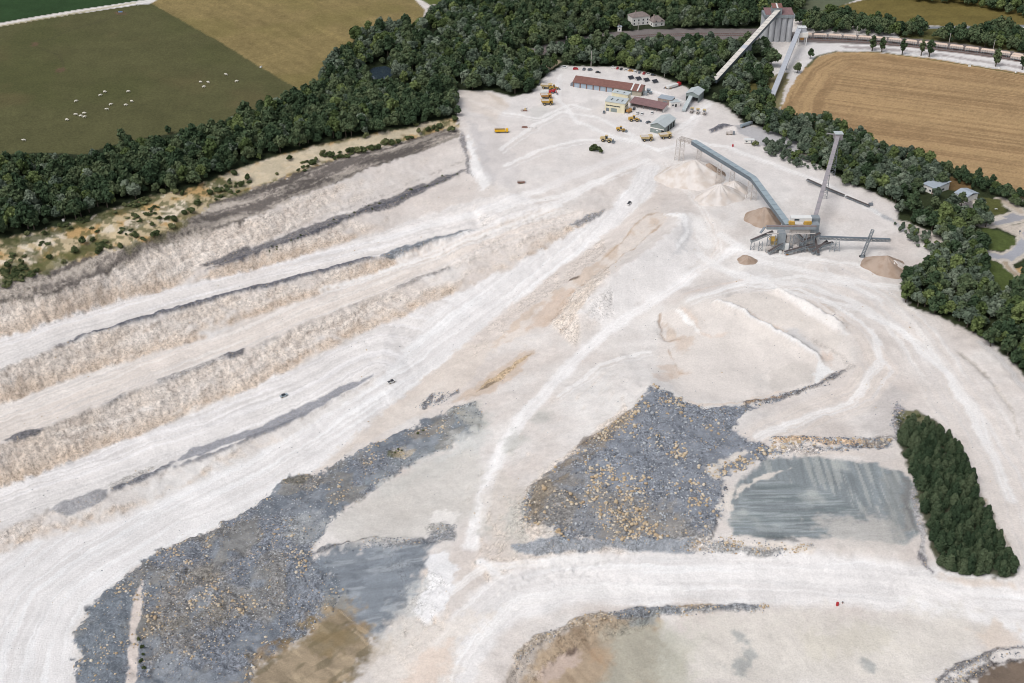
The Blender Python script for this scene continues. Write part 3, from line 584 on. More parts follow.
paint(stub, (170, 142, 106), 1, .06); tint(1+.45*(uu-.5)+.25*(N3-.5)+.25*(fbm(FX*.6, FY*.6, 122, 2)-.5), stub); paint(stub*sstep(.53, .6, uu), (188, 158, 116), .45); paint(stub*sstep(.48, .4, uu), (144, 114, 82), .35)
GF = [(795,18),(830,8),(880,-4),(930,-10),(1000,2),(1300,16),(1300,60),(1040,28),(1005,26),(930,26),(880,25),(850,20),(820,19)]
gf = P(GF, .6, .4); paint(gf, (116, 104, 60), 1, .12); tint(1+.3*(fbm(FX*.02, FY*.15, 121, 3)-.5)+.2*(N3-.5), gf)
paint(P([(770,-4),(830,-4),(880,-8),(830,10),(796,18),(780,20)], 1, 1), (70, 82, 48), .9, .2, N3)
paint(P([(1005,-30),(880,-30),(960,-5),(1040,14),(1300,30),(1300,-30)], 1, 1), (44, 54, 36), 1, .2, N3)
paint(P([(890,28),(1010,30),(1100,34),(1100,60),(1030,58),(990,48),(940,42),(900,38)], 1, 1), (92, 90, 54), 1, .2, N3)
asph = np.zeros(FX.size)
D_, S_ = along(world_poly([(885,26),(930,27.5),(980,28),(1006,27),(1060,24)])); m = sstep(-.6, .6, 3.6-np.abs(D_)); paint(m, (132, 136, 142), 1); asph = np.maximum(asph, m)
RAIL = np.zeros(FX.size)
railbed = [(500,57),(537,47),(567,39),(600,33),(650,29),(700,28),(760,29),(805,33),(860,35),(920,39),(980,46),(1024,53),(1110,68),(1110,80),(1024,62.5),(980,56),(920,48.5),(860,44),(805,42.5),(760,40),(700,39),(672,41),(645,43),(615,42),(580,46),(540,55),(505,63)]
rb = P(railbed, .8, .8); paint(rb, (126, 119, 117), 1, .14, N3); RAIL = rb
paint(P([(805,43),(860,44.5),(920,49),(980,57),(1024,63.5),(1110,82),(1110,92),(1024,73),(980,66),(930,58),(870,52),(836,52),(818,57),(806,66),(800,70),(790,60),(796,50)], 1, 1), (226, 222, 220), 1)
paint(P([(836,45),(880,47.5),(930,52),(990,61),(1030,67),(1110,84),(1110,87),(1024,69),(980,62),(920,53),(880,50),(846,48.5)], .8, 1.6), (158, 148, 146), .75); strip([(900,50.5),(950,56),(1000,63),(1040,70)], 1.4, (226,222,220), .8, rock=0)
paint(P([(640,40),(655,38),(656,47),(642,48)], .8, 1), (200, 196, 194), .9)
D_, S_ = along(world_poly([(764,72),(780,71),(790,68),(800,60)])); m = sstep(-.6, .6, 1.6-np.abs(D_)); paint(m, (218, 214, 206), .95)
D_, S_ = along(world_poly([(806,67),(818,56),(836,51.5),(880,52),(980,66.5),(1110,91)])); paint(sstep(-.6, .6, 1.2-np.abs(D_)), (92, 92, 56), .9)
paint(P([(766,80),(775,74),(790,72),(782,96),(780,110),(768,112),(764,100)], 1, 1.5), (120, 112, 68), .9, .2, N3)
paint(P([(740,80),(758,84),(772,98),(760,108),(740,96)], 2, 3), (112, 104, 62), .7, .2, N3)
# right side: lanes, lawns, houses' ground
for q, w, c in (([(983,222),(1003,220),(1024,214),(1060,200)], 4.6, (158,158,164)), ([(985,255),(1006,259),(1018,252),(1026,240),(1030,226)], 3.6, (168,170,178)), ([(966,200),(975,212),(983,221)], 3, (120,116,116)), ([(1000,200),(1010,206),(1020,212)], 2.2, (196,182,166)), ([(1005,262),(1014,272),(1024,282),(1040,300)], 1.6, (176,160,140))):
    D_, S_ = along(world_poly(q)); m0 = sstep(-.6, .6, w+2.2-np.abs(D_)+N3); paint(m0, (214, 204, 192), .9); m = sstep(-.5, .5, w-np.abs(D_)); paint(m, c, .95); asph = np.maximum(asph, m)
paint(P([(990,224),(1010,225),(1026,222),(1026,240),(1010,232)], 1, 1), (212, 200, 188), .9)
lawn = np.maximum(P([(976,236),(982,227),(998,231),(1014,236),(1016,244),(1008,250),(988,250),(976,244)], .8, .8), P([(978,262),(988,260),(1002,264),(1026,286),(1026,300),(1000,292),(980,292),(974,276)], .8, .8)); paint(lawn, (84, 96, 54), 1, .15, N3)
lawn2 = P([(974,195),(1000,200),(1006,212),(990,216),(976,208)], 1, 1); paint(lawn2, (92, 94, 56), 1, .2, N3)
paint(P([(986,217),(1000,216),(1006,219),(990,221)], .6, .8), (218, 208, 196), .8)
paint(P([(979,279),(986,279),(998,287),(992,288)], .8, .8), (226, 220, 212), .9)
paint(P([(1018,268),(1030,264),(1030,276),(1020,274)], .8, .8), (212, 176, 130), .9)
paint(P([(940,175),(968,180),(972,192),(950,190)], 1, 1), (130, 104, 72), .8)
paint(P([(537,62),(552,58),(562,62),(550,70),(536,70)], 1, 1), (190, 172, 146), .7)

# ------------------------------------------------------------------ relief
disp = .9*(N3-.5)*(1-np.clip(HAUL, 0, 1)*.8)*.6
disp += face*3.2*(fbm(FX*.2, FY*.2, 130, 4, .7)-.5)+face*1.5*(band-.5)+face*.2*(rill-.5)
disp += np.clip(ROCK, 0, 1)*2.0*(fbm(FX*.35, FY*.35, 134, 3, .7)-.5)
disp += np.clip(c_m+l_m, 0, 1)*(4.5*(fbm(FX*.055, FY*.055, 138, 3)-.5)+2.4*(fbm(FX*.16, FY*.16, 139, 2)-.5))
out = np.maximum.reduce([pasture, hay, stub, gf, crop, asph, PATH])
disp *= 1-.8*np.clip(out, 0, 1)
GZ = GZ+(disp.reshape(GR, GC))
def rel(line2, w, h):
    """a raised ridge along a ground line"""
    global GZ
    D, S = along(line2); T = S.max()
    e = np.clip(np.minimum(S, T-S)/4, 0, 1)*(np.abs(D) < 50)
    GZ = GZ+(h*np.exp(-(D/w)**2)*e*(.7+.6*N3)).reshape(GR, GC)
for px, w, h in (([(77,338),(137,321),(187,306),(256,288),(318,273),(386,255),(416,246),(474,231)], 2.0, 1.6), ([(204,273),(256,255),(301,238),(356,216.5),(406,195),(468,170)], 1.8, 1.4),
    ([(8,441),(45,428),(87,411),(140,389),(192,369),(240,352),(296,328),(386,293),(453,266)], 1.8, 1.0), ([(52,509),(110,491),(170,467),(225,450),(256,435),(311,414),(356,390)], 2.0, 1.2),
    ([(735,404),(767,401),(805,389),(845,370)], 1.6, 1.2), ([(770,440),(830,441),(885,443)], 2.2, 1.6), ([(513,668),(545,637),(587,620),(625,612),(700,609),(770,607)], 1.8, 1.5),
    ([(300,562),(325,549),(376,540),(428,540)], 1.6, 1.4), ([(712,132.5),(720,127.5),(728,126),(741,130)], 1.8, 2.4), ([(522,547),(600,544),(690,545)], 1.8, 1.2), ([(930,688),(973,662),(1030,646)], 1.6, 1.3),
    ([(710.3,302.8),(738.4,313.4),(771.2,331.4),(804.0,350.9),(822.8,363.7)], 3.2, 4.0), ([(771.2,288.7),(804.0,305.2),(843.9,330.9)], 3.0, 3.2), ([(745.5,312.2),(771.2,322.7),(790.0,331.4)], 2.6, -1.6), ([(661.1,316.9),(665.8,335.6),(675.2,340.3)], 2.2, -2.2), ([(664,214),(684,214),(676,236),(654,248),(628,265),(600,284)], 5.0, .9),
    ([(955,350),(993,381),(1012,412)], 1.4, -.8), ([(426,529),(440,525),(456,528)], 1.5, 2.0)):
    rel(world_poly(px), w, h)
POND = [(367,71),(374,66),(386,64),(392,68),(394,74),(386,78),(372,78),(366,75)]
pw = world_poly(POND); sdp = signed(pw, 20).reshape(GR, GC); pond_z = float(zat(*pw.mean(0)))-.6
GZ = np.where(sdp > -3, np.minimum(GZ, pond_z-.25*(sdp+.5)), GZ)

# ------------------------------------------------------------------ ground materials and sheets
def new_mat(name, base=(.5, .5, .5), rough=.9, spec=.2, metal=0.0):
    m = bpy.data.materials.new(name); m.use_nodes = True; b = m.node_tree.nodes['Principled BSDF']
    b.inputs['Base Color'].default_value = (*[float(v) for v in base], 1); b.inputs['Roughness'].default_value = rough
    b.inputs['Specular IOR Level'].default_value = spec; b.inputs['Metallic'].default_value = metal
    return m
def nd(m, t, **k):
    n = m.node_tree.nodes.new(t)
    for a, v in k.items():
        if hasattr(n, a): setattr(n, a, v)
        else: n.inputs[a].default_value = v
    return n
def lk(m, a, b): m.node_tree.links.new(a, b)
def ground_mat(name, fine, coarse, bump, rockmix=True, crisp=.05):
    m = new_mat(name, rough=.95, spec=.1); b = m.node_tree.nodes['Principled BSDF']
    at_ = nd(m, 'ShaderNodeAttribute', attribute_name='albedo'); rk = nd(m, 'ShaderNodeAttribute', attribute_name='stones')
    tc = nd(m, 'ShaderNodeTexCoord')
    n1 = nd(m, 'ShaderNodeTexNoise', Scale=fine, Detail=4.0, Roughness=.7); lk(m, tc.outputs['Object'], n1.inputs['Vector'])
    n2 = nd(m, 'ShaderNodeTexNoise', Scale=coarse, Detail=5.0, Roughness=.6); lk(m, tc.outputs['Object'], n2.inputs['Vector'])
    r1 = nd(m, 'ShaderNodeMapRange'); r1.inputs[1].default_value = .3; r1.inputs[2].default_value = .7; r1.inputs[3].default_value = .92; r1.inputs[4].default_value = 1.08; lk(m, n1.outputs[0], r1.inputs[0])
    r2 = nd(m, 'ShaderNodeMapRange'); r2.inputs[1].default_value = .3; r2.inputs[2].default_value = .7; r2.inputs[3].default_value = .92; r2.inputs[4].default_value = 1.08; lk(m, n2.outputs[0], r2.inputs[0])
    mu = nd(m, 'ShaderNodeMath', operation='MULTIPLY'); lk(m, r1.outputs[0], mu.inputs[0]); lk(m, r2.outputs[0], mu.inputs[1])
    vm = nd(m, 'ShaderNodeVectorMath', operation='SCALE'); lk(m, at_.outputs['Color'], vm.inputs[0]); lk(m, mu.outputs[0], vm.inputs['Scale'])
    n3 = nd(m, 'ShaderNodeTexNoise', Scale=fine*.62, Detail=8.0, Roughness=.8); lk(m, tc.outputs['Object'], n3.inputs['Vector'])
    r5 = nd(m, 'ShaderNodeMapRange'); r5.inputs[1].default_value = .40; r5.inputs[2].default_value = .60; r5.inputs[3].default_value = 1-crisp; r5.inputs[4].default_value = 1+crisp*.55; lk(m, n3.outputs[0], r5.inputs[0])
    fa = nd(m, 'ShaderNodeAttribute', attribute_name='face'); r6 = nd(m, 'ShaderNodeMapRange'); r6.inputs[1].default_value = .38; r6.inputs[2].default_value = .52; r6.inputs[3].default_value = .64; r6.inputs[4].default_value = 1.07; lk(m, n3.outputs[0], r6.inputs[0])
    fm = nd(m, 'ShaderNodeMix', data_type='FLOAT'); lk(m, fa.outputs['Fac'], fm.inputs[0]); lk(m, r5.outputs[0], fm.inputs[2]); lk(m, r6.outputs[0], fm.inputs[3])
    # thin dark joints running through the rock of the faces
    n5 = nd(m, 'ShaderNodeTexNoise', Scale=.3, Detail=5.0, Roughness=.65, Distortion=.4); lk(m, tc.outputs['Object'], n5.inputs['Vector'])
    d5 = nd(m, 'ShaderNodeMath', operation='SUBTRACT'); lk(m, n5.outputs[0], d5.inputs[0]); d5.inputs[1].default_value = .5
    a5 = nd(m, 'ShaderNodeMath', operation='ABSOLUTE'); lk(m, d5.outputs[0], a5.inputs[0])
    r7 = nd(m, 'ShaderNodeMapRange'); r7.inputs[1].default_value = .004; r7.inputs[2].default_value = .03; r7.inputs[3].default_value = .62; r7.inputs[4].default_value = 1.0; lk(m, a5.outputs[0], r7.inputs[0])
    f7 = nd(m, 'ShaderNodeMix', data_type='FLOAT'); lk(m, fa.outputs['Fac'], f7.inputs[0]); f7.inputs[2].default_value = 1.0; lk(m, r7.outputs[0], f7.inputs[3])
    m7 = nd(m, 'ShaderNodeMath', operation='MULTIPLY'); lk(m, fm.outputs[0], m7.inputs[0]); lk(m, f7.outputs[0], m7.inputs[1])
    vm2 = nd(m, 'ShaderNodeVectorMath', operation='SCALE'); lk(m, vm.outputs[0], vm2.inputs[0]); lk(m, m7.outputs[0], vm2.inputs['Scale']); vm = vm2
    col = vm.outputs[0]; hh = nd(m, 'ShaderNodeMath', operation='ADD'); lk(m, n1.outputs[0], hh.inputs[0]); lk(m, n3.outputs[0], hh.inputs[1]); hgt = hh.outputs[0]
    if rockmix:
        v = nd(m, 'ShaderNodeTexVoronoi', Scale=.75); lk(m, tc.outputs['Object'], v.inputs['Vector'])
        v2 = nd(m, 'ShaderNodeTexVoronoi', Scale=1.6); lk(m, tc.outputs['Object'], v2.inputs['Vector'])
        sx = nd(m, 'ShaderNodeSeparateColor'); lk(m, v.outputs['Color'], sx.inputs[0]); sx2 = nd(m, 'ShaderNodeSeparateColor'); lk(m, v2.outputs['Color'], sx2.inputs[0])
        r3 = nd(m, 'ShaderNodeMapRange'); r3.inputs[3].default_value = .76; r3.inputs[4].default_value = 1.3; lk(m, sx.outputs[0], r3.inputs[0])
        r4 = nd(m, 'ShaderNodeMapRange'); r4.inputs[3].default_value = .62; r4.inputs[4].default_value = 1.38; lk(m, sx2.outputs[0], r4.inputs[0])
        q = nd(m, 'ShaderNodeMath', operation='MULTIPLY'); lk(m, r3.outputs[0], q.inputs[0]); lk(m, r4.outputs[0], q.inputs[1])
        vs = nd(m, 'ShaderNodeVectorMath', operation='SCALE'); lk(m, col, vs.inputs[0]); lk(m, q.outputs[0], vs.inputs['Scale'])
        # a few buff blocks among the grey
        th = nd(m, 'ShaderNodeMath', operation='GREATER_THAN'); lk(m, sx2.outputs[1], th.inputs[0]); th.inputs[1].default_value = .975
        oc = nd(m, 'ShaderNodeMix', data_type='RGBA'); lk(m, th.outputs[0], oc.inputs[0]); lk(m, vs.outputs[0], oc.inputs[6]); oc.inputs[7].default_value = (*[float(x) for x in alb(196, 176, 146)], 1)
        mx = nd(m, 'ShaderNodeMix', data_type='RGBA'); lk(m, rk.outputs['Fac'], mx.inputs[0]); lk(m, col, mx.inputs[6]); lk(m, oc.outputs[2], mx.inputs[7]); col = mx.outputs[2]
        hm_ = nd(m, 'ShaderNodeMath', operation='MULTIPLY'); lk(m, sx2.outputs[2], hm_.inputs[0]); lk(m, rk.outputs['Fac'], hm_.inputs[1])
        ad = nd(m, 'ShaderNodeMath', operation='ADD'); lk(m, hm_.outputs[0], ad.inputs[0]); lk(m, n1.outputs[0], ad.inputs[1]); hgt = ad.outputs[0]
    lk(m, col, b.inputs['Base Color'])
    bp = nd(m, 'ShaderNodeBump', Strength=1.0, Distance=bump); lk(m, hgt, bp.inputs['Height']); lk(m, bp.outputs[0], b.inputs['Normal'])
    return m
M_ground = ground_mat('quarry_dust', 1.1, .07, .35)
M_field = ground_mat('field_cover', .9, .05, .3, False, .2)

names = ['quarry_ground', 'haul_road', 'pasture', 'hay_field', 'crop_field', 'stubble_field', 'meadow', 'wood_floor', 'railway_bed', 'road', 'lawn', 'settling_bed', 'rubble_ground']
KIND = np.zeros(FX.size, int)
for m, nme in ((np.maximum(c_m, l_m)*(1-sl_m), 'rubble_ground'), (sl_m, 'settling_bed'), (HAUL, 'haul_road'), (wd, 'wood_floor'), (wr, 'wood_floor'), (pin, 'wood_floor'), (hay, 'hay_field'), (pasture, 'pasture'), (crop, 'crop_field'), (stub, 'stubble_field'), (gf, 'meadow'), (RAIL, 'railway_bed'), (lawn, 'lawn'), (asph, 'road'), (PATH, 'road')):
    KIND[m > .5] = names.index(nme)
KIND[hole > .5] = names.index('road')
NRM = np.stack([-slope_of(GZ)[0].ravel(), -slope_of(GZ)[1].ravel(), np.ones(FX.size)], -1); NRM /= np.linalg.norm(NRM, axis=1)[:, None]
ii = np.arange(GR*GC).reshape(GR, GC)
quads = np.stack([ii[:-1, :-1], ii[:-1, 1:], ii[1:, 1:], ii[1:, :-1]], -1).reshape(-1, 4)
# far land outside the survey: plain meadow and woodland tones
far = (np.abs(FX/(WS*(np.maximum(FY, -200)+WO))) > 1.14) | (FY > Yd.max()*1.02)
A = np.where((far & (KIND == 0) & (FY > 500))[:, None], mixc((84, 90, 54), (130, 116, 78), sstep(.4, .6, fbm(FX*.004, FY*.004, 140, 3))), A)
qk = KIND[quads[:, 0]]
CO = np.stack([FX, FY, GZ.ravel()], -1)
def mesh_from(name, co, faces, mat=None, smooth=False, mats=None, mi=None):
    me = bpy.data.meshes.new(name); co = np.ascontiguousarray(co, np.float32); faces = np.asarray(faces, np.int32); k = faces.shape[1]
    me.vertices.add(len(co)); me.vertices.foreach_set('co', co.ravel()); me.loops.add(faces.size); me.loops.foreach_set('vertex_index', faces.ravel())
    me.polygons.add(len(faces)); me.polygons.foreach_set('loop_start', np.arange(0, faces.size, k, dtype=np.int32))
    me.polygons.foreach_set('loop_total', np.full(len(faces), k, np.int32))
    if smooth: me.polygons.foreach_set('use_smooth', np.ones(len(faces), bool))
    for m in (mats or ([mat] if mat else [])): me.materials.append(m)
    if mi is not None: me.polygons.foreach_set('material_index', np.asarray(mi, np.int32))
    me.update(); return me
def attr(me, name, data, kind):
    a = me.attributes.new(name, kind, 'POINT'); a.data.foreach_set('color' if kind == 'FLOAT_COLOR' else 'value', np.ascontiguousarray(data, np.float32).ravel())
for k, nme in enumerate(names):
    f = quads[qk == k]
    if not len(f): continue
    u, inv = np.unique(f, return_inverse=True)
    me = mesh_from(nme, CO[u], inv.reshape(-1, 4), M_field if nme in ('pasture', 'hay_field', 'crop_field', 'stubble_field', 'meadow', 'lawn', 'wood_floor') else M_ground, True)
    attr(me, 'albedo', np.concatenate([np.clip(A[u], .004, .85), np.ones((len(u), 1))], 1), 'FLOAT_COLOR'); attr(me, 'face', np.clip(face[u]*(1-np.clip(HAUL[u], 0, 1)), 0, 1), 'FLOAT'); attr(me, 'stones', np.clip(ROCK[u]*(1-np.clip(hm[u], 0, 1)*0), 0, 1), 'FLOAT')
    me.normals_split_custom_set_from_vertices(NRM[u].tolist())
    o = bpy.data.objects.new(nme, me); COL.objects.link(o); o['kind'] = 'structure'
# ------------------------------------------------------------------ things: tagging, copying
def tag(o, label=None, cat=None, group=None, kind=None):
    if label: o['label'] = label
    if cat: o['category'] = cat
    if group: o['group'] = group
    if kind: o['kind'] = kind
    return o
def empty(name, loc, rz=0.0, sc=1.0):
    o = bpy.data.objects.new(name, None); COL.objects.link(o); o.location = loc; o.rotation_euler = (0, 0, rz); o.scale = (sc,)*3 if not hasattr(sc, '__len__') else sc
    o.empty_display_size = .5; return o
def part(name, me, parent=None, loc=(0, 0, 0), rot=(0, 0, 0)):
    o = bpy.data.objects.new(name, me); COL.objects.link(o); o.parent = parent; o.location = loc; o.rotation_euler = rot; return o
def copy_tree(root, parts, loc, rz=0.0, sc=None, label=None, group=None):
    c = root.copy(); COL.objects.link(c); c.location = loc; c.rotation_euler = (0, 0, rz)
    if sc is not None: c.scale = (sc,)*3 if not hasattr(sc, '__len__') else sc
    for p in parts:
        q = p.copy(); COL.objects.link(q); q.parent = c
        for g in p.children:
            h = g.copy(); COL.objects.link(h); h.parent = q
    if label: c['label'] = label
    if group: c['group'] = group
    return c
def project(p):
    x, y, z = p[..., 0], p[..., 1], p[..., 2]-CAM_H
    d = y*CT-z*ST; u = y*ST+z*CT
    return 512+FPX*x/d, 341.5-FPX*u/d, d

# ------------------------------------------------------------------ leaves, trunks
def leaf_mat(name, dark, mid, light):
    m = new_mat(name, rough=.85, spec=.15); b = m.node_tree.nodes['Principled BSDF']
    oi = nd(m, 'ShaderNodeObjectInfo'); tc = nd(m, 'ShaderNodeTexCoord'); n = nd(m, 'ShaderNodeTexNoise', Scale=.45, Detail=3.0); lk(m, tc.outputs['Object'], n.inputs['Vector'])
    g = nd(m, 'ShaderNodeNewGeometry')
    a1 = nd(m, 'ShaderNodeMath', operation='MULTIPLY_ADD'); lk(m, oi.outputs['Random'], a1.inputs[0]); a1.inputs[1].default_value = .85; lk(m, n.outputs[0], a1.inputs[2])
    a2 = nd(m, 'ShaderNodeMath', operation='MULTIPLY_ADD'); lk(m, g.outputs['Random Per Island'], a2.inputs[0]); a2.inputs[1].default_value = .3; lk(m, a1.outputs[0], a2.inputs[2])
    r = nd(m, 'ShaderNodeValToRGB'); e = r.color_ramp.elements; e[0].position = .45; e[0].color = (*dark, 1); e[1].position = 1.3; e[1].color = (*light, 1); k = e.new(.85); k.color = (*mid, 1); e[-1].position = 1.0
    mr = nd(m, 'ShaderNodeMapRange'); mr.inputs[1].default_value = .35; mr.inputs[2].default_value = 1.5; lk(m, a2.outputs[0], mr.inputs[0])
    e[0].position = 0; lk(m, mr.outputs[0], r.inputs[0]); lk(m, r.outputs[0], b.inputs['Base Color']); e[1].position = .55
    return m
M_leaf = {
 'dark': leaf_mat('broad_leaves', (.022, .042, .022), (.050, .080, .040), (.112, .142, .072)),
 'grey': leaf_mat('willow_leaves', (.046, .068, .048), (.102, .134, .094), (.185, .22, .16)),
 'fresh': leaf_mat('fresh_leaves', (.040, .064, .024), (.085, .118, .042), (.16, .20, .075)),
 'bright': leaf_mat('bright_leaves', (.08, .11, .015), (.20, .24, .03), (.34, .36, .05)),
 'olive': leaf_mat('scrub_leaves', (.035, .052, .022), (.078, .10, .042), (.17, .18, .085)),
 'pine': leaf_mat('pine_needles', (.018, .034, .018), (.036, .058, .030), (.078, .102, .056)),
}
M_bark = new_mat('bark', (.09, .075, .06)); M_core = new_mat('inner_foliage', (.014, .022, .011), .95, .05)
_b = 0.5*(1+5**.5)
ICO_V = np.array([(-1,_b,0),(1,_b,0),(-1,-_b,0),(1,-_b,0),(0,-1,_b),(0,1,_b),(0,-1,-_b),(0,1,-_b),(_b,0,-1),(_b,0,1),(-_b,0,-1),(-_b,0,1)])/math.sqrt(1+_b*_b)
ICO_F = np.array([(0,11,5),(0,5,1),(0,1,7),(0,7,10),(0,10,11),(1,5,9),(5,11,4),(11,10,2),(10,7,6),(7,1,8),(3,9,4),(3,4,2),(3,2,6),(3,6,8),(3,8,9),(4,9,5),(2,4,11),(6,2,10),(8,6,7),(9,8,1)])
def quads_at(pos, nrm, size, r):
    n = nrm/np.linalg.norm(nrm, axis=1)[:, None]; t = np.cross(n, r.normal(size=n.shape)); t /= np.linalg.norm(t, axis=1)[:, None]; b = np.cross(n, t)
    s = size[:, None]; e = r.uniform(.6, 1.3, (len(pos), 1))
    co = np.stack([pos-t*s-b*s*e, pos+t*s*.8-b*s*e*.7, pos+t*s+b*s*e, pos-t*s*.7+b*s*e*.9], 1).reshape(-1, 3)
    return co, np.arange(len(pos)*4).reshape(-1, 4)
def crown_mesh(name, seed, rad, z0, z1, nl, nq, leaf, mat, squash=1.0):
    r = np.random.default_rng(seed); C = []; RR = []
    hz = (z1-z0)/2; zc = (z0+z1)/2
    for k in range(nl):
        v = r.normal(size=3); v /= np.linalg.norm(v); q = r.uniform(.35, .8)
        C.append((v[0]*rad*q, v[1]*rad*q, zc+v[2]*hz*q*.9)); RR.append(r.uniform(.28, .5)*rad)
    C.append((0, 0, z1-rad*.4)); RR.append(rad*.42); C = np.array(C); RR = np.array(RR)
    w = RR**2/np.sum(RR**2); own = r.choice(len(C), nq, p=w); v = r.normal(size=(nq, 3)); v[:, 2] = v[:, 2]+.35; v /= np.linalg.norm(v, axis=1)[:, None]
    pos = C[own]+v*RR[own][:, None]*r.uniform(.72, 1.12, (nq, 1)); pos[:, 2] = np.maximum(pos[:, 2], z0*.7)
    nrm = v+r.normal(size=v.shape)*.55; co, fq = quads_at(pos, nrm, r.uniform(.6, 1.3, nq)*leaf, r)
    # dark heart of each bough clump
    cv_, cf_ = [], []
    for c, q in zip(C, RR):
        cv_.append(ICO_V*r.uniform(.65, .86, (12, 1))*q+c); cf_.append(ICO_F+12*(len(cv_)-1))
    cv_ = np.concatenate(cv_); cf_ = np.concatenate(cf_)+len(co); cf4 = np.concatenate([cf_, cf_[:, :1]], 1)
    me = bpy.data.meshes.new(name); V = np.concatenate([co, cv_]); me.from_pydata(V.tolist(), [], fq.tolist()+cf_.tolist()); me.materials.append(mat); me.materials.append(M_core)
    me.polygons.foreach_set('material_index', np.array([0]*len(fq)+[0]*len(cf_), np.int32)); me.update(); return me
def pine_mesh(name, seed, rad, h, nq, leaf):
    r = np.random.default_rng(seed); t = r.uniform(0, 1, nq)**.7; z = h*(1-t*.92); a = r.uniform(0, 2*math.pi, nq)
    lob = 1+.25*np.sin(a*r.integers(2, 5)+r.uniform(0, 6)+z*1.2); rr = rad*np.minimum(t**.62, (1.12-t*.45))*r.uniform(.55, 1.12, nq)*lob+.1
    pos = np.stack([rr*np.cos(a), rr*np.sin(a), z-rr*.12], 1); nrm = np.stack([np.cos(a)*.7, np.sin(a)*.7, np.full(nq, .8)], 1)+r.normal(size=(nq, 3))*.45
    co, fq = quads_at(pos, nrm, r.uniform(.6, 1.3, nq)*leaf, r); n = 9
    cv_ = [(0, 0, h*.93)]+[(rad*.72*math.cos(k*2*math.pi/n), rad*.72*math.sin(k*2*math.pi/n), h*.14) for k in range(n)]
    cf_ = [(len(co), len(co)+1+k, len(co)+1+(k+1) % n) for k in range(n)]
    me = bpy.data.meshes.new(name); me.from_pydata(co.tolist()+cv_, [], fq.tolist()+cf_); me.materials.append(M_leaf['pine']); me.update(); return me
def trunk_mesh(name, h, r0, limbs=4, seed=0):
    r = np.random.default_rng(seed); V, F = [], []
    def cone(p, q, a, b, n=7):
        p = Vector(p); q = Vector(q); d = (q-p).normalized(); s = d.orthogonal().normalized(); t = d.cross(s); k0 = len(V)
        for c, rad in ((p, a), (q, b)):
            for k in range(n): V.append(tuple(c+(s*math.cos(2*math.pi*k/n)+t*math.sin(2*math.pi*k/n))*rad))
        for k in range(n): F.append((k0+k, k0+(k+1) % n, k0+n+(k+1) % n, k0+n+k))
    cone((0, 0, -.4), (.1, .05, h*.55), r0*1.3, r0*.75); cone((.1, .05, h*.55), (.1, -.1, h), r0*.75, r0*.2)
    for k in range(limbs):
        a = r.uniform(0, 6.28); z = h*r.uniform(.4, .75); cone((.08, 0, z), (math.cos(a)*h*.28, math.sin(a)*h*.28, z+h*.22), r0*.45, r0*.12, 5)
    me = bpy.data.meshes.new(name); me.from_pydata(V, [], F); me.materials.append(M_bark); me.update(); return me
TR = [trunk_mesh('trunk', 8, .32, 5, k) for k in range(2)]
TRP = trunk_mesh('trunk', 6.5, .16, 0, 5); TRS = trunk_mesh('stem', 1.1, .08, 3, 7)
KINDS = {}
for key, n, rad, z0, z1, nl, nq, leaf in (('dark', 6, 4.6, 1.6, 11.5, 12, 700, .60), ('grey', 5, 4.2, 1.2, 10.0, 12, 700, .56), ('fresh', 4, 4.4, 1.4, 10.8, 12, 700, .56), ('bright', 1, 4.2, 2.5, 10.5, 10, 600, .55)):
    KINDS[key] = [crown_mesh('crown', 100+k+hash_, rad*(.9+.07*(k % 3)), z0, z1*(.9+.08*(k % 4)), nl, nq, leaf, M_leaf[key]) for hash_ in (dict(dark=0, grey=40, fresh=60, bright=80)[key],) for k in range(n)]
KINDS['slim'] = [crown_mesh('crown', 300+k, 2.5, 1.6, 11.0, 12, 620, .45, M_leaf['dark']) for k in range(2)]
KINDS['shrub'] = [crown_mesh('crown', 320+k, 1.5, .2, 2.3, 7, 260, .3, M_leaf['olive']) for k in range(3)]
KINDS['pine'] = [pine_mesh('crown', 340+k, 2.0+.12*k, 8.2-.3*k, 640, .34) for k in range(4)]
PROTO = {}
def plant(key, x, y, z, rz, sc, label, cat, group, name):
    k = (key, random.randrange(len(KINDS[key])), name)
    if k not in PROTO:
        root = empty(name, (x, y, z), rz, sc)
        ps = [part('stem' if key == 'shrub' else 'trunk', TRP if key == 'pine' else (TRS if key == 'shrub' else TR[k[1] % 2]), root), part('crown', KINDS[key][k[1]], root)]
        tag(root, label, cat, group); PROTO[k] = (root, ps); return root
    root, ps = PROTO[k]
    return copy_tree(root, ps, (x, y, z), rz, sc, label, group)
def scatter(poly, space, seed, avoid=(), px=True, dens=1.0, grow=0.0):
    """points at least `space` apart inside a ground polygon"""
    r = np.random.default_rng(seed); q = world_poly(poly) if px else poly; lo, hi = q.min(0), q.max(0)
    nx, ny = int((hi[0]-lo[0])/space)+2, int((hi[1]-lo[1])/space)+2
    gx_, gy_ = np.meshgrid(np.arange(nx), np.arange(ny)); s = space
    X = lo[0]+(gx_+.5*(gy_ % 2)+r.uniform(-.36, .36, gx_.shape))*s; Y = lo[1]+(gy_+r.uniform(-.36, .36, gx_.shape))*s*.9
    X, Y = X.ravel(), Y.ravel(); ok = signed(q, 8, X, Y) > -grow
    for a, d in avoid: ok &= signed(a, d+8, X, Y) < d
    if dens < 1: ok &= r.random(X.size) < dens
    return X[ok], Y[ok]

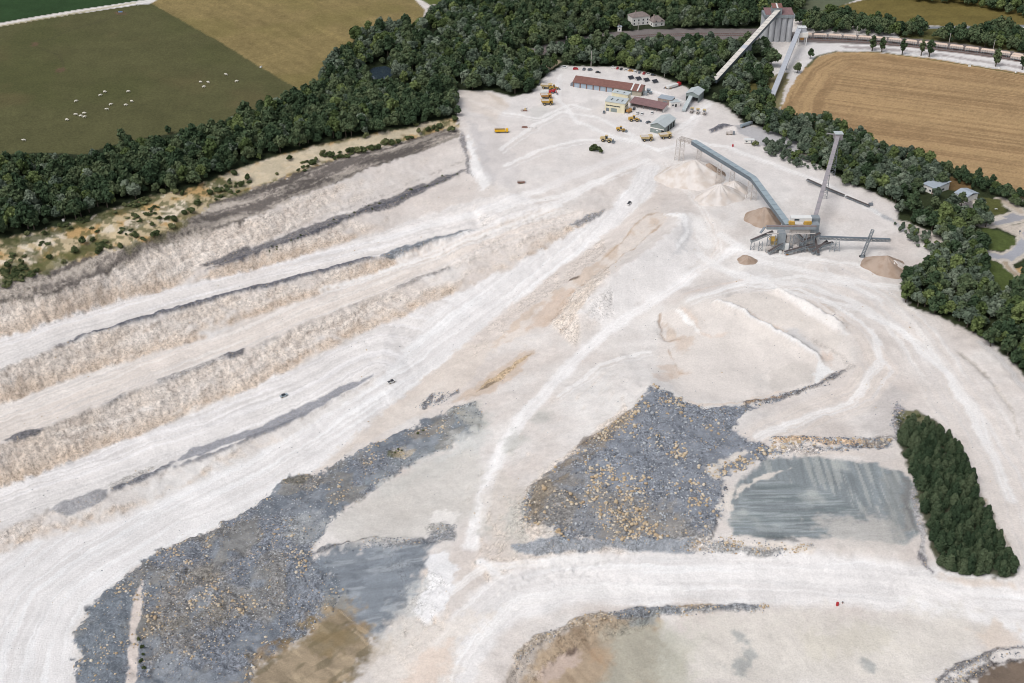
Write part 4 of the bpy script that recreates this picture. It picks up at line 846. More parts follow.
# ------------------------------------------------------------------ woods
AV = [(pw, 2.0), (world_poly([(365,70),(372,64),(390,63),(397,70),(394,84),(384,92),(370,90)]), 0.0), (world_poly(railbed), 2.5)]
def corr(a, b, w):
    a = Vector(at(*[np.array([v]) for v in a])[0][:2]); b = Vector(at(*[np.array([v]) for v in b])[0][:2]); d = (b-a).normalized(); n = Vector((-d.y, d.x))*w
    return np.array([a+n, b+n, b-n, a-n])
HOUSE_AV = [world_poly(q) for q in ([(625,31),(655,31),(660,22),(625,20)], [(648,30),(668,31),(668,22),(648,22)], [(921,197),(940,202),(948,190),(925,186)], [(953,205),(976,206),(974,193),(955,191)], [(757,46),(797,46),(797,30),(757,30)], [(762,112),(784,112),(800,70),(815,50),(800,44),(790,60),(774,84)])]
AV += [(q, 1.0) for q in HOUSE_AV]
WOODS = [ # area, spacing, leaf kinds, group, label
 ([(-40,176),(0,168),(37,167),(85,169),(120,160),(170,150),(220,135),(262,114),(306,101),(322,88),(345,84),(400,82),(450,92),(455,116),(436,120),(406,126),(343,137),(271,154),(225,170),(185,188),(150,193),(88,214),(37,229),(0,236),(-40,246)], 6.6, ('dark',)*6+('grey',), 'trees of the wood on the left of the pit', 'tree of the wood left of the pit'),
 ([(322,88),(330,66),(348,60),(362,38),(378,31),(408,31),(424,32),(432,20),(440,12),(466,14),(485,20),(500,30),(512,94),(493,89),(470,89),(450,90),(400,82),(345,84)], 6.8, ('dark',)*3+('grey',)*3, 'trees around the pond', 'tree of the wood round the pond'),
 ([(440,12),(452,2),(470,-6),(620,-8),(800,-8),(800,10),(775,20),(755,28),(700,28),(650,30),(600,34),(567,41),(537,49),(500,60),(490,40),(470,18)], 7.4, ('dark',)*6+('grey',), 'trees beyond the railway', 'tree of the wood beyond the railway'),
 ([(500,62),(540,58),(580,49),(615,44),(645,47),(672,45),(700,42),(757,44),(768,64),(760,90),(770,126),(745,121),(727,104),(704,97),(690,86),(652,73),(622,65),(587,65),(562,64),(545,73),(530,91),(512,94)], 6.4, ('grey',)*3+('dark',)*3, 'trees between yard and railway', 'tree between works yard and railway'),
 ([(800,24),(830,18),(880,27),(915,30),(918,37),(860,34),(805,33)], 6.6, ('dark',), 'trees beyond the wagons', 'tree of the belt behind the goods wagons'),
 ([(930,40),(990,36),(1040,34),(1110,44),(1110,68),(1030,54),(980,46),(935,41)], 6.6, ('dark',), 'trees beyond the wagons', 'tree of the belt behind the goods wagons'),
 ([(880,-8),(920,2),(975,6),(1030,18),(1110,20),(1110,-20),(900,-20)], 7.5, ('dark',), 'trees at the top right corner', 'tree of the wood above the olive meadow'),
 ([(744,112),(768,117),(795,121),(828,126),(852,140),(878,152),(945,172),(940,190),(905,196),(898,203),(875,192),(843,181),(813,160),(800,146),(790,141),(768,132)], 5.4, ('grey',)*4+('dark',)*2, 'trees of the belt right of the plant', 'tree of the belt below the stubble field'),
 ([(768,144),(784,148),(806,157),(815,170),(800,167),(768,154)], 4.4, ('grey',), 'trees of the hedge beside the grey lane', 'low tree of the hedge beside the grey lane'),
 ([(898,203),(910,196),(925,200),(950,206),(975,212),(982,226),(975,236),(978,250),(983,262),(978,280),(985,294),(1030,300),(1100,310),(1100,410),(1050,385),(1024,372),(990,340),(940,315),(910,305),(906,288),(924,274),(944,258),(950,248),(935,232),(910,218),(899,216)], 5.6, ('grey',)*4+('dark',)*3, 'trees of the wood below the houses', 'tree of the wood below the houses'),
 ([(896,223),(912,232),(930,243),(946,252),(940,260),(922,246),(900,230)], 4.2, ('grey',), 'trees of the low hedge by the pit road', 'low tree of the hedge by the pit road'),
 ([(948,172),(975,180),(1003,193),(1030,205),(1030,210),(1008,202),(1000,198),(975,188),(955,180)], 5.0, ('dark',), 'trees behind the houses', 'hedge tree behind the bungalows'),
 ([(1022,272),(1036,262),(1060,270),(1060,300),(1034,292)], 5, ('dark',), 'trees at the right edge', 'tree by the lane at the right edge'),
]
CLEAR = [world_poly(q) for q in ([(950,200),(978,203),(977,217),(952,215)], [(424,36),(440,30),(446,36),(430,44)], [(560,22),(580,18),(585,25),(566,29)], [(500,20),(515,16),(520,24),(505,28)], [(866,168),(882,166),(888,174),(872,177)], [(920,208),(930,206),(934,214),(924,216)], [(608,58),(622,55),(626,60),(612,64)], [(674,53),(684,50),(690,55),(680,60)], [(748,60),(765,58),(766,70),(752,70)], [(536,61),(560,57),(563,64),(545,70)], [(762,72),(800,62),(800,74),(764,78)], [(700,12),(720,10),(725,22),(705,24)], [(740,88),(752,84),(764,96),(756,106)], [(948,196),(958,192),(957,202),(950,204)])]
AV += [(q, 0.0) for q in CLEAR]
AV2 = [(corr((712,99),(736,60), 6), 0), (corr((797,40),(768,108), 5), 0)]
big = []
for wi, (poly, sp, kinds, grp, lab) in enumerate(WOODS):
    X, Y = scatter(poly, sp, 500+wi, AV+AV2, grow=3.2); Z = zat(X, Y)
    for x, y, z in zip(X, Y, Z):
        key = random.choice(kinds); key = 'fresh' if random.random() < (.16 if wi else .08) else key; k = {5.4: .85, 4.4: .5, 4.2: .45, 5.0: .6, 5: .6, 5.6: .9}.get(sp, 1.0)*random.choice((.55, .75, .9, 1, 1.1, 1.25))*random.uniform(.88, 1.14)
        big.append([x, y, z, key, k, grp, lab])
B = np.array([(b[0], b[1], b[2]+5) for b in big]); pu, pv, pd = project(B)
inview = (pu > 4) & (pu < 1020) & (pv > 4) & (pv < 680)
rank = np.where(inview, np.array([b[4] for b in big])/pd, 0); order = np.argsort(-rank)
ind = set(order[:286].tolist()); rest = []
for k, b in enumerate(big):
    sc = (b[4]*random.uniform(.92, 1.08), b[4]*random.uniform(.92, 1.08), b[4]*random.uniform(.88, 1.12))
    if k in ind: plant(b[3], b[0], b[1], b[2], random.uniform(0, 6.28), sc, b[6], 'tree', b[5], 'tree')
    else: rest.append((b[0], b[1], b[2], {'dark': 0, 'grey': 6, 'fresh': 11}[b[3]]+random.randrange({'dark': 6, 'grey': 5, 'fresh': 4}[b[3]]), random.uniform(0, 6.28), *sc))
rest = np.array(rest)
def stuff_instances(name, rows, meshes, label):
    me = bpy.data.meshes.new(name); me.from_pydata(rows[:, :3].tolist(), [], [])
    a = me.attributes.new('variant', 'INT', 'POINT'); a.data.foreach_set('value', rows[:, 3].astype(np.int32))
    attr(me, 'turn', rows[:, 4], 'FLOAT'); a = me.attributes.new('size', 'FLOAT_VECTOR', 'POINT'); a.data.foreach_set('vector', np.ascontiguousarray(rows[:, 5:8], np.float32).ravel())
    ng = bpy.data.node_groups.new(name, 'GeometryNodeTree'); ng.interface.new_socket('Geometry', in_out='INPUT', socket_type='NodeSocketGeometry'); ng.interface.new_socket('Geometry', in_out='OUTPUT', socket_type='NodeSocketGeometry')
    N = ng.nodes; gi = N.new('NodeGroupInput'); go = N.new('NodeGroupOutput'); jo = N.new('GeometryNodeJoinGeometry'); io = N.new('GeometryNodeInstanceOnPoints')
    for src in reversed(meshes):
        oi = N.new('GeometryNodeObjectInfo'); oi.inputs['Object'].default_value = src; gt = N.new('GeometryNodeGeometryToInstance'); ng.links.new(oi.outputs['Geometry'], gt.inputs[0]); ng.links.new(gt.outputs[0], jo.inputs[0])
    io.inputs['Pick Instance'].default_value = True
    def na(nm, ty):
        n = N.new('GeometryNodeInputNamedAttribute'); n.data_type = ty; n.inputs['Name'].default_value = nm; return n.outputs[0]
    cx = N.new('ShaderNodeCombineXYZ'); ng.links.new(na('turn', 'FLOAT'), cx.inputs[2])
    ng.links.new(gi.outputs[0], io.inputs['Points']); ng.links.new(jo.outputs[0], io.inputs['Instance']); ng.links.new(na('variant', 'INT'), io.inputs['Instance Index']); ng.links.new(cx.outputs[0], io.inputs['Rotation']); ng.links.new(na('size', 'FLOAT_VECTOR'), io.inputs['Scale']); ng.links.new(io.outputs[0], go.inputs[0])
    o = bpy.data.objects.new(name, me); COL.objects.link(o); md = o.modifiers.new('scatter', 'NODES'); md.node_group = ng
    return tag(o, label, 'wood', None, 'stuff')
def crown_source(key):
    out = []
    for k in range(len(KINDS[key])):
        for kk, (root, ps) in PROTO.items():
            if kk[0] == key and kk[1] == k: out.append(ps[1]); break
        else:
            x, y, z = big[order[0]][:3]; raise RuntimeError('no tree of kind %s %d' % (key, k))
    return out
stuff_instances('far_wood', rest, crown_source('dark')+crown_source('grey')+crown_source('fresh'), 'mass of more distant green trees filling the woods at the top of the picture')

# lone trees
def tree_px(px, py, key, k, label, group=None, name='tree', zs=1.0):
    p = pt(px, py); return plant(key, p.x, p.y, p.z, random.uniform(0, 6.28), (k, k, k*zs), label, 'tree', group, name)
tree_px(226, 151, 'bright', .95, 'bright yellow green tree standing out among the dark wood above the pit')
tree_px(467, 72, 'bright', .45, 'small yellow green tree on the edge of the wood above the yard')
tree_px(124, 144, 'dark', .95, 'taller of two round trees standing out from the wood into the pasture')
tree_px(168, 134, 'dark', .6, 'smaller of two round trees standing out from the wood into the pasture')
tree_px(862, 148, 'slim', 1.25, 'tall pointed tree at the lower edge of the stubble field')
tree_px(828, 130, 'dark', .7, 'round tree at the stubble field edge behind the inclined conveyor head')
tree_px(796, 121, 'slim', .55, 'small dark tree on the lower left corner of the stubble field')
tree_px(810, 59, 'dark', .7, 'bushy dark tree on the white loading ground beside the stubble field corner')
tree_px(797, 73, 'dark', .85, 'dark rounded tree beside the right hand loading conveyor')
tree_px(936, 196, 'bright', .001, 'x') if False else None
tree_px(936.5, 199, 'grey', .9, 'light olive round tree in front of the low grey roofed house')
tree_px(961, 207, 'dark', .8, 'dark rounded tree in front of the smaller grey roofed house')
for k, (x, y, s) in enumerate(((872, 51, 1.0), (881.5, 52, .95), (902, 54.5, 1.0), (921, 55.5, 1.0), (929, 57, 1.1), (995.5, 66.5, 1.15), (1022, 70, 1.0))):
    tree_px(x, y, 'slim', s*1.25, ['leftmost slender tree on the verge between wagons and stubble field', 'second slender tree from the left on the verge before the wagons', 'single slender tree in the middle of the verge before the wagons', 'left tree of the close pair on the verge before the wagons', 'right tree of the close pair on the verge before the wagons', 'slender tree on the verge near the right hand end of the wagons', 'slender tree on the verge at the right edge of the picture'][k], 'slender trees on the verge before the wagons')
# pine plantation
X, Y = scatter([(903,423),(920,418),(934,424),(958,454),(984,512),(1016,573),(1008,577),(944,572),(932,545),(924,512),(911,464),(901,446)], 3.5, 601)
for x, y in zip(X, Y):
    plant('pine', x, y, zat(x, y), random.uniform(0, 6.28), random.uniform(.6, 1.3)*np.array((random.uniform(.9, 1.2), random.uniform(.9, 1.2), random.uniform(.8, 1.05))), 'pine of the dark plantation block', 'pine tree', 'pines of the plantation block', 'pine_tree')
tree_px(973, 488, 'pine', .35, 'small single pine just outside the right edge of the pine block', None, 'pine_tree')
# shrubs
def shrub_px(px, py, k, label, group): 
    p = pt(px, py); return plant('shrub', p.x, p.y, p.z-.1, random.uniform(0, 6.28), (k*random.uniform(.85, 1.2), k*random.uniform(.85, 1.2), k), label, 'shrub', group, 'shrub')
SL_, SG_ = 'shrub on the buff slope under the wood', 'shrubs on the slope under the wood'
for x, y in ((610,218),(640,195),(700,200),(690,230),(575,280),(620,262),(485,306),(440,310),(145,405),(255,370),(840,92),(880,82),(940,15),(990,36),(965,62),(740,172),(765,166),(790,135),(655,90),(700,90),(110,256),(180,255),(30,385),(90,375),(200,350),(300,325),(370,280),(330,290),(395,330),(545,265),(730,95)):
    shrub_px(x/4, 171+y/4, random.uniform(1.0, 1.9), SL_, SG_)
for x, y in ((135,640),(300,627),(375,612),(410,612),(440,552),(485,598),(515,578),(570,572),(605,558),(650,533),(710,517),(735,512),(795,482),(240,647),(225,660),(265,622),(780,527),(460,600),(430,610),(545,580),(640,505),(690,525),(330,632)):
    shrub_px(256+x/4, y/4, random.uniform(1.1, 2.0), SL_, SG_)
for q, n in (([(0,270),(62,258),(100,240),(112,246),(62,268),(0,290)], 80), ([(0,238),(88,217),(150,197),(150,203),(88,225),(0,248)], 60), ([(205,196),(225,184),(256,178),(330,152),(410,136),(440,126),(440,130),(356,156),(256,188),(215,202)], 60), ([(0,245),(100,222),(160,206),(215,186),(235,180),(230,192),(150,230),(60,262),(0,278)], 50)):
    wq = world_poly(q); lo, hi = wq.min(0), wq.max(0); xy = rng.uniform(lo, hi, (n*20, 2)); xy = xy[(signed(wq, 5, xy[:, 0], xy[:, 1]) > 0) & (fbm(xy[:, 0]*.11, xy[:, 1]*.11, 170, 2) > .52)][:n]
    for x, y in xy: plant('shrub', x, y, zat(x, y)-.1, random.uniform(0, 6.28), (random.uniform(.35, 1.0)*1.5, random.uniform(.5, 1.0)*1.5, random.uniform(.3, .9)), SL_, 'shrub', SG_, 'shrub')
for k in range(26):
    f = random.random(); x = 258+f*200; y = 255-f*82+random.uniform(-4, 3); shrub_px(x, y, random.uniform(.25, .55), 'small weed tuft on the grey stone ledge halfway up the upper face', 'weeds on the grey ledge')
shrub_px(592.5, 151, 1.9, 'tall left shrub of the green clump standing alone in the yard', None)
shrub_px(599.5, 152.5, 1.8, 'right shrub of the green clump standing alone in the yard', None)
shrub_px(595.5, 149, 1.5, 'middle shrub of the green clump standing alone in the yard', None)
shrub_px(755, 146, 1.6, 'green shrub beside the white trailer', None)
for x, y in ((142,648),(143,655),(141,662),(144,669),(139,640)): shrub_px(x, y, random.uniform(.55, .85), 'dark green shrub growing along the white path in the left stone heap', 'shrubs beside the white path')
for x, y in ((398,450),(402,451),(395,453),(418,434),(423,431)): shrub_px(x, y, random.uniform(.3, .55), 'olive tuft growing on the ridge of the left stone heap', 'tufts on the left stone heap')
for x, y in ((903,420),(908,418),(913,423),(905,428),(918,417)): shrub_px(x, y, random.uniform(.4, .7), 'pale scrub tuft at the upper end of the pine block', 'scrub at the head of the pine block')

# ------------------------------------------------------------------ boulders
def rock_mat(name, c):
    m = new_mat(name, rough=.9, spec=.15); b = m.node_tree.nodes['Principled BSDF']; g = nd(m, 'ShaderNodeNewGeometry'); oi = nd(m, 'ShaderNodeObjectInfo')
    ad = nd(m, 'ShaderNodeMath', operation='ADD'); lk(m, g.outputs['Random Per Island'], ad.inputs[0]); lk(m, oi.outputs['Random'], ad.inputs[1]); fr = nd(m, 'ShaderNodeMath', operation='FRACT'); lk(m, ad.outputs[0], fr.inputs[0])
    r = nd(m, 'ShaderNodeValToRGB'); e = r.color_ramp.elements
    for k, cc in enumerate(c):
        q = e[k] if k < 2 else e.new(.5); q.color = (*[float(v) for v in alb(*cc)], 1)
    e[0].position = 0
    lk(m, fr.outputs[0], r.inputs[0]); lk(m, r.outputs[0], b.inputs['Base Color']); return m
M_grey = rock_mat('grey_limestone', [(104,108,116),(200,204,208),(146,150,158)]); M_buff = rock_mat('buff_limestone', [(184,162,134),(222,212,196),(204,184,156)])
ROCKS = []
for k in range(6):
    r = np.random.default_rng(700+k); v = ICO_V*r.uniform(.7, 1.15, (12, 1))*np.array((1.15, .9, .72)); ROCKS.append(v)
def rock_field(n, poly, seed, smin, smax, buff, clump):
    r = np.random.default_rng(seed); q = world_poly(poly); lo, hi = q.min(0), q.max(0); xy = r.uniform(lo, hi, (n*5, 2)); s = signed(q, 3, xy[:, 0], xy[:, 1])
    ok = s > .3-2.6*r.random(len(s))**2; xy = xy[ok]; cl = fbm(xy[:, 0]*.05, xy[:, 1]*.05, 150, 3); ok = r.random(len(xy)) < sstep(.4, .6, cl)*.9+.1; xy = xy[ok][:n]
    size = .52*(smin+(smax-smin)*(.75*r.random(len(xy))**3.0+.75*r.random(len(xy))**16)); cb = fbm(xy[:, 0]*.07, xy[:, 1]*.07, 155, 3); isb = r.random(len(xy)) < buff*2.6*sstep(.5, .66, cb)+.03
    size = np.where(isb, size*1.5, size); return np.column_stack([xy, zat(xy[:, 0], xy[:, 1]), size, isb])
FIELDS = [rock_field(4200, CENTRE, 801, .45, 1.7, .3, 1), rock_field(5200, LEFTR, 802, .4, 1.35, .26, 1),
          rock_field(420, [(770,438),(830,437),(885,440),(885,447),(830,446),(770,445)], 803, .5, 1.4, .6, 1), rock_field(260, [(735,407),(767,399),(805,387),(845,370),(846,374),(805,392),(767,404),(736,409)], 804, .4, 1.2, .2, 1),
          rock_field(520, [(510,668),(545,634),(587,616),(625,608),(700,605),(770,605),(770,610),(700,613),(625,617),(587,626),(545,643),(518,672)], 805, .35, 1.1, .35, 1), rock_field(200, [(930,690),(973,660),(1030,643),(1030,650),(990,662),(950,690)], 806, .35, 1.0, .1, 1),
          rock_field(300, [(426,540),(376,538),(331,546),(310,558),(314,560),(335,552),(376,546),(428,545)], 807, .4, 1.0, .05, 1), rock_field(150, [(424,540),(428,527),(440,523),(457,526),(456,541)], 808, .4, 1.1, .05, 1),
          rock_field(260, [(680,545),(712,536),(812,545),(770,557),(712,553)], 809, .4, 1.1, .3, 1), rock_field(150, [(415,410),(430,394),(460,391),(440,404)], 810, .5, 1.3, 0, 1), rock_field(130, [(896,402),(905,410),(900,440),(888,438)], 811, .5, 1.3, 0, 1)]
FIELDS.append(rock_field(420, [(-20,345),(60,300),(200,262),(330,215),(460,165),(520,190),(640,205),(620,226),(512,306),(416,385),(306,475),(160,550),(70,640),(-20,690)], 812, .3, .85, .1, 1))
FIELDS.append(rock_field(420, [(664,200),(760,250),(900,280),(1020,480),(1020,560),(900,420),(760,400),(640,380),(520,500),(440,620),(420,480),(520,350)], 813, .3, .8, .2, 1))
allr = np.concatenate([np.column_stack([f, np.full(len(f), k)]) for k, f in enumerate(FIELDS)])
ro = np.argsort(-allr[:, 3]); top = allr[ro[:280]]; low = allr[ro[280:]]
WHERE = {0: ('the central stone heap', 'lying on the central stone heap'), 1: ('the left stone heap', 'lying on the long left stone heap'), 2: ('the stone bank above the settling bed', 'in the stone bank above the grey settling bed')}
rmesh = {}
for b, mt in ((0, M_grey), (1, M_buff)):
    rmesh[b] = []
    for v in ROCKS:
        rmesh[b].append(mesh_from('boulder', v, ICO_F, mt))
proto_r = {}
for x, y, z, s, b, w in top:
    b = int(b); k = random.randrange(6); g, d = WHERE.get(int(w), ('the stone banks', 'lying in a bank of broken stone'))
    o = bpy.data.objects.new('boulder', rmesh[b][k]); COL.objects.link(o); o.location = (x, y, z+s*.25); o.scale = (s, s, s); o.rotation_euler = (random.uniform(-.3, .3), random.uniform(-.3, .3), random.uniform(0, 6.28))
    tag(o, ('buff' if b else 'grey')+' limestone boulder '+d, 'boulder', ('buff' if b else 'grey')+' boulders of '+g)
V, F, n0 = {0: [], 1: []}, {0: [], 1: []}, {0: 0, 1: 0}
r = np.random.default_rng(900)
for x, y, z, s, b, w in low:
    b = int(b); a = r.uniform(0, 6.28); v = ROCKS[r.integers(6)]*s; c, d = math.cos(a), math.sin(a)
    V[b].append(np.column_stack([v[:, 0]*c-v[:, 1]*d+x, v[:, 0]*d+v[:, 1]*c+y, v[:, 2]+z+s*.2])); F[b].append(ICO_F+n0[b]); n0[b] += 12
for b, nm, lb, mt in ((0, 'grey_rubble', 'countless grey broken stones of the rubble heaps', M_grey), (1, 'buff_rubble', 'countless buff broken stones among the grey rubble heaps', M_buff)):
    o = bpy.data.objects.new(nm, mesh_from(nm, np.concatenate(V[b]), np.concatenate(F[b]), mt)); COL.objects.link(o); tag(o, lb, 'rubble', None, 'stuff')
# pond
mw = new_mat('pond_water', (.03, .045, .06), .06, .5)
sdw = world_poly([(360,70),(372,62),(388,61),(398,69),(396,78),(380,81),(362,79)]); me = bpy.data.meshes.new('pond'); me.from_pydata([(x, y, pond_z-.15) for x, y in sdw], [], [list(range(len(sdw)))]); me.materials.append(mw)
if me.polygons[0].normal.z < 0: me.flip_normals()
o = bpy.data.objects.new('pond', me); COL.objects.link(o); o['kind'] = 'structure'
# ------------------------------------------------------------------ built things
class MB:
    def __init__(s): s.v, s.f = [], []
    def add(s, v, f): k = len(s.v); s.v += [tuple(map(float, p)) for p in v]; s.f += [tuple(i+k for i in q) for q in f]; return s
    def hexa(s, p): return s.add(p, [(3,2,1,0),(4,5,6,7),(0,1,5,4),(1,2,6,5),(2,3,7,6),(3,0,4,7)])
    def box(s, cx, cy, z0, sx, sy, sz, top=1.0, tx=0.0):
        a, b = sx/2, sy/2; q = top
        return s.hexa([(cx-a,cy-b,z0),(cx+a,cy-b,z0),(cx+a,cy+b,z0),(cx-a,cy+b,z0),(cx-a*q+tx,cy-b*q,z0+sz),(cx+a*q+tx,cy-b*q,z0+sz),(cx+a*q+tx,cy+b*q,z0+sz),(cx-a*q+tx,cy+b*q,z0+sz)])
    def prism_x(s, prof, x0, x1):
        n = len(prof); v = [(x0, y, z) for y, z in prof]+[(x1, y, z) for y, z in prof]
        return s.add(v, [tuple(range(n))[::-1], tuple(range(n, 2*n))]+[(k, (k+1) % n, n+(k+1) % n, n+k) for k in range(n)])
    def prism_y(s, prof, y0, y1):
        n = len(prof); v = [(x, y0, z) for x, z in prof]+[(x, y1, z) for x, z in prof]
        return s.add(v, [tuple(range(n)), tuple(range(n, 2*n))[::-1]]+[(k, n+k, n+(k+1) % n, (k+1) % n) for k in range(n)])
    def bar(s, p, q, w, h=None, up=(0, 0, 1)):
        h = w if h is None else h; p, q = Vector(p), Vector(q); d = (q-p).normalized(); u = Vector(up)
        if abs(d.dot(u)) > .97: u = Vector((0, 1, 0))
        a = d.cross(u).normalized()*w/2; b = a.cross(d).normalized()*h/2
        return s.hexa([p-a-b, p+a-b, p+a+b, p-a+b, q-a-b, q+a-b, q+a+b, q-a+b])
    def cyl(s, p, q, r0, r1=None, n=12):
        r1 = r0 if r1 is None else r1; p, q = Vector(p), Vector(q); d = (q-p).normalized(); a = d.orthogonal().normalized(); b = d.cross(a)
        v = [p+(a*math.cos(6.28318*k/n)+b*math.sin(6.28318*k/n))*r0 for k in range(n)]+[q+(a*math.cos(6.28318*k/n)+b*math.sin(6.28318*k/n))*r1 for k in range(n)]
        return s.add(v, [tuple(range(n))[::-1], tuple(range(n, 2*n))]+[(k, (k+1) % n, n+(k+1) % n, n+k) for k in range(n)])
    def lattice(s, p, q, w, h, bay, t=.22):
        """open four-chord truss"""
        p, q = Vector(p), Vector(q); d = (q-p); L_ = d.length; d /= L_; a = d.cross(Vector((0, 0, 1)))
        if a.length < .1: a = Vector((1, 0, 0))
        a = a.normalized()*w/2; b = a.cross(d).normalized()*h/2; C = [-a-b, a-b, a+b, -a+b]; n = max(1, int(L_/bay))
        for c in C: s.bar(p+c, q+c, t)
        for k in range(n+1):
            o = p+d*(L_*k/n)
            for i in range(4): s.bar(o+C[i], o+C[(i+1) % 4], t*.8)
            if k < n:
                e = p+d*(L_*(k+1)/n)
                for i in range(4): s.bar(o+C[i], e+C[(i+1) % 4], t*.7)
        return s
    def build(s, name, mat, parent=None):
        me = bpy.data.meshes.new(name); me.from_pydata(s.v, [], s.f); me.materials.append(mat)
        import bmesh; bm = bmesh.new(); bm.from_mesh(me); bmesh.ops.recalc_face_normals(bm, faces=bm.faces); bm.to_mesh(me); bm.free(); return part(name, me, parent)
def wear(name, col, rough=.6, metal=0.0, amt=.25, scale=.6, streak=True, spec=.3):
    m = new_mat(name, alb(*col), rough, spec, metal); b = m.node_tree.nodes['Principled BSDF']; tc = nd(m, 'ShaderNodeTexCoord'); mp = nd(m, 'ShaderNodeMapping')
    mp.inputs['Scale'].default_value = (1, 1, .25 if streak else 1); lk(m, tc.outputs['Object'], mp.inputs[0]); n = nd(m, 'ShaderNodeTexNoise', Scale=scale, Detail=6.0, Roughness=.7); lk(m, mp.outputs[0], n.inputs['Vector'])
    r = nd(m, 'ShaderNodeMapRange'); r.inputs[1].default_value = .3; r.inputs[2].default_value = .7; r.inputs[3].default_value = 1-amt; r.inputs[4].default_value = 1+amt*.6; lk(m, n.outputs[0], r.inputs[0])
    v = nd(m, 'ShaderNodeVectorMath', operation='SCALE'); v.inputs[0].default_value = tuple(float(c) for c in alb(*col)); lk(m, r.outputs[0], v.inputs['Scale']); lk(m, v.outputs[0], b.inputs['Base Color']); return m
def roofmat(name, col, scale=(0, 6.0), amt=.2):
    m = wear(name, col, .75, 0, amt, .5); b = m.node_tree.nodes['Principled BSDF']; tc = nd(m, 'ShaderNodeTexCoord'); w = nd(m, 'ShaderNodeTexWave', Scale=1.1, Distortion=.2); lk(m, tc.outputs['Object'], w.inputs['Vector'])
    bp = nd(m, 'ShaderNodeBump', Strength=.6, Distance=.12); lk(m, w.outputs['Fac'], bp.inputs['Height']); lk(m, bp.outputs[0], b.inputs['Normal']); return m
K = dict(
 pure_yellow=wear('bright_yellow', (236, 184, 40), .5, 0, .12),
 redroof=roofmat('rust_brown_sheet', (136, 98, 90)), redroof2=roofmat('faded_red_sheet', (142, 112, 112)), greyroof=roofmat('pale_grey_sheet', (196, 204, 206), amt=.1), whiteroof=roofmat('white_sheet', (228, 230, 230), amt=.1),
 tile=roofmat('brown_roof_tiles', (138, 126, 122)), slate=roofmat('grey_slate', (172, 182, 192), amt=.12), cream=wear('cream_render', (230, 222, 192), amt=.12), white=wear('white_render', (244, 241, 236), amt=.15), conc=wear('concrete', (190, 192, 196), .85, 0, .22, .3),
 greywall=wear('grey_green_sheet', (142, 152, 150), amt=.15), block=wear('bare_blockwork', (168, 152, 142), .9, 0, .2), door=wear('blue_grey_door', (170, 184, 198), amt=.12), tan=wear('tan_wall', (186, 178, 162), amt=.15), dark=new_mat('dark_opening', (.02, .02, .022), .6), glass=new_mat('dark_glass', (.03, .04, .05), .12, .5),
 steel=wear('grey_steel', (158, 166, 172), .5, .3, .2), dsteel=wear('dark_steel', (136, 143, 149), .6, .1, .2), lsteel=wear('dusty_steel', (206, 198, 192), .7, 0, .2), belt=wear('rubber_belt', (92, 84, 84), .8, 0, .25), rust=wear('rust_brown_steel', (140, 108, 98), .8, 0, .3),
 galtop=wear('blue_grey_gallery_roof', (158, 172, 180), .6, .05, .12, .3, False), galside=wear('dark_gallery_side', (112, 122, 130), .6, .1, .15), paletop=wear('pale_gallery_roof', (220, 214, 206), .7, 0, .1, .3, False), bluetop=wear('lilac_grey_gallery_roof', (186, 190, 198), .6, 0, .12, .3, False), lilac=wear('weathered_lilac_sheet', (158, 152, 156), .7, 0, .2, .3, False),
 yellow=wear('machine_yellow', (202, 162, 80), .5, 0, .25), orange=wear('machine_orange', (196, 146, 86), .5, 0, .2), dyellow=wear('dusty_yellow', (206, 184, 138), .7, 0, .25), red=wear('red_paint', (186, 52, 58), .45, 0, .15), wpaint=wear('white_paint', (232, 232, 230), .4, 0, .06), gpaint=wear('grey_paint', (128, 134, 142), .4, 0, .1), dpaint=wear('dark_paint', (58, 60, 66), .35, 0, .1), blue=wear('blue_paint', (60, 120, 190), .4, 0, .1), green=wear('green_paint', (60, 150, 110), .5, 0, .1),
 tyre=new_mat('tyre_rubber', (.03, .03, .032), .85), load=wear('pale_stone_load', (222, 200, 184), .95, 0, .2, .8, False), silver=wear('silver_paint', (176, 190, 198), .35, .4, .1), ochre=wear('ochre_load', (196, 148, 100), .95, 0, .2, .8, False))
def two(a, b):
    """base corner, heading and length of a front that runs between two sighted ground points"""
    A_, B_ = pt(*a), pt(*b); d = B_-A_; return A_, math.atan2(d.y, d.x), math.hypot(d.x, d.y)
def thing(name, label, cat, loc, rz=0.0, group=None): return tag(empty(name, loc, rz), label, cat, group)
def sub(mb, name, mat, par): return mb.build(name, mat, par)
def local(root, p):
    v = Vector(p)-root.location; c, s = math.cos(-root.rotation_euler.z), math.sin(-root.rotation_euler.z); return (v.x*c-v.y*s, v.x*s+v.y*c, v.z)
def over(px, py, h): p = pt(px, py); return Vector((p.x, p.y, p.z+h))
def walls(t, L_, D, h, mat, gables=None, th=.3, slope=None):
    """four walls as one part; gables: ridge height (ridge along x)"""
    b = MB(); hb = h if slope is None else slope
    b.hexa([(0,0,-1),(L_,0,-1),(L_,th,-1),(0,th,-1),(0,0,h),(L_,0,h),(L_,th,h),(0,th,h)]).hexa([(0,D-th,-1),(L_,D-th,-1),(L_,D,-1),(0,D,-1),(0,D-th,hb),(L_,D-th,hb),(L_,D,hb),(0,D,hb)])
    for x in (0, L_-th):
        prof = [(th+.002, -1), (D-th-.002, -1), (D-th-.002, hb-.01), (th+.002, h-.01)] if not gables else [(th+.002, -1), (D-th-.002, -1), (D-th-.002, h-.01), (D/2, gables-.05), (th+.002, h-.01)]
        b.prism_x(prof, x+.003, x+th-.003)
    return sub(b, 'wall', mat, t)
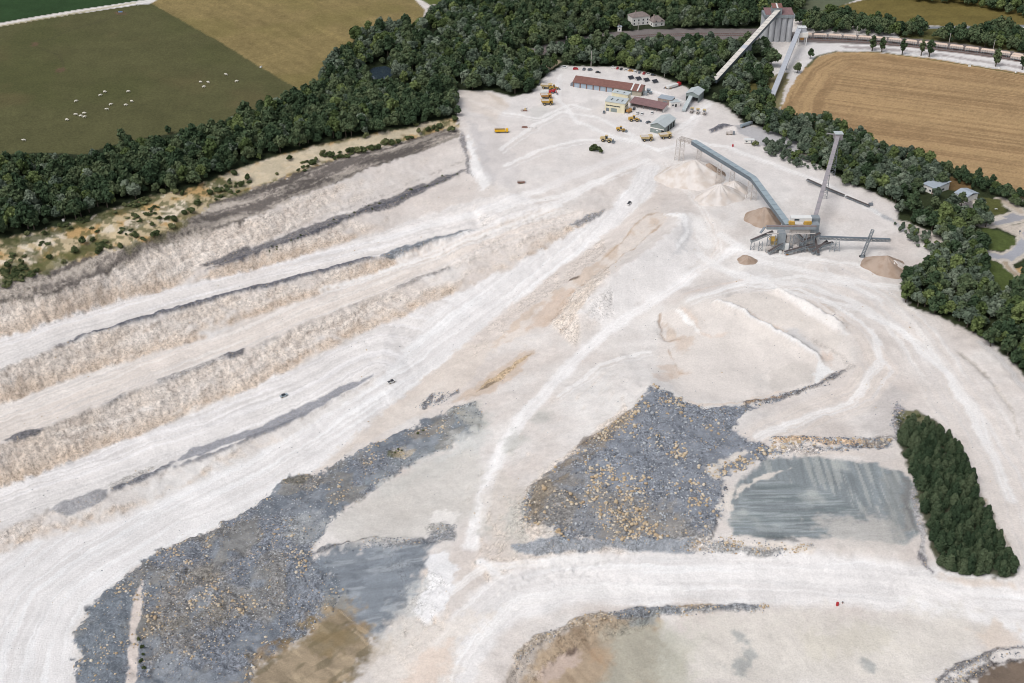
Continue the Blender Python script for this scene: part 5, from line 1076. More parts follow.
def gable_roof(t, L_, D, h, r, mat, o=.5, th=.18):
    b = MB()
    for s in (0, 1):
        y0, y1 = (-o, D/2) if s == 0 else (D+o, D/2); z0 = h-o*(r-h)/(D/2)
        b.hexa([(-o,y0,z0),(L_+o,y0,z0),(L_+o,y1,r),(-o,y1,r),(-o,y0,z0+th),(L_+o,y0,z0+th),(L_+o,y1,r+th),(-o,y1,r+th)])
    return sub(b, 'roof', mat, t)
def panel(t, name, x0, x1, z0, z1, mat, y=-.05, th=.08): return sub(MB().box((x0+x1)/2, y, z0, x1-x0, th, z1-z0), name, mat, t)
def side_panel(t, name, y0, y1, z0, z1, mat, x): return sub(MB().box(x, (y0+y1)/2, z0, .08, y1-y0, z1-z0), name, mat, t)

# long workshop shed
A_, a_, L_ = two((573.5, 87), (641, 96.5)); t = thing('workshop_shed', 'long workshop shed with rust brown roof and a row of blue grey doors', 'workshop', A_, a_)
walls(t, L_, 10, 4.4, K['tan'], slope=5.8)
b = MB().hexa([(-.8,-.9,4.1),(L_+.5,-.9,4.1),(L_+.5,7,7.2),(-.8,7,7.2),(-.8,-.9,4.3),(L_+.5,-.9,4.3),(L_+.5,7,7.42),(-.8,7,7.42)]).hexa([(-.8,7,7.2),(L_+.5,7,7.2),(L_+.5,10.6,5.6),(-.8,10.6,5.6),(-.8,7,7.42),(L_+.5,7,7.42),(L_+.5,10.6,5.82),(-.8,10.6,5.82)]); sub(b, 'roof', K['redroof'], t)
for k in range(6): panel(t, 'garage_door', L_*(.012+.097*k), L_*(.012+.097*k+.077), 0, 3.7, K['door'])
panel(t, 'garage_door', L_*.80, L_*.87, 0, 3.6, K['greywall']); panel(t, 'garage_door', L_*.885, L_*.985, 0, 3.4, K['tan'])
for k in range(7): sub(MB().box(L_*(.0975*k+.003), -.12, 0, .9, .2, 4.1), 'pillar', K['rust'], t)
for f in (.845, .935): sub(MB().hexa([(L_*f,-.92,4.32),(L_*f+1.2,-.92,4.32),(L_*f+1.2,7,7.47),(L_*f,7,7.47),(L_*f,-.92,4.36),(L_*f+1.2,-.92,4.36),(L_*f+1.2,7,7.5),(L_*f,7,7.5)]), 'roof_light', K['whiteroof'], t)
sub(MB().hexa([(-3.2,1,-.5),(-.05,1,-.5),(-.05,9,-.5),(-3.2,9,-.5),(-3,1,2.4),(-.05,1,4.2),(-.05,9,4.2),(-3,9,2.4)]), 'lean_to', K['gpaint'], t)
# scrap and tanks at its end
for k, (x, y, s, m, lb) in enumerate(((645, 95, (3.2, 2.4, 2.6), 'steel', 'blue grey steel container against the right end wall of the workshop shed'), (648.5, 92.5, (3, 2.6, 2.8), 'gpaint', 'taller grey steel container behind the first at the workshop shed end'), (650.5, 94, (2.4, 2.2, 2.0), 'dsteel', 'small dark steel container furthest from the workshop shed end wall'))):
    t = thing('steel_container', lb, 'container', pt(x, y), R(-12)); sub(MB().box(0, 0, 0, *s), 'body', K[m], t)
    for q in (-1, 0, 1): sub(MB().box(q*s[0]*.3, -s[1]/2-.05, .1, .15, .1, s[2]-.2), 'rib', K['gpaint'], t)
    sub(MB().box(0, 0, s[2]+.002, s[0]+.1, s[1]+.1, .12), 'lid', K['silver'], t)
# cream office
A_, a_, L_ = two((604.8, 110.6), (624.3, 113.6)); t = thing('office_building', 'cream two storey building with pale roof and long dark window band', 'office building', A_, a_); W = L_
walls(t, W, 9, 7.6, K['cream'], slope=8.6)
sub(MB().hexa([(-.4,-.4,7.6),(W+.4,-.4,7.6),(W+.4,9.4,8.7),(-.4,9.4,8.7),(-.4,-.4,7.85),(W+.4,-.4,7.85),(W+.4,9.4,8.95),(-.4,9.4,8.95)]), 'roof', K['greyroof'], t)
f = panel(t, 'window_band', .8, W*.78, 4.3, 5.1, K['glass']); 
for k in range(5): sub(MB().box(.8+(W*.78-.8)*k/4, -.11, 4.3, .15, .04, .8), 'mullion', K['cream'], f)
for q in (.22, .5, .76): sub(MB().hexa([(W*q,2.8,8.16),(W*q+.7,2.8,8.16),(W*q+1.2,5.6,8.48),(W*q+.5,5.6,8.48),(W*q,2.8,8.4),(W*q+.7,2.8,8.4),(W*q+1.2,5.6,8.75),(W*q+.5,5.6,8.75)]), 'roof_light', K['dark'], t)
panel(t, 'door', W*.06, W*.22, 0, 2.6, K['gpaint']); panel(t, 'garage_door', W*.3, W*.62, 0, 3.0, K['greywall']); side_panel(t, 'window', 2, 7.2, 4.4, 5.2, K['glass'], W+.05); side_panel(t, 'door', 1.0, 3.4, 0, 2.6, K['dark'], W+.05)
A2, a2, L2 = two((611.5, 99.5), (627.5, 102.5)); t = thing('office_annexe', 'pale flat roofed block between the workshop shed and the cream building', 'outbuilding', A2, a2); walls(t, L2, 5.5, 6.0, K['cream'], slope=6.6)
sub(MB().hexa([(-.3,-.3,6.0),(L2+.3,-.3,6.0),(L2+.3,5.8,6.7),(-.3,5.8,6.7),(-.3,-.3,6.2),(L2+.3,-.3,6.2),(L2+.3,5.8,6.9),(-.3,5.8,6.9)]), 'roof', K['greyroof'], t)
for q in (.25, .65): sub(MB().hexa([(L2*q,1.5,6.38),(L2*q+.5,1.5,6.38),(L2*q+.9,3.4,6.6),(L2*q+.4,3.4,6.6),(L2*q,1.5,6.6),(L2*q+.5,1.5,6.6),(L2*q+.9,3.4,6.85),(L2*q+.4,3.4,6.85)]), 'roof_light', K['dark'], t)
# covered parking with faded red roof
A_, a_, L_ = two((630, 106.5), (663, 113)); t = thing('carport', 'low open fronted carport with faded red roof on posts beside the cream building', 'carport', A_, a_)
sub(MB().box(L_/2, 8.2, -.5, L_, .3, 4.4), 'rear_wall', K['white'], t)
for x in (.15, L_-.15): sub(MB().box(x, 4.1, -.5, .28, 7.8, 3.9), 'end_wall', K['white'], t)
for k in range(6): sub(MB().box(.4+(L_-.8)*k/5, .3, -.4, .28, .28, 3.6), 'post', K['dsteel'], t)
sub(MB().hexa([(-.5,-.6,3.2),(L_+.5,-.6,3.2),(L_+.5,9,5.1),(-.5,9,5.1),(-.5,-.6,3.4),(L_+.5,-.6,3.4),(L_+.5,9,5.3),(-.5,9,5.3)]), 'roof', K['redroof2'], t)
for k in range(3): sub(MB().box(3+k*7.5, 7.97, 1.0, 4.2, .06, 1.6), 'window', K['glass'], t)
# blockwork hut and pale hut
A_, a_, L_ = two((657.5, 103.5), (671, 106)); t = thing('blockwork_store', 'bare blockwork store with flat grey roof behind the carport', 'store', A_, a_); walls(t, L_, 8, 4.6, K['block']); sub(MB().box(L_/2, 4, 4.61, L_+.5, 8.5, .25), 'roof', K['slate'], t); panel(t, 'door', L_*.4, L_*.7, 0, 3, K['dsteel'])
A_, a_, L_ = two((671, 107.5), (680, 106.3)); t = thing('pale_hut', 'small pale hut with dark door at the right end of the carport', 'hut', A_, a_); walls(t, L_, 6, 3.8, K['white']); sub(MB().box(L_/2, 3, 3.81, L_+.4, 6.4, .2), 'roof', K['greyroof'], t); panel(t, 'door', L_*.45, L_*.62, 0, 2.3, K['dark']); panel(t, 'window', L_*.1, L_*.3, 1.2, 2.2, K['glass'])
# grey gabled shed nearest the camera
A_, a_, L_ = two((650, 132), (664, 135)); t = thing('gabled_shed', 'grey gabled sheet metal shed beside the two parked dump trucks', 'shed', A_, a_); D = 20; W = L_
b = MB().prism_y([(0,-1),(W,-1),(W,6.2),(W/2,8.4),(0,6.2)], 0, .3).prism_y([(0,-1),(W,-1),(W,6.2),(W/2,8.4),(0,6.2)], D-.3, D).box(.15, D/2, -1, .29, D-.62, 7.2).box(W-.15, D/2, -1, .29, D-.62, 7.2); sub(b, 'wall', K['greywall'], t)
for s in (0, 1):
    x0, x1 = (-.6, W/2) if s == 0 else (W+.6, W/2); z0 = 5.85
    sub(MB().hexa([(x0,-.6,z0),(x1,-.6,8.5),(x1,D+.6,8.5),(x0,D+.6,z0),(x0,-.6,z0+.2),(x1,-.6,8.7),(x1,D+.6,8.7),(x0,D+.6,z0+.2)]), 'roof_slope', K['greyroof'], t)
panel(t, 'cladding_band', .1, W-.1, 3.4, 4.1, K['white'], y=-.06); panel(t, 'door', W*.8, W*.98, 0, 3.4, K['dark'], y=-.08); panel(t, 'sign', W*.42, W*.56, 1.8, 2.6, K['wpaint'], y=-.08)
for y in (6, 11, 15.5): side_panel(t, 'opening', y, y+2.6, .2, 4.6, K['dark'], W+.05)
# transfer shed with its short belt
A_, a_, L_ = two((685.5, 101), (698, 103)); t = thing('transfer_shed', 'small grey gabled shed straddling a short conveyor at the wood edge', 'shed', A_, a_); D = 13; W = L_
b = MB().prism_y([(0,4.2),(W,4.2),(W,6.6),(W/2,8.4),(0,6.6)], 0, .3).box(.15, D/2, -1, .29, D-.02, 7.5).box(W-.15, D/2, -1, .29, D-.02, 7.5).prism_y([(.3,-1),(W-.3,-1),(W-.3,6.5),(W/2,8.4),(.3,6.5)], D-.3, D-.01); sub(b, 'wall', K['greywall'], t)
for s in (0, 1):
    x0, x1 = (-.5, W/2) if s == 0 else (W+.5, W/2)
    sub(MB().hexa([(x0,-.6,6.3),(x1,-.6,8.5),(x1,D+.6,8.5),(x0,D+.6,6.3),(x0,-.6,6.5),(x1,-.6,8.7),(x1,D+.6,8.7),(x0,D+.6,6.5)]), 'roof_slope', K['greyroof'], t)
p0, p1 = over(683.5, 112, 1.2), over(691, 101, 4.6); t = thing('feed_conveyor', 'short pale covered conveyor climbing into the transfer shed', 'conveyor', pt(683.5, 112)); l0, l1 = local(t, p0), local(t, p1)
sub(MB().bar(l0, l1, 3.0, 1.6), 'cover', K['greyroof'], t); sub(MB().lattice((l0[0]*.5+l1[0]*.5, l0[1]*.5+l1[1]*.5, -.5), (l0[0]*.5+l1[0]*.5, l0[1]*.5+l1[1]*.5, 2), 2.4, 1.4, 2.2, .2), 'trestle', K['dsteel'], t)

# ---- conveyors
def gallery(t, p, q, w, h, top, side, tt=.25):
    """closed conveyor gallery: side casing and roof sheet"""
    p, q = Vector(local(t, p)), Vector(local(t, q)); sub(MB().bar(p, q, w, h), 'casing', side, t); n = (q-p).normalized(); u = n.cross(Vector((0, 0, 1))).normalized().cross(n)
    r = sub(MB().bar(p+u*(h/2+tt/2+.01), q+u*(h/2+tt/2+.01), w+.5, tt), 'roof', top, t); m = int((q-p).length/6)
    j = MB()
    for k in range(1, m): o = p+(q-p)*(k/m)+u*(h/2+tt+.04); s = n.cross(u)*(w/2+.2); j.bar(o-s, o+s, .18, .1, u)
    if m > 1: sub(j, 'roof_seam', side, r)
def trestle(t, px, py, h, w=3.0, mat='lsteel', d=1.6):
    g = Vector(local(t, pt(px, py))); b = MB()
    for s in (-1, 1): b.bar(g+Vector((s*w*.62, 0, -.5)), g+Vector((s*w*.4, 0, h)), .32); 
    for k in range(int(h/3.2)): z = 1.5+k*3.2; b.bar(g+Vector((-w*.58, 0, z)), g+Vector((w*.5, 0, z+2.6)), .18).bar(g+Vector((w*.58, 0, z)), g+Vector((-w*.5, 0, z+2.6)), .18).bar(g+Vector((-w*.56, 0, z)), g+Vector((w*.56, 0, z)), .18)
    return sub(b, 'trestle', K[mat], t)
t = thing('long_conveyor', 'long blue grey covered conveyor bending down from the stockpiles to the crushing plant', 'conveyor', pt(677, 160)); P0, P1, P2, P3 = over(678.5, 160, 16.3), over(691.5, 163.5, 16), over(751, 199.5, 14.6), over(786, 243, 11.5)
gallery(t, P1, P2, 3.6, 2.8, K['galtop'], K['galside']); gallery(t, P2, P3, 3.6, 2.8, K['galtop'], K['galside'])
sub(MB().lattice(local(t, P0), local(t, P1), 3.2, 2.2, 2.2, .3), 'open_truss', K['lsteel'], t); sub(MB().bar(Vector(local(t, P0))-Vector((0,0,.6)), Vector(local(t, P1))-Vector((0,0,.6)), 1.2, .2), 'belt', K['lsteel'], t)
for x, y, h in ((677, 160, 16), (681, 161, 16), (698, 166.5, 14.4), (718, 184, 15), (731, 188, 14), (748.5, 199.5, 13.3), (753, 200.5, 13.3)): trestle(t, x, y, h)
t = thing('inclined_conveyor', 'tall steep lilac grey conveyor with head house rising over the hedge', 'conveyor', pt(811, 234)); Q0, Q1 = over(812, 236, 10), over(832.5, 172.5, 27)
gallery(t, Q0, Q1, 2.2, 2.2, K['lilac'], K['dsteel']); v = Vector(local(t, Q1)); sub(MB().box(v.x, v.y, v.z-2.2, 5.2, 5, 4.2), 'head_house', K['lilac'], t); sub(MB().box(v.x, v.y, v.z+2.02, 5.8, 5.6, .4), 'head_house_roof', K['greyroof'], t); sub(MB().bar(v+Vector((-2.6,0,1)), v+Vector((-7.5,.5,1.6)), 1.0, .4), 'discharge_boom', K['lilac'], t)
v0 = Vector(local(t, Q0)); sub(MB().box(v0.x, v0.y, v0.z-3, 6, 5, 6.5), 'tail_house', K['steel'], t); trestle(t, 824, 199, 17.5, 3, 'dsteel'); trestle(t, 831, 176, 25, 4, 'dsteel')
t = thing('silo_conveyor', 'long pale covered conveyor rising over the trees to the roof of the silo block', 'conveyor', pt(714, 86)); Q0, Q1 = over(714, 86, 4), over(775, 41, 27)
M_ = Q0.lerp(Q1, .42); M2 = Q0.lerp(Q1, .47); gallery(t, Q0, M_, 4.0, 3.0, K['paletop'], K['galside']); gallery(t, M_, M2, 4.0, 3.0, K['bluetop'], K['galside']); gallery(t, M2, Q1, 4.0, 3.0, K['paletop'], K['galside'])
pm_ = Q0.lerp(Q1, .53); gp = Vector((pm_.x, pm_.y, float(zat(pm_.x, pm_.y)))); l = local(t, gp); sub(MB().box(l[0], l[1], -1, 3.4, 3, pm_.z-gp.z-.6), 'pier', K['steel'], t)
t = thing('loading_conveyor', 'lilac grey covered conveyor climbing to the white wagon loading tower', 'conveyor', pt(768, 108)); Q0, Q1 = over(768, 108, 1.5), over(798, 43, 14)
gallery(t, Q0, Q1, 3.6, 2.6, K['bluetop'], K['bluetop']); pm_ = Q0.lerp(Q1, .55); gp = Vector((pm_.x, pm_.y, float(zat(pm_.x, pm_.y)))); l = local(t, gp); sub(MB().box(l[0], l[1], -1, 1.6, 1.6, pm_.z-gp.z), 'pier', K['steel'], t)
t = thing('loading_tower', 'white framed wagon loading tower at the head of the lilac conveyor', 'loading tower', pt(801, 44.5)); b = MB()
for x in (-3.5, 3.5):
    for y in (-3, 3): b.box(x, y, -.5, .8, .8, 8)
sub(b, 'frame', K['wpaint'], t); sub(MB().box(0, 0, 7.52, 8.6, 7.6, 4.0), 'hopper_house', K['white'], t); sub(MB().box(-1, .5, 11.53, 7, 6, 4), 'head_house', K['bluetop'], t); sub(MB().box(-1, .5, 15.54, 7.6, 6.6, .3), 'roof', K['whiteroof'], t); sub(MB().box(0, 0, 4.2, 2.4, 2.4, 3.3, 1.6), 'chute', K['orange'], t)

# silo block
A_, a_, L_ = two((762, 42), (791.5, 42)); t = thing('silo_block', 'concrete silo block with five ribbed bays and red roofs by the railway', 'silo', A_, a_); w5 = L_/5
for k in range(5): sub(MB().cyl((w5*(k+.5), w5*.5, -1), (w5*(k+.5), w5*.5, 21.5), w5*.49, n=20), 'silo_cylinder', K['conc'], t)
sub(MB().box(L_/2, 8.6, -1, L_-.1, 11.4, 22.4), 'rear_wall', K['conc'], t); sub(MB().box(L_/2, 7, 21.52, L_+.6, 14.8, 2.6), 'parapet', K['steel'], t)
for x0, x1 in ((.8, L_*.5), (L_*.55, L_-.6)): sub(MB().hexa([(x0,.6,24.15),(x1,.6,24.15),(x1,13.6,26.6),(x0,13.6,26.6),(x0,.6,24.35),(x1,.6,24.35),(x1,13.6,26.8),(x0,13.6,26.8)]), 'roof', K['redroof2'], t)
hx = L_*.40; sub(MB().box(hx, 4.2, 24.2, 8.6, 7, 6.0), 'head_house', K['steel'], t)
for q in (-1, 1): sub(MB().hexa([(hx-4.6 if q < 0 else hx+.7,.4,30.22),(hx-.7 if q < 0 else hx+4.6,.4,30.22),(hx-.7 if q < 0 else hx+4.6,8,32.2),(hx-4.6 if q < 0 else hx+.7,8,32.2),(hx-4.6 if q < 0 else hx+.7,.4,30.42),(hx-.7 if q < 0 else hx+4.6,.4,30.42),(hx-.7 if q < 0 else hx+4.6,8,32.4),(hx-4.6 if q < 0 else hx+.7,8,32.4)]), 'head_house_roof', K['redroof'], t)
sub(MB().hexa([(hx-.69,.4,30.25),(hx+.69,.4,30.25),(hx+.69,8,32.3),(hx-.69,8,32.3),(hx-.69,.4,30.5),(hx+.69,.4,30.5),(hx+.69,8,32.5),(hx-.69,8,32.5)]), 'roof_light', K['whiteroof'], t)

# crushing plant
t = thing('crushing_plant', 'crushing and screening plant of grey steel towers, belts and yellow machines', 'crushing plant', pt(788, 250)); o = t.location
def lg(px, py, h): return Vector(local(t, over(px, py, h)))
def tower(px, py, w, d, h, name, mat, z0=0, legs=0.0):
    g = lg(px, py, 0); b = MB(); b.box(g.x, g.y, g.z+z0+legs, w, d, h-legs); r = sub(b, name, K[mat], t)
    if legs:
        c = MB()
        for sx in (-1, 1):
            for sy in (-1, 1): c.box(g.x+sx*(w/2-.3), g.y+sy*(d/2-.3), g.z-.6, .45, .45, legs+z0+.58)
        c.bar((g.x-w/2+.3, g.y-d/2+.3, g.z), (g.x+w/2-.3, g.y-d/2+.3, g.z+legs+z0), .22).bar((g.x+w/2-.3, g.y-d/2+.3, g.z), (g.x-w/2+.3, g.y-d/2+.3, g.z+legs+z0), .22); sub(c, 'steel_frame', K['lsteel'], r)
    return r
tower(779.5, 250, 4.6, 5, 12.5, 'hopper_tower', 'steel', 0, 1.5); tower(788, 249, 4.6, 4, 10, 'screen_house', 'lsteel', 0, 3); tower(798, 244, 11, 7, 12, 'screen_deck', 'lsteel', 0, 8.5); tower(812, 242, 5, 5, 13, 'crusher_tower', 'steel', 0, 5); tower(773, 249, 4.2, 4, 7, 'yellow_screen', 'dyellow', 0, 4); tower(768, 252, 3, 3, 4, 'small_hopper', 'lsteel', 0, 2.2)
tower(799, 238, 12.5, 4.2, 17.6, 'control_cabin', 'wpaint', 14.2-0, 0.0).data.transform(__import__('mathutils').Matrix.Translation((0, 0, -14.2)))  if False else None
g = lg(798, 240, 13.6); c = sub(MB().box(g.x, g.y, g.z, 12.5, 4.4, 2.6), 'control_cabin', K['wpaint'], t); sub(MB().box(g.x-3, g.y-2.25, g.z+1, 3, .06, 1), 'window', K['glass'], c)
for x, y, h, s in ((789, 242, 12.2, (4, 2.4, 2.2)), (805, 242, 12.2, (5, 2.4, 2.2)), (771.5, 250.5, 7.2, (4, 3, 2.0))): g = lg(x, y, h); sub(MB().box(g.x, g.y, g.z, *s, .85), 'drive_unit', K['yellow'], t)
for x, y, s, m in ((786, 252, (2.4, 2.4, 6), 'wpaint'), (791, 253, (2, 2, 3.2), 'wpaint'), (787, 254.5, (1.4, 1.4, 1.6), 'orange'), (780, 254, (1.6, 1.4, 2.4), 'wpaint'), (794, 252, (3, 2.6, 5), 'lsteel'), (801, 250, (3, 2, 5.5), 'dsteel'), (807, 249.5, (2.4, 2.4, 7), 'lsteel'), (783, 250, (1.2, 2, 11), 'dsteel')): g = lg(x, y, -.3); sub(MB().box(g.x, g.y, g.z, *s, .9), 'motor_house', K[m], t)
def open_belt(a, b_, w=1.5, d=1.3, nm='belt_conveyor', mat='steel'):
    r = sub(MB().lattice(a, b_, w, d, 2.4, .24), nm, K[mat], t); sub(MB().bar(Vector(a)+Vector((0,0,d/2+.2)), Vector(b_)+Vector((0,0,d/2+.2)), w*1.05, .22), 'belt', K['belt'], r); return r
B0, B1 = lg(764, 247, 13.6), lg(813, 247, 13.6); r = sub(MB().bar(B0, B1, 2.4, 2.0), 'top_belt', K['steel'], t); sub(MB().bar(B0+Vector((0,-.5,1.12)), B1+Vector((0,-.5,1.12)), 1.0, .2), 'belt', K['rust'], r); sub(MB().bar(B0+Vector((-1,0,.2)), B0+Vector((-4,-3,-2.4)), 1.4, .5), 'chute', K['dsteel'], r)
open_belt(lg(750, 249, 5.4), lg(771, 245, 9.0)); open_belt(lg(793, 246, 10), lg(808, 250, 3.4)); open_belt(lg(784, 256, 2.2), lg(813, 250.5, 4.0)); open_belt(lg(808, 253, 2.6), lg(832, 249.5, 4.4)); open_belt(lg(812, 255, 1.4), lg(826, 249, 5)); open_belt(lg(800, 252, 6), lg(818, 247, 9)); open_belt(lg(768, 255, 1.5), lg(784, 251, 6)); open_belt(lg(818, 256, 1), lg(813, 247, 6))
for x, y, h in ((752, 250, 5), (760, 251, 6.6), (767.5, 252, 12), (775, 253, 12.4), (790, 253, 12.6), (803, 252.5, 12.8), (811, 251, 12.8)):
    g = lg(x, y, 0); b = MB()
    for s in (-1, 1): b.bar(g+Vector((s*1.2, 0, -.6)), g+Vector((s*.9, 0, h)), .32)
    for k in range(int(h/3)): b.bar(g+Vector((-1.15, 0, k*3+.3)), g+Vector((1.1, 0, k*3+3)), .18).bar(g+Vector((1.15, 0, k*3+.3)), g+Vector((-1.1, 0, k*3+3)), .18)
    sub(b, 'trestle', K['dsteel'], t)
b = MB()
for k in range(9): b.bar(lg(764+k*6, 250, 12.4)+Vector((0,-2.2,0)), lg(764+k*6, 250, 13.5)+Vector((0,-2.2,0)), .12)
b.bar(lg(764, 250, 13.5)+Vector((0,-2.2,0)), lg(812, 250, 13.5)+Vector((0,-2.2,0)), .14).bar(lg(764, 250, 12.3)+Vector((0,-1.8,0)), lg(812, 250, 12.3)+Vector((0,-1.8,0)), 1.0, .15); sub(b, 'walkway', K['lsteel'], t)
t = thing('stacker_conveyor', 'thin open stacker conveyor reaching right from the plant over a brown gravel cone', 'conveyor', pt(836, 251)); S0, S1 = Vector(local(t, over(818, 250, 8.4))), Vector(local(t, over(888, 251, 7.4)))
r = sub(MB().lattice(S0, S1, 1.7, 1.5, 2.6, .26), 'truss', K['dsteel'], t); sub(MB().bar(S0+Vector((0,0,.95)), S1+Vector((0,0,.95)), 1.8, .25), 'belt', K['galside'], r); sub(MB().cyl(S1+Vector((.3,-.9,.6)), S1+Vector((.3,.9,.6)), .5), 'head_pulley', K['lsteel'], t)
for x in (832, 836.5): trestle(t, x, 251.5, 6.6, 2.6, 'steel')
t = thing('gantry_mast', 'leaning lattice mast crossing the stacker conveyor on a wheeled foot', 'mast', pt(862, 257)); m0, m1 = Vector(local(t, over(862, 257, .8))), Vector(local(t, over(869.5, 249, 13.2)))
sub(MB().lattice(m0, m1, 1.5, 1.3, 2.0, .26), 'lattice', K['dsteel'], t); sub(MB().box(m0.x, m0.y, m0.z-.9, 2.4, 2.0, .9), 'foot', K['dsteel'], t)
for s in (-1, 1): sub(MB().cyl(m0+Vector((s*1.3, -.4, -.3)), m0+Vector((s*1.3, .4, -.3)), .55), 'wheel', K['tyre'], t)
# ground belt along the pit road
def ground_belt(a, b_, lab):
    A_, a_, L_ = two(a, b_); zb = pt(*b_).z-A_.z; t = thing('ground_conveyor', lab, 'conveyor', A_, a_); p, q = Vector((0, 0, 1.0)), Vector((L_, 0, 1.0+zb)); sub(MB().lattice(p, q, 1.4, .8, 3, .2), 'frame', K['dsteel'], t); sub(MB().bar(p+Vector((0,0,.55)), q+Vector((0,0,.55)), 1.5, .2), 'belt', K['belt'], t)
    for k in range(int(L_/6)): sub(MB().box(L_*(k+.5)/int(L_/6), 0, zb*(k+.5)/int(L_/6)-.3, .3, 1.6, 1.0), 'stand', K['steel'], t)
ground_belt((807, 181), (828, 190.5), 'upper left length of dark ground conveyor by the pit road'); ground_belt((827, 190), (844, 197), 'middle length of dark ground conveyor with a grey spill beside it'); ground_belt((846, 198), (869, 207.5), 'lower right length of dark ground conveyor nearest the hedge')
b = thing('pump_unit', 'small grey pump unit standing by the lower end of the ground conveyor', 'pump', pt(870.5, 205.5)); sub(MB().box(0, 0, 0, 2.6, 1.6, 1.8), 'housing', K['gpaint'], b); sub(MB().cyl((.6, 0, 1.8), (.6, 0, 3.2), .18), 'stack', K['dsteel'], b)

# gravel cones
def cone(px, py, rad, h, mats, label, seed, ell=1.0, rz=0, ridge=0.0):
    p = pt(px, py); n, m = 56, 26; V, F = [(0, 0, h)], []; r = np.random.default_rng(seed); ph = r.uniform(0, 6.28, 5)
    for i in range(1, m+1):
        for k in range(n):
            a = 2*math.pi*k/n; q = i/m; rr = rad*q*(1+.10*math.sin(2*a+ph[0])+.07*math.sin(3*a+ph[1])+.04*math.sin(7*a+ph[2])); x, y = rr*math.cos(a)*ell+ridge*(1 if math.cos(a) > 0 else -1)*min(1, abs(math.cos(a))*2), rr*math.sin(a)
            z = h*(1-q)**1.04+.26*h*(vnoise(np.array(a*5.0), np.array(q*1.2), seed)-.5)*q*(1.2-q)*2+.5*(vnoise(np.array(a*13.0), np.array(q*14.0), seed+1)-.5)*min(1, q*3)*(1-q*.6)
            c, s = math.cos(rz), math.sin(rz); X, Y = x*c-y*s, x*s+y*c; V.append((X, Y, z+float(zat(p.x+X, p.y+Y))-p.z-(.5 if i == m else 0)))
    F += [(0, 1+k, 1+(k+1) % n) for k in range(n)]
    for i in range(m-1):
        for k in range(n): F.append((1+i*n+k, 1+(i+1)*n+k, 1+(i+1)*n+(k+1) % n, 1+i*n+(k+1) % n))
    me = bpy.data.meshes.new('gravel_pile'); me.from_pydata(V, [], F); me.materials.append(mats); me.polygons.foreach_set('use_smooth', np.ones(len(F), bool)); me.update(); o = bpy.data.objects.new('gravel_pile', me); COL.objects.link(o); o.location = p; return tag(o, label, 'gravel pile', None)
def gravel(name, c1, c2):
    m = wear(name, c1, .95, 0, .14, .35, False, .05); b = m.node_tree.nodes['Principled BSDF']; tc = nd(m, 'ShaderNodeTexCoord'); n = nd(m, 'ShaderNodeTexNoise', Scale=.16, Detail=5.0); lk(m, tc.outputs['Object'], n.inputs['Vector']); r = nd(m, 'ShaderNodeMapRange'); r.inputs[1].default_value = .42; r.inputs[2].default_value = .62; lk(m, n.outputs[0], r.inputs[0])
    mx = nd(m, 'ShaderNodeMix', data_type='RGBA'); lk(m, r.outputs[0], mx.inputs[0]); mx.inputs[6].default_value = (*[float(v) for v in alb(*c1)], 1); mx.inputs[7].default_value = (*[float(v) for v in alb(*c2)], 1); lk(m, mx.outputs[2], b.inputs['Base Color']); return m
GP, GB = gravel('pale_gravel', (224, 217, 212), (208, 197, 188)), gravel('brown_gravel', (178, 160, 146), (160, 140, 124))
cone(692, 176, 19, 12, GP, 'large pale gravel cone under the upper end of the long conveyor', 1, 1.15, .3, 1.5)
cone(708, 175, 11, 9, GB, 'brown gravel cone half hidden behind the large pale one', 2); cone(719, 197, 15, 9.5, GP, 'pale gravel cone under the middle of the long conveyor', 3, 1.1); cone(733, 190, 11, 7, GP, 'low pale gravel cone behind the middle trestle', 4)
cone(764, 219, 12.5, 8.5, GB, 'brown gravel cone between the long conveyor and the plant', 5, 1.1); cone(747, 260.5, 6, 3.4, GB, 'small brown gravel cone at the lower left corner of the plant', 6)
cone(885, 266.5, 13, 7.5, GB, 'brown gravel cone standing alone under the tip of the stacker conveyor', 7, 1.1); cone(893, 268, 9, 5.5, GP, 'pale gravel cone leaning on the lone brown one', 8)

# ---- houses
def hip_house(name, label, a, b_, D, h, r, wall, roof, nwin=3, hip=True):
    A_, a_, L_ = two(a, b_); t = thing(name, label, 'house', A_, a_); walls(t, L_, D, h, K[wall]) ; o = .5; k = min(D/2, L_*.35) if hip else 0
    v = [(-o,-o,h+.01),(L_+o,-o,h+.01),(L_+o,D+o,h+.01),(-o,D+o,h+.01),(k,D/2,r),(L_-k,D/2,r)]; sub(MB().add(v, [(0,1,5,4),(1,2,5),(2,3,4,5),(3,0,4),(3,2,1,0)]), 'roof', K[roof], t)
    for z in ([1.0] if h < 4 else [1.0, 4.0]):
        for i in range(nwin):
            x = L_*(i+.5)/nwin; w = panel(t, 'window', x-.6, x+.6, z, z+1.5, K['glass']); sub(MB().box(x, -.12, z-.12, 1.5, .1, .1), 'sill', K['white'], w)
    for i in range(2): side_panel(t, 'window', D*(.2+.45*i), D*(.2+.45*i)+1.2, 1.2, 2.7, K['glass'], L_+.05); side_panel(t, 'window', D*(.2+.45*i), D*(.2+.45*i)+1.2, 1.2, 2.7, K['glass'], -.05)
    panel(t, 'door', L_*.5-.5, L_*.5+.5, 0, .95, K['rust'], y=-.055) if h < 1 else None
    sub(MB().box(L_*.3, D/2, r-.9, .9, .9, 2), 'chimney', K['block'], t); return t, L_
hip_house('farmhouse', 'white two storey house with brown hipped roof among the trees at the top', (632, 26), (649.5, 24.2), 11, 7.6, 11, 'white', 'tile', 4)
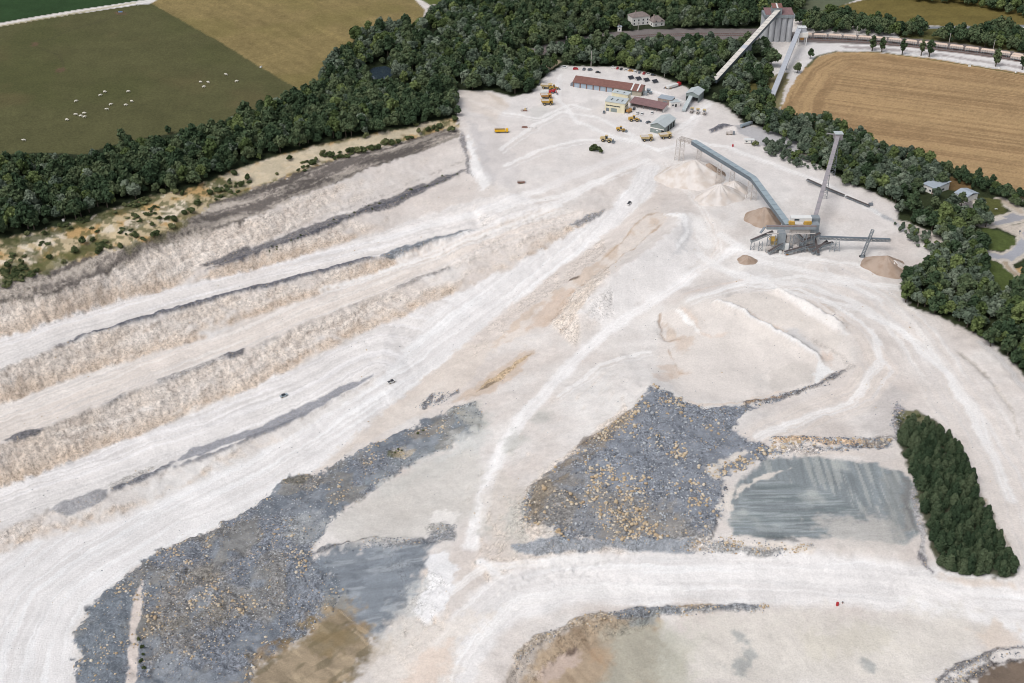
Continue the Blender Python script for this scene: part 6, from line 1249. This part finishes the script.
hip_house('barn', 'smaller brown roofed house beside the white one at the top', (653, 27), (664.5, 25.5), 12, 4.2, 8.5, 'white', 'tile', 2)
hip_house('white_hut', 'tiny white hut below the two houses at the top', (617.5, 31.5), (621.5, 31.5), 3.5, 4.4, 5.4, 'white', 'slate', 1)
A_, a_, L_ = two((922.5, 190), (933.5, 195)); t = thing('bungalow', 'white bungalow with large low pitched grey roof behind the quarry hedge', 'house', A_, a_); D = 15; walls(t, L_, D, 4.6, K['white'], gables=None)
sub(MB().hexa([(-.6,-.6,4.55),(L_+.6,-.6,4.55),(L_+.6,D+.6,5.9),(-.6,D+.6,5.9),(-.6,-.6,4.75),(L_+.6,-.6,4.75),(L_+.6,D+.6,6.1),(-.6,D+.6,6.1)]), 'roof', K['slate'], t)
for q in (.25, .65): panel(t, 'window', L_*q-.7, L_*q+.7, 1.2, 2.4, K['glass'])
panel(t, 'door', L_*.85-.5, L_*.85+.5, 0, 2.2, K['rust']); side_panel(t, 'window', 3, 5, 1.2, 2.4, K['glass'], L_+.05); side_panel(t, 'window', 8, 10, 1.2, 2.4, K['glass'], L_+.05)
A_, a_, L_ = two((954, 198), (965, 203)); t = thing('bungalow', 'smaller grey roofed white house right of the bungalow, half behind a dark tree', 'house', A_, a_); D = 12; walls(t, L_, D, 3.8, K['white'])
sub(MB().hexa([(-.6,-.6,3.8),(L_+.6,-.6,3.8),(L_+.6,D/2,5.4),(-.6,D/2,5.4),(-.6,-.6,4.0),(L_+.6,-.6,4.0),(L_+.6,D/2,5.6),(-.6,D/2,5.6)]).hexa([(-.6,D/2,5.4),(L_+.6,D/2,5.4),(L_+.6,D+.6,3.8),(-.6,D+.6,3.8),(-.6,D/2,5.6),(L_+.6,D/2,5.6),(L_+.6,D+.6,4.0),(-.6,D+.6,4.0)]), 'roof', K['slate'], t)
panel(t, 'window', L_*.2, L_*.38, 1.1, 2.3, K['glass']); panel(t, 'door', L_*.55, L_*.66, 0, 2.2, K['dark'])
t = thing('pool_tank', 'small bright blue garden pool tank behind the bungalow', 'pool', pt(931, 179)); sub(MB().cyl((0,0,-.2),(0,0,1.1), 1.6, n=18), 'wall', K['blue'], t); sub(MB().cyl((0,0,1.0),(0,0,1.12), 1.45, n=18), 'water', K['blue'], t)
for x, y in ((977.5, 199.5), (985, 203), (996, 209.5)): t = thing('garden_block', {977.5: 'white garden seat on the lawn nearest the smaller house', 985: 'white garden table in the middle of the hedged lawn', 996: 'white flat garden slab by the low hedge'}[x], 'garden furniture', pt(x, y)); sub(MB().box(0,0,.45,1.7,.9,.12), 'top', K['wpaint'], t); sub(MB().box(-.6,0,0,.2,.7,.44), 'leg', K['wpaint'], t); sub(MB().box(.6,0,0,.2,.7,.44), 'leg', K['wpaint'], t)
t = thing('road_sign', 'small grey sign post at the lane junction on the right', 'sign', pt(1019, 235)); sub(MB().cyl((0,0,-.3),(0,0,3.2), .1, n=8), 'post', K['steel'], t); sub(MB().box(0,-.1,2.2,1.2,.06,1.0), 'board', K['gpaint'], t)
# ------------------------------------------------------------------ train and track
def resample(px, step):
    q = world_poly(px); d = np.r_[0, np.cumsum(np.hypot(*np.diff(q, axis=0).T))]; s = np.arange(0, d[-1], step); return np.column_stack([np.interp(s, d, q[:, 0]), np.interp(s, d, q[:, 1])])
TRACK = [(505,60),(540,51.5),(575,44),(610,38.5),(650,35),(700,33.5),(760,34.5),(805,38),(840,39.5),(880,42),(920,46),(960,50.5),(1000,56),(1024,60),(1110,75)]
for off, nm in ((0.0, 'main'), (5.2, 'loop')):
    p = resample(TRACK, 8.0); tn = np.gradient(p, axis=0); tn /= np.linalg.norm(tn, axis=1)[:, None]; nn = np.column_stack([-tn[:, 1], tn[:, 0]]); b = MB(); s_ = MB()
    p = p-nn*off if nm == 'loop' else p
    for sg in (-1, 1):
        q = p+nn*sg*.75; z = zat(q[:, 0], q[:, 1])
        for k in range(len(q)-1): b.bar((*q[k], z[k]+.32), (*q[k+1], z[k+1]+.32), .16, .2)
    for k in range(0, len(p)-1):
        for f in (.15, .4, .65, .9): c = p[k]*(1-f)+p[k+1]*f; s_.bar((*(c-nn[k]*1.3), float(zat(*c))+.12), (*(c+nn[k]*1.3), float(zat(*c))+.12), .3, .2)
    root = empty('railway_track', (0, 0, 0)); root['kind'] = 'structure'; b.build('rail', K['rust'], root); o = s_.build('sleepers', K['dsteel'], root); o['kind'] = 'stuff'
def make_wagon():
    t = thing('hopper_wagon', 'dark hopper wagon', 'goods wagon', (0, 0, 0)); L_ = 11.6
    sub(MB().hexa([(-L_/2,-1.2,1.5),(L_/2,-1.2,1.5),(L_/2,1.2,1.5),(-L_/2,1.2,1.5),(-L_/2,-1.5,3.4),(L_/2,-1.5,3.4),(L_/2,1.5,3.4),(-L_/2,1.5,3.4)]), 'body', K['lsteel'], t); b = MB()
    for k in range(7): x = -L_/2+L_*k/6; b.bar((x, -1.28, 1.5), (x, -1.58, 3.45), .16).bar((x, 1.28, 1.5), (x, 1.58, 3.45), .16)
    sub(b, 'rib', K['rust'], t); sub(MB().hexa([(-L_/2+.15,-1.38,3.3),(L_/2-.15,-1.38,3.3),(L_/2-.15,1.38,3.3),(-L_/2+.15,1.38,3.3),(-L_/2+.9,-.7,4.4),(L_/2-.9,-.7,4.4),(L_/2-.9,.7,4.4),(-L_/2+.9,.7,4.4)]), 'stone_load', K['load'], t)
    sub(MB().box(0, 0, .95, L_+.4, 1.6, .5), 'underframe', K['dsteel'], t)
    for x in (-3.9, 3.9):
        for d in (-.9, .9): sub(MB().cyl((x+d, -.85, .5), (x+d, .85, .5), .46), 'wheelset', K['dsteel'], t)
    return t
wag = make_wagon(); wparts = list(wag.children)
p = resample([(805,38),(840,39.5),(880,42),(920,46),(960,50.5),(1000,56),(1024,60),(1110,75)], 13.0); tn = np.gradient(p, axis=0); nn = np.column_stack([-tn[:, 1], tn[:, 0]]); nn /= np.linalg.norm(nn, axis=1)[:, None]
ordn = ['first', 'second', 'third', 'fourth', 'fifth', 'sixth', 'seventh', 'eighth', 'ninth', 'tenth', 'eleventh', 'twelfth', 'thirteenth', 'fourteenth', 'fifteenth', 'sixteenth', 'seventeenth', 'eighteenth', 'nineteenth', 'twentieth', 'twenty first', 'twenty second']
def put_wagon(k, q, tv, lab, grp, first=False):
    loc = (q[0], q[1], float(zat(*q))+.4); rz = math.atan2(tv[1], tv[0])
    if first: wag.location = loc; wag.rotation_euler.z = rz; tag(wag, lab, None, grp)
    else: copy_tree(wag, wparts, loc, rz, None, lab, grp)
NW = 15
for k in range(NW): put_wagon(k, p[k], tn[k], ordn[k]+' stone loaded hopper wagon from the loading tower', 'hopper wagons of the stone train', k == 0)
for j, k in enumerate(range(14, 18)):
    if k < len(p): put_wagon(k, p[k]-nn[k]*5.2, tn[k], ordn[j]+' hopper wagon on the nearer siding at the right edge', 'hopper wagons on the nearer siding')

# ------------------------------------------------------------------ vehicles
def wheels(t, xs, y, r, w=.5):
    for x in xs:
        for s in (-1, 1):
            q = sub(MB().cyl((x, s*(y-w), r), (x, s*y, r), r, n=14), 'wheel', K['tyre'], t); sub(MB().cyl((x, s*(y-w*.1), r), (x, s*(y+.04), r), r*.5, n=10), 'rim', K['dyellow'], q)
def haul_truck(body, label, px, py, hd, k=1.0, group=None):
    t = thing('dump_truck', label, 'dump truck', pt(px, py), R(hd), group); t.scale = (k,)*3; wheels(t, (-2.4, 2.3), 2.2, 1.05, .8)
    sub(MB().box(0, 0, .9, 8, 1.7, .9), 'chassis', K['dsteel'], t); sub(MB().hexa([(-4.6,-1.9,2.1),(1.4,-1.9,1.7),(1.4,1.9,1.7),(-4.6,1.9,2.1),(-5.2,-2.3,3.6),(1.8,-2.3,3.7),(1.8,2.3,3.7),(-5.2,2.3,3.6)]), 'dump_body', K[body], t)
    sub(MB().hexa([(-4.7,-1.8,3.62),(1.4,-1.8,3.72),(1.4,1.8,3.72),(-4.7,1.8,3.62),(-4.2,-1.2,3.7),(1.0,-1.2,3.8),(1.0,1.2,3.8),(-4.2,1.2,3.7)]), 'body_floor', K['lsteel'], t)
    sub(MB().box(2.6, 0, 3.75, 3.0, 4.4, .22), 'canopy', K[body], t); c = sub(MB().box(2.9, .9, 1.9, 1.6, 1.5, 1.8), 'cab', K[body], t); sub(MB().box(3.72, .9, 2.6, .06, 1.3, .8), 'windscreen', K['glass'], c); sub(MB().box(3.4, -.7, 1.3, 1.6, 1.7, 1.3), 'bonnet', K[body], t); sub(MB().box(4.3, 0, .9, .3, 4.0, .6), 'bumper', K['dsteel'], t); return t
def loader(body, label, px, py, hd, k=1.0, cat='wheel loader'):
    t = thing('wheel_loader', label, cat, pt(px, py), R(hd)); t.scale = (k,)*3; wheels(t, (-1.7, 1.7), 1.5, .85, .65)
    sub(MB().hexa([(-3.6,-1.0,1.1),(-.5,-1.0,1.1),(-.5,1.0,1.1),(-3.6,1.0,1.1),(-3.5,-.95,2.3),(-.5,-.95,2.6),(-.5,.95,2.6),(-3.5,.95,2.3)]), 'engine_cover', K[body], t); sub(MB().box(1.2, 0, .9, 2.2, 1.2, .9), 'front_frame', K[body], t)
    c = sub(MB().box(-.1, 0, 1.7, 1.3, 1.4, 1.7, .88), 'cab', K['glass'], t); sub(MB().box(-.1, 0, 3.41, 1.5, 1.6, .14), 'cab_roof', K[body], c)
    for s in (-1, 1): sub(MB().bar((1.0, s*.6, 1.9), (3.4, s*.6, .9), .3, .4), 'lift_arm', K[body], t)
    sub(MB().prism_y([(3.3,.15),(4.6,.1),(4.7,.25),(3.6,.5),(3.5,1.5),(3.3,1.5)], -1.6, 1.6), 'bucket', K['dsteel'], t); return t
def digger(body, label, px, py, hd, k=1.0, reach=1.0):
    t = thing('excavator', label, 'excavator', pt(px, py), R(hd)); t.scale = (k,)*3
    for s in (-1, 1): sub(MB().prism_y([(-2.2,.3),(-1.7,0),(1.7,0),(2.2,.3),(2.2,.7),(1.7,1),(-1.7,1),(-2.2,.7)], s*1.3-.35, s*1.3+.35), 'track', K['dsteel'], t)
    sub(MB().box(-.6, 0, 1.1, 3.6, 2.5, 1.3, .95), 'house', K[body], t); c = sub(MB().box(.6, .75, 1.3, 1.5, 1.0, 1.9, .9), 'cab', K['glass'], t); sub(MB().box(.6, .75, 3.21, 1.5, 1.05, .1), 'cab_roof', K[body], c)
    sub(MB().bar((1.0, -.3, 1.8), (3.6*reach, -.3, 4.6), .45, .6), 'boom', K[body], t); sub(MB().bar((3.5*reach, -.3, 4.7), (6.0*reach, -.3, 1.8), .35, .45), 'stick', K[body], t); sub(MB().prism_y([(5.6*reach,.3),(6.4*reach,.5),(6.4*reach,1.7),(5.9*reach,1.8)], -.8, .2), 'bucket', K['dsteel'], t); return t
def lorry(cab, box, label, px, py, hd, L_=8, k=1.0, cat='lorry', stripe=None):
    t = thing('lorry', label, cat, pt(px, py), R(hd)); t.scale = (k,)*3; wheels(t, (-L_*.36, -L_*.2, L_*.34), 1.2, .5, .35); sub(MB().box(-.2, 0, .6, L_, 1.2, .35), 'chassis', K['dsteel'], t)
    b = sub(MB().hexa([(-L_/2,-1.2,.98),(L_*.22,-1.2,.98),(L_*.22,1.2,.98),(-L_/2,1.2,.98),(-L_/2-.2,-1.25,2.6),(L_*.22,-1.25,2.6),(L_*.22,1.25,2.6),(-L_/2-.2,1.25,2.6)]), 'load_body', K[box], t)
    if stripe: sub(MB().box(-L_*.14, 0, 2.61, L_*.7, 1.7, .06), 'body_opening', K[stripe], b)
    c = sub(MB().box(L_*.36, 0, .9, L_*.2, 2.2, 2.0, .92), 'cab', K[cab], t); sub(MB().box(L_*.462, 0, 1.9, .08, 1.9, .8), 'windscreen', K['glass'], c); return t
def car(body, label, px, py, hd, group=None, van=False):
    t = thing('parked_car', label, 'van' if van else 'car', pt(px, py), R(hd), group); wheels(t, (-1.3, 1.3), .85, .34, .22); h = .95 if van else .65
    sub(MB().box(0, 0, .35, 4.3, 1.75, h, .97), 'body', K[body], t); c = sub(MB().box(-.3, 0, .36+h, 2.5 if not van else 3.0, 1.6, .6, .8), 'glazing', K['glass'], t); sub(MB().box(-.3, 0, .965+h, 1.9 if not van else 2.4, 1.26, .06), 'car_roof', K[body], c); return t
lorry('pure_yellow', 'pure_yellow', 'bright yellow tipper lorry standing alone on the pale ramp above the benches', 501.8, 132.5, 2, 10, 1.05, 'tipper lorry', 'dpaint')
haul_truck('dyellow', 'dusty cream dump truck in front of the gabled shed, the left of two', 647, 140.5, 8, 1.0); haul_truck('dyellow', 'dusty cream dump truck at the front corner of the gabled shed, the right of two', 665.5, 138, 14, 1.0)
loader('yellow', 'yellow wheel loader with dark bucket in front of the cream building', 634, 121, -3, 1.25); loader('yellow', 'small dark yellow loader standing alone in the middle of the yard', 621, 131, -18, 1.05); loader('dyellow', 'dusty loader with raised dark bucket beside the green shrub clump', 606.5, 141.5, -20, 1.35); lorry('orange', 'orange', 'orange tipper backed against the right side of the cream building', 629, 112.5, 50, 5, 1.0, 'tipper')
haul_truck('yellow', 'yellow dump truck nearest the front of the machine row at the wood edge', 547.5, 104.5, 4, 1.0); haul_truck('orange', 'orange yellow dump truck second from the front of the machine row', 546.5, 98.5, 6, .95); lorry('red', 'wpaint', 'white lorry with red cab in the middle of the machine row', 546, 94, 5, 8.5, 1.0, 'lorry'); digger('red', 'red excavator with its arm lowered at the right of the machine row', 553.5, 93, -55, .95, .9); loader('yellow', 'yellow loader near the back of the machine row, behind the white lorry', 554, 89.5, 10, 1.1); haul_truck('dyellow', 'dusty yellow dump truck at the back of the machine row', 547, 88.5, -12, 1.0)
t = thing('scrap_machine', 'rusty stripped machine frame on the ground below the machine row', 'scrap', pt(524, 111)); sub(MB().box(0,0,.2,5,1.6,.7), 'frame', K['rust'], t); sub(MB().cyl((-1.6,-1.2,.8),(-1.6,1.2,.8), .8), 'drum', K['lsteel'], t); sub(MB().bar((0,0,.9),(2.8,.4,2.4), .4), 'arm', K['dsteel'], t); sub(MB().box(1.0,.2,.9,1.6,1.4,1.3,.8), 'engine_cover', K['dyellow'], t)
t = thing('scrap_heap', 'low rust brown scrap heap with pale blocks in the open yard', 'scrap', pt(526, 127.5)); sub(MB().box(-1,0,-.2,5,2.6,1.1,.6), 'rust_pile', K['rust'], t); sub(MB().box(2.6,-1,-.1,1.3,1,.8,.8), 'pale_block', K['lsteel'], t); sub(MB().box(4.6,-1.4,-.1,1.0,.8,.7,.8), 'pale_block', K['lsteel'], t); sub(MB().box(7.5,-1.5,-.1,.7,.7,.6,.8), 'pale_block', K['dsteel'], t)
lorry('red', 'wpaint', 'white tipper trailer with red tractor cab beside the blockwork store', 674, 87.5, 38, 13, 1.15, 'lorry'); loader('orange', 'small orange loader at the left end of the red and white lorry', 668, 88.5, 160, .75)
car('gpaint', 'grey car beside the left front corner of the cream building', 604, 112.8, 80); car('wpaint', 'white car parked before the carport, the left of two', 637.5, 113.8, 70); car('wpaint', 'white car parked before the carport, the right of two', 642, 114.5, 72); car('gpaint', 'dark grey pickup at the left wall of the gabled shed', 648.3, 123, 30); car('wpaint', 'white car under the carport roof, towards its right end', 652, 113.5, 75); car('dpaint', 'black car under the carport roof, near its left end', 634, 109.5, 75)
car('dpaint', 'dark car standing alone behind the workshop shed', 598, 73, -10)
for x, y, h, c, lb in ((564.5, 68, 0, 'wpaint', 'white van at the far left of the row along the wood edge'), (575.5, 69.5, 0, 'red', 'red van in the row along the wood edge behind the shed'), (590, 70.5, 30, 'gpaint', 'grey van half in the trees behind the workshop shed'), (584, 70, 70, 'gpaint', 'grey trailer van with poles beside the red van')): car(c, lb, x, y, h, None, True)
RB = [('wpaint', 'white'), ('red', 'red'), ('dpaint', 'dark'), ('wpaint', 'white'), ('orange', 'orange'), ('wpaint', 'white'), ('gpaint', 'grey'), ('red', 'red'), ('wpaint', 'white'), ('dpaint', 'dark')]
for k, (c, nm) in enumerate(RB):
    x = 613+k*4.4+random.uniform(-.6, .6); car(c, '%s car, %s from the left in the row behind the steel racks' % (nm, ordn[k]), x, 68+k*.85, random.choice((-14, 70, 75, -10)), 'cars along the back of the yard')
# steel racks
def rack():
    t = thing('steel_rack', 'dark sloping steel rack', 'rack', (0, 0, 0)); sub(MB().hexa([(-2.4,-1.5,.8),(2.4,-1.5,.8),(2.4,1.5,2.2),(-2.4,1.5,2.2),(-2.4,-1.5,1.0),(2.4,-1.5,1.0),(2.4,1.5,2.4),(-2.4,1.5,2.4)]), 'panel', K['dpaint'], t); b = MB()
    for x in (-2, 2): b.bar((x,-1.4,-.2),(x,-1.4,.9), .2).bar((x,1.4,-.2),(x,1.4,2.2), .2)
    sub(b, 'leg', K['dsteel'], t); return t
rk = rack(); rp = list(rk.children)
for k, (x, y) in enumerate(((631, 79), (638.5, 80), (646.5, 81.3), (655, 82.8))):
    lb = ['leftmost of the four dark racks behind the workshop shed', 'second of the four dark racks behind the workshop shed', 'third of the four dark racks behind the workshop shed', 'rightmost of the four dark racks behind the workshop shed'][k]; p_ = pt(x, y)
    if k == 0: rk.location = p_; rk.rotation_euler.z = R(28); tag(rk, lb, None, 'dark steel racks')
    else: copy_tree(rk, rp, p_, R(28), None, lb, 'dark steel racks')
# portable screening machines below the transfer shed
for k, (x, y, lb) in enumerate(((691.5, 112.5, 'left portable screening machine below the transfer shed'), (697.5, 113.5, 'middle portable screening machine below the transfer shed'), (704, 114.3, 'right portable screening machine below the transfer shed'))):
    t = thing('screening_machine', lb, 'screening machine', pt(x, y), R(70+6*k)); sub(MB().box(0,0,.9,5,2,1.4), 'body', K['lsteel'], t); sub(MB().box(1.4,0,2.31,2,2.2,1.2,1.2), 'hopper', K['dyellow'], t); sub(MB().bar((-2,0,1.4),(-5,0,3), .8, .3), 'belt', K['belt'], t); wheels(t, (-1.2, 1.2), 1.1, .5, .35); sub(MB().box(-.6,0,2.31,1.4,1.4,.8), 'engine', K['dsteel'], t)
# right hand yard
t = thing('tanker_trailer', 'silver tanker trailer parked at the wood edge on the grey lane', 'tanker', pt(745.5, 126.5), R(38)); sub(MB().cyl((-5,0,1.9),(4.4,0,1.9), 1.25, n=16), 'tank', K['silver'], t); sub(MB().box(5.6,0,.6,1.8,2.2,2.2,.9), 'cab', K['gpaint'], t); sub(MB().box(0,0,.5,11,1.2,.3), 'chassis', K['dsteel'], t); wheels(t, (-3.6, -2.4, 4.6), 1.15, .5, .35)
t = thing('white_trailer', 'white site cabin beside the small round shrub in the right hand yard', 'site cabin', pt(749, 143), R(-4)); sub(MB().box(0,0,.4,7,3,2.4), 'body', K['white'], t); sub(MB().box(0,0,2.81,7.3,3.3,.2), 'roof', K['whiteroof'], t); sub(MB().box(-2,-1.53,1.3,1.2,.06,.9), 'window', K['glass'], t); sub(MB().box(1.6,-1.53,.45,.9,.06,2), 'door', K['gpaint'], t)
t = thing('mobile_crusher', 'small grey mobile crusher inside the curved dark berm', 'crusher', pt(729, 134.5), R(-8)); sub(MB().box(0,0,.6,4.6,1.8,1.4), 'body', K['lsteel'], t); sub(MB().box(1.6,0,2.01,1.6,1.6,.9,1.3), 'hopper', K['lsteel'], t); sub(MB().box(3.4,0,.5,1.4,1.6,2.2), 'engine', K['dsteel'], t); wheels(t, (-1.4, 1.4), 1.0, .5, .3)
for x, y, c, lb in ((732.7, 146.5, 'red', 'red fuel drum standing in the right hand yard'), (837.2, 605.3, 'red', 'lone red drum on the pale apron near the lower road')): t = thing('steel_drum', lb, 'drum', pt(x, y)); sub(MB().cyl((0,0,-.05),(0,0,1.5), .6, n=16), 'shell', K[c], t); sub(MB().cyl((0,0,1.5),(0,0,1.56), .62, n=16), 'lid', K['red'], t)
t = thing('small_drum', 'small olive drum just right of the lone red one', 'drum', pt(842.5, 603)); sub(MB().cyl((0,0,-.05),(0,0,.7), .35, n=14), 'shell', K['rust'], t); sub(MB().cyl((0,0,.7),(0,0,.75), .36, n=14), 'lid', K['dsteel'], t)
t = thing('welfare_trailer', 'dark trailer standing on the ramp near the top of the benches', 'trailer', pt(521, 183.3), R(5)); sub(MB().box(0,0,.6,5,1.9,1.3), 'body', K['rust'], t); sub(MB().box(0,0,1.91,5.2,2.1,.15), 'roof', K['lsteel'], t); wheels(t, (-.6, .6), 1.05, .42, .25)
for x, y, lb in ((629.3, 204, 'pickup driving along the upper haul road'), (391.5, 382.5, 'pickup driving along the middle of the haul road')):
    t = thing('pickup', 'small white '+lb, 'pickup', pt(x, y), R(60 if x > 500 else 35)); wheels(t, (-1.4, 1.4), .95, .4, .25); sub(MB().box(0,0,.45,4.8,1.8,.6), 'body', K['wpaint'], t); sub(MB().box(.4,0,1.06,1.6,1.6,.7,.85), 'cab', K['dpaint'], t); sub(MB().box(-1.5,0,1.06,1.7,1.6,.1), 'bed', K['dpaint'], t)
t = thing('haul_road_car', 'pale grey car on the third bench road at left of the haul road', 'car', pt(284, 396.5), R(35)); wheels(t, (-1.4, 1.4), .95, .4, .25); sub(MB().box(0,0,.45,4.6,1.8,.7), 'body', K['silver'], t); sub(MB().box(-.2,0,1.16,2.4,1.6,.6,.8), 'glazing', K['glass'], t)
# poles
def pole(px, py, h, label, head=True, name='lamp_post'):
    t = thing(name, label, 'lamp post' if head else 'pole', pt(px, py)); sub(MB().cyl((0,0,-.5),(0,0,h), .28, .18, 10), 'post', K['lsteel'], t)
    if head: sub(MB().box(0,-.3,h+.01,1.6,.8,.5), 'lamp_head', K['steel'], t)
    else: sub(MB().box(0,0,h*.9,2.2,.15,.15), 'cross_arm', K['dsteel'], t)
pole(664.3, 76.5, 12, 'tall pale floodlight post at the wood edge behind the lorry'); pole(591, 67, 14, 'tall grey pole among the trees left of the workshop roof', False, 'utility_pole')
for x, y, lb in ((566, 46, 'utility pole beside the railway at its left bend'), (638, 31, 'utility pole in front of the white house'), (856, 36, 'mast beside the wagons, left of the slender trees'), (949, 43, 'mast behind the wagons near the middle of the verge'), (993, 50, 'mast behind the wagons near the right edge')): pole(x, y, 9, lb, False, 'utility_pole')
# people-high clutter: buckets on the ground, white bale bags along the verge
for k, (x, y) in enumerate(((969.5, 66.5), (1000, 68.5), (1016, 72.5), (261, 67.3))): 
    t = thing('bale_bag', ['white bag on the verge at the left of three below the wagons', 'white bag on the verge in the middle of three below the wagons', 'white bag on the verge at the right edge below the wagons', 'white wrapped bale at the corner where pasture meets hay field'][k], 'bag', pt(x, y), .4*k); sub(MB().box(0,0,0,2.4,1.2,1.0,.8), 'sack', K['wpaint'], t); sub(MB().box(0,0,1.0,.5,.3,.2), 'neck', K['lsteel'], t)
t = thing('water_trough', 'pale blue water trough on bare earth at the top of the pasture', 'trough', pt(120.5, 12.5), .3); sub(MB().box(0,0,0,3.6,1.6,1.0,1.1), 'tank', K['silver'], t); sub(MB().box(0,0,1.01,3.4,1.4,.05), 'water', K['blue'], t)
t = thing('boat_hut', 'small dark hut on the pale bank of the pond', 'hut', pt(396.5, 66.5)); sub(MB().box(0,0,0,2.6,2.6,2.2), 'wall', K['rust'], t); sub(MB().box(0,0,2.21,3.2,3.2,.3), 'roof', K['redroof2'], t); sub(MB().box(0,-1.33,0,.9,.06,1.8), 'door', K['dark'], t)
t = thing('field_hut', 'tiny white box on the grass strip at the foot of the left wood', 'box', pt(63.5, 221)); sub(MB().box(0,0,0,1.4,1.0,1.2), 'body', K['wpaint'], t); sub(MB().box(0,0,1.21,1.6,1.2,.12), 'lid', K['lsteel'], t)
# cows
me = bpy.data.meshes.new('cow_body')
cv = [(0,0,1.05),(.55,0,1.1),(-.65,0,1.12),(.95,0,1.2),(1.3,0,1.0),(1.65,0,.85),(.6,.28,.75),(.62,.3,.38),(.62,.3,.04),(.6,-.28,.75),(.62,-.3,.38),(.62,-.3,.04),(-.7,.28,.75),(-.8,.3,.42),(-.74,.3,.04),(-.7,-.28,.75),(-.8,-.3,.42),(-.74,-.3,.04),(-.98,0,1.05),(-1.05,0,.55)]
ce_ = [(0,1),(0,2),(1,3),(3,4),(4,5),(1,6),(6,7),(7,8),(1,9),(9,10),(10,11),(2,12),(12,13),(13,14),(2,15),(15,16),(16,17),(2,18),(18,19)]; rad = [.42,.4,.38,.24,.17,.1]+[.17,.09,.06]*2+[.19,.1,.06]*2+[.09,.04]
me.from_pydata(cv, ce_, []); cow_mat = wear('cream_hide', (236, 230, 218), .9, 0, .08, 2, False); me.materials.append(cow_mat)
c0 = bpy.data.objects.new('cow', me); COL.objects.link(c0); m = c0.modifiers.new('body', 'SKIN'); m.use_smooth_shade = True
for k, v in enumerate(me.skin_vertices[0].data): v.radius = (rad[k], rad[k]); v.use_root = k == 0
sb = c0.modifiers.new('smooth', 'SUBSURF'); sb.levels = 1; sb.render_levels = 1
COWS = [(97,565),(268,483),(305,462),(323,468),(337,457),(338,472),(304,409),(401,385),(419,371),(429,441),(443,422),(513,370),(503,424),(527,409),(802,332),(834,333),(815,351),(905,302),(946,329)]
CL = ['white cow standing alone at the lower left of the pasture', 'white cow lowest in the left group, below the cluster', 'white cow at the upper left of the tight cluster of four', 'white cow in the middle of the tight cluster of four', 'white cow at the upper right of the tight cluster of four', 'white cow at the lower right of the tight cluster of four', 'white cow on its own above the tight cluster', 'white cow lower of the pair at the top of the left herd', 'white cow upper of the pair at the top of the left herd', 'white cow lower of the pair in the middle of the herd', 'white cow upper of the pair in the middle of the herd', 'white cow at the upper right of the left herd', 'white cow lower of the pair at the right of the left herd', 'white cow upper of the pair at the right of the left herd', 'white cow at the left of the three grazing together on the right', 'white cow at the right of the three grazing together on the right', 'white cow lowest of the three grazing together on the right', 'white cow highest on the right of the pasture', 'white cow furthest right in the pasture']
for k, (x, y) in enumerate(COWS):
    o = c0 if k == 0 else c0.copy()
    if k: COL.objects.link(o)
    o.location = pt(x/4, y/4); o.rotation_euler = (0, 0, random.uniform(-.6, .6)+(math.pi if random.random() < .4 else 0)); o.scale = (1.25,)*3; tag(o, CL[k], 'cow', 'cows in the pasture')
# ------------------------------------------------------------------ labels: say which of its group each plant or boulder is
by = {}
for o in SC.objects:
    if o.parent is None and o.get('group') and o.get('label') and o.get('category') in ('tree', 'pine tree', 'shrub', 'boulder'): by.setdefault((o['group'], o['label']), []).append(o)
for (g, lb), os_ in by.items():
    if len(os_) < 3: continue
    p = np.array([tuple(o.location) for o in os_]); u, v, _ = project(p); q = np.column_stack([u, v]); q = q-q.mean(0); w, ev = np.linalg.eigh(q.T@q); a = ev[:, 1]; b = ev[:, 0]; hor = abs(a[0]) > .6
    a = a*np.sign(a[0] if hor else a[1]); b = b*np.sign(b[1] if hor else b[0]); A1, B1_ = q@a, q@b
    n1 = 8 if len(os_) > 40 else 5
    WA = {(8, True): ['far left end', 'second eighth from left', 'third eighth from left', 'just left of middle', 'just right of middle', 'third eighth from right', 'second eighth from right', 'far right end'], (8, False): ['top end', 'second eighth from top', 'third eighth from top', 'just above middle', 'just below middle', 'third eighth from bottom', 'second eighth from bottom', 'bottom end'],
          (5, True): ['far left', 'left of centre', 'centre', 'right of centre', 'far right'], (5, False): ['top', 'above centre', 'centre', 'below centre', 'bottom']}[(n1, hor)]
    WB = ['back', 'middle', 'front'] if hor else ['left side', 'middle', 'right side']
    sc = np.array([o.scale[0] for o in os_]); lo, hi = np.quantile(sc, .33), np.quantile(sc, .67)
    for k, o in enumerate(os_):
        i = min(n1-1, int((A1 < A1[k]).mean()*n1)); j = min(2, int((B1_ < B1_[k]).mean()*3)); size = 'small' if sc[k] < lo else ('large' if sc[k] > hi else 'medium'); hue = ''
        for c in o.children:
            if c.name.startswith('crown') and c.data.materials: hue = {'broad_leaves': 'dark green ', 'willow_leaves': 'grey green ', 'fresh_leaves': 'fresh green '}.get(c.data.materials[0].name, '')
        o['label'] = ' '.join((size+' '+hue+lb+', '+WB[j]+', '+WA[i]).split()[:16])
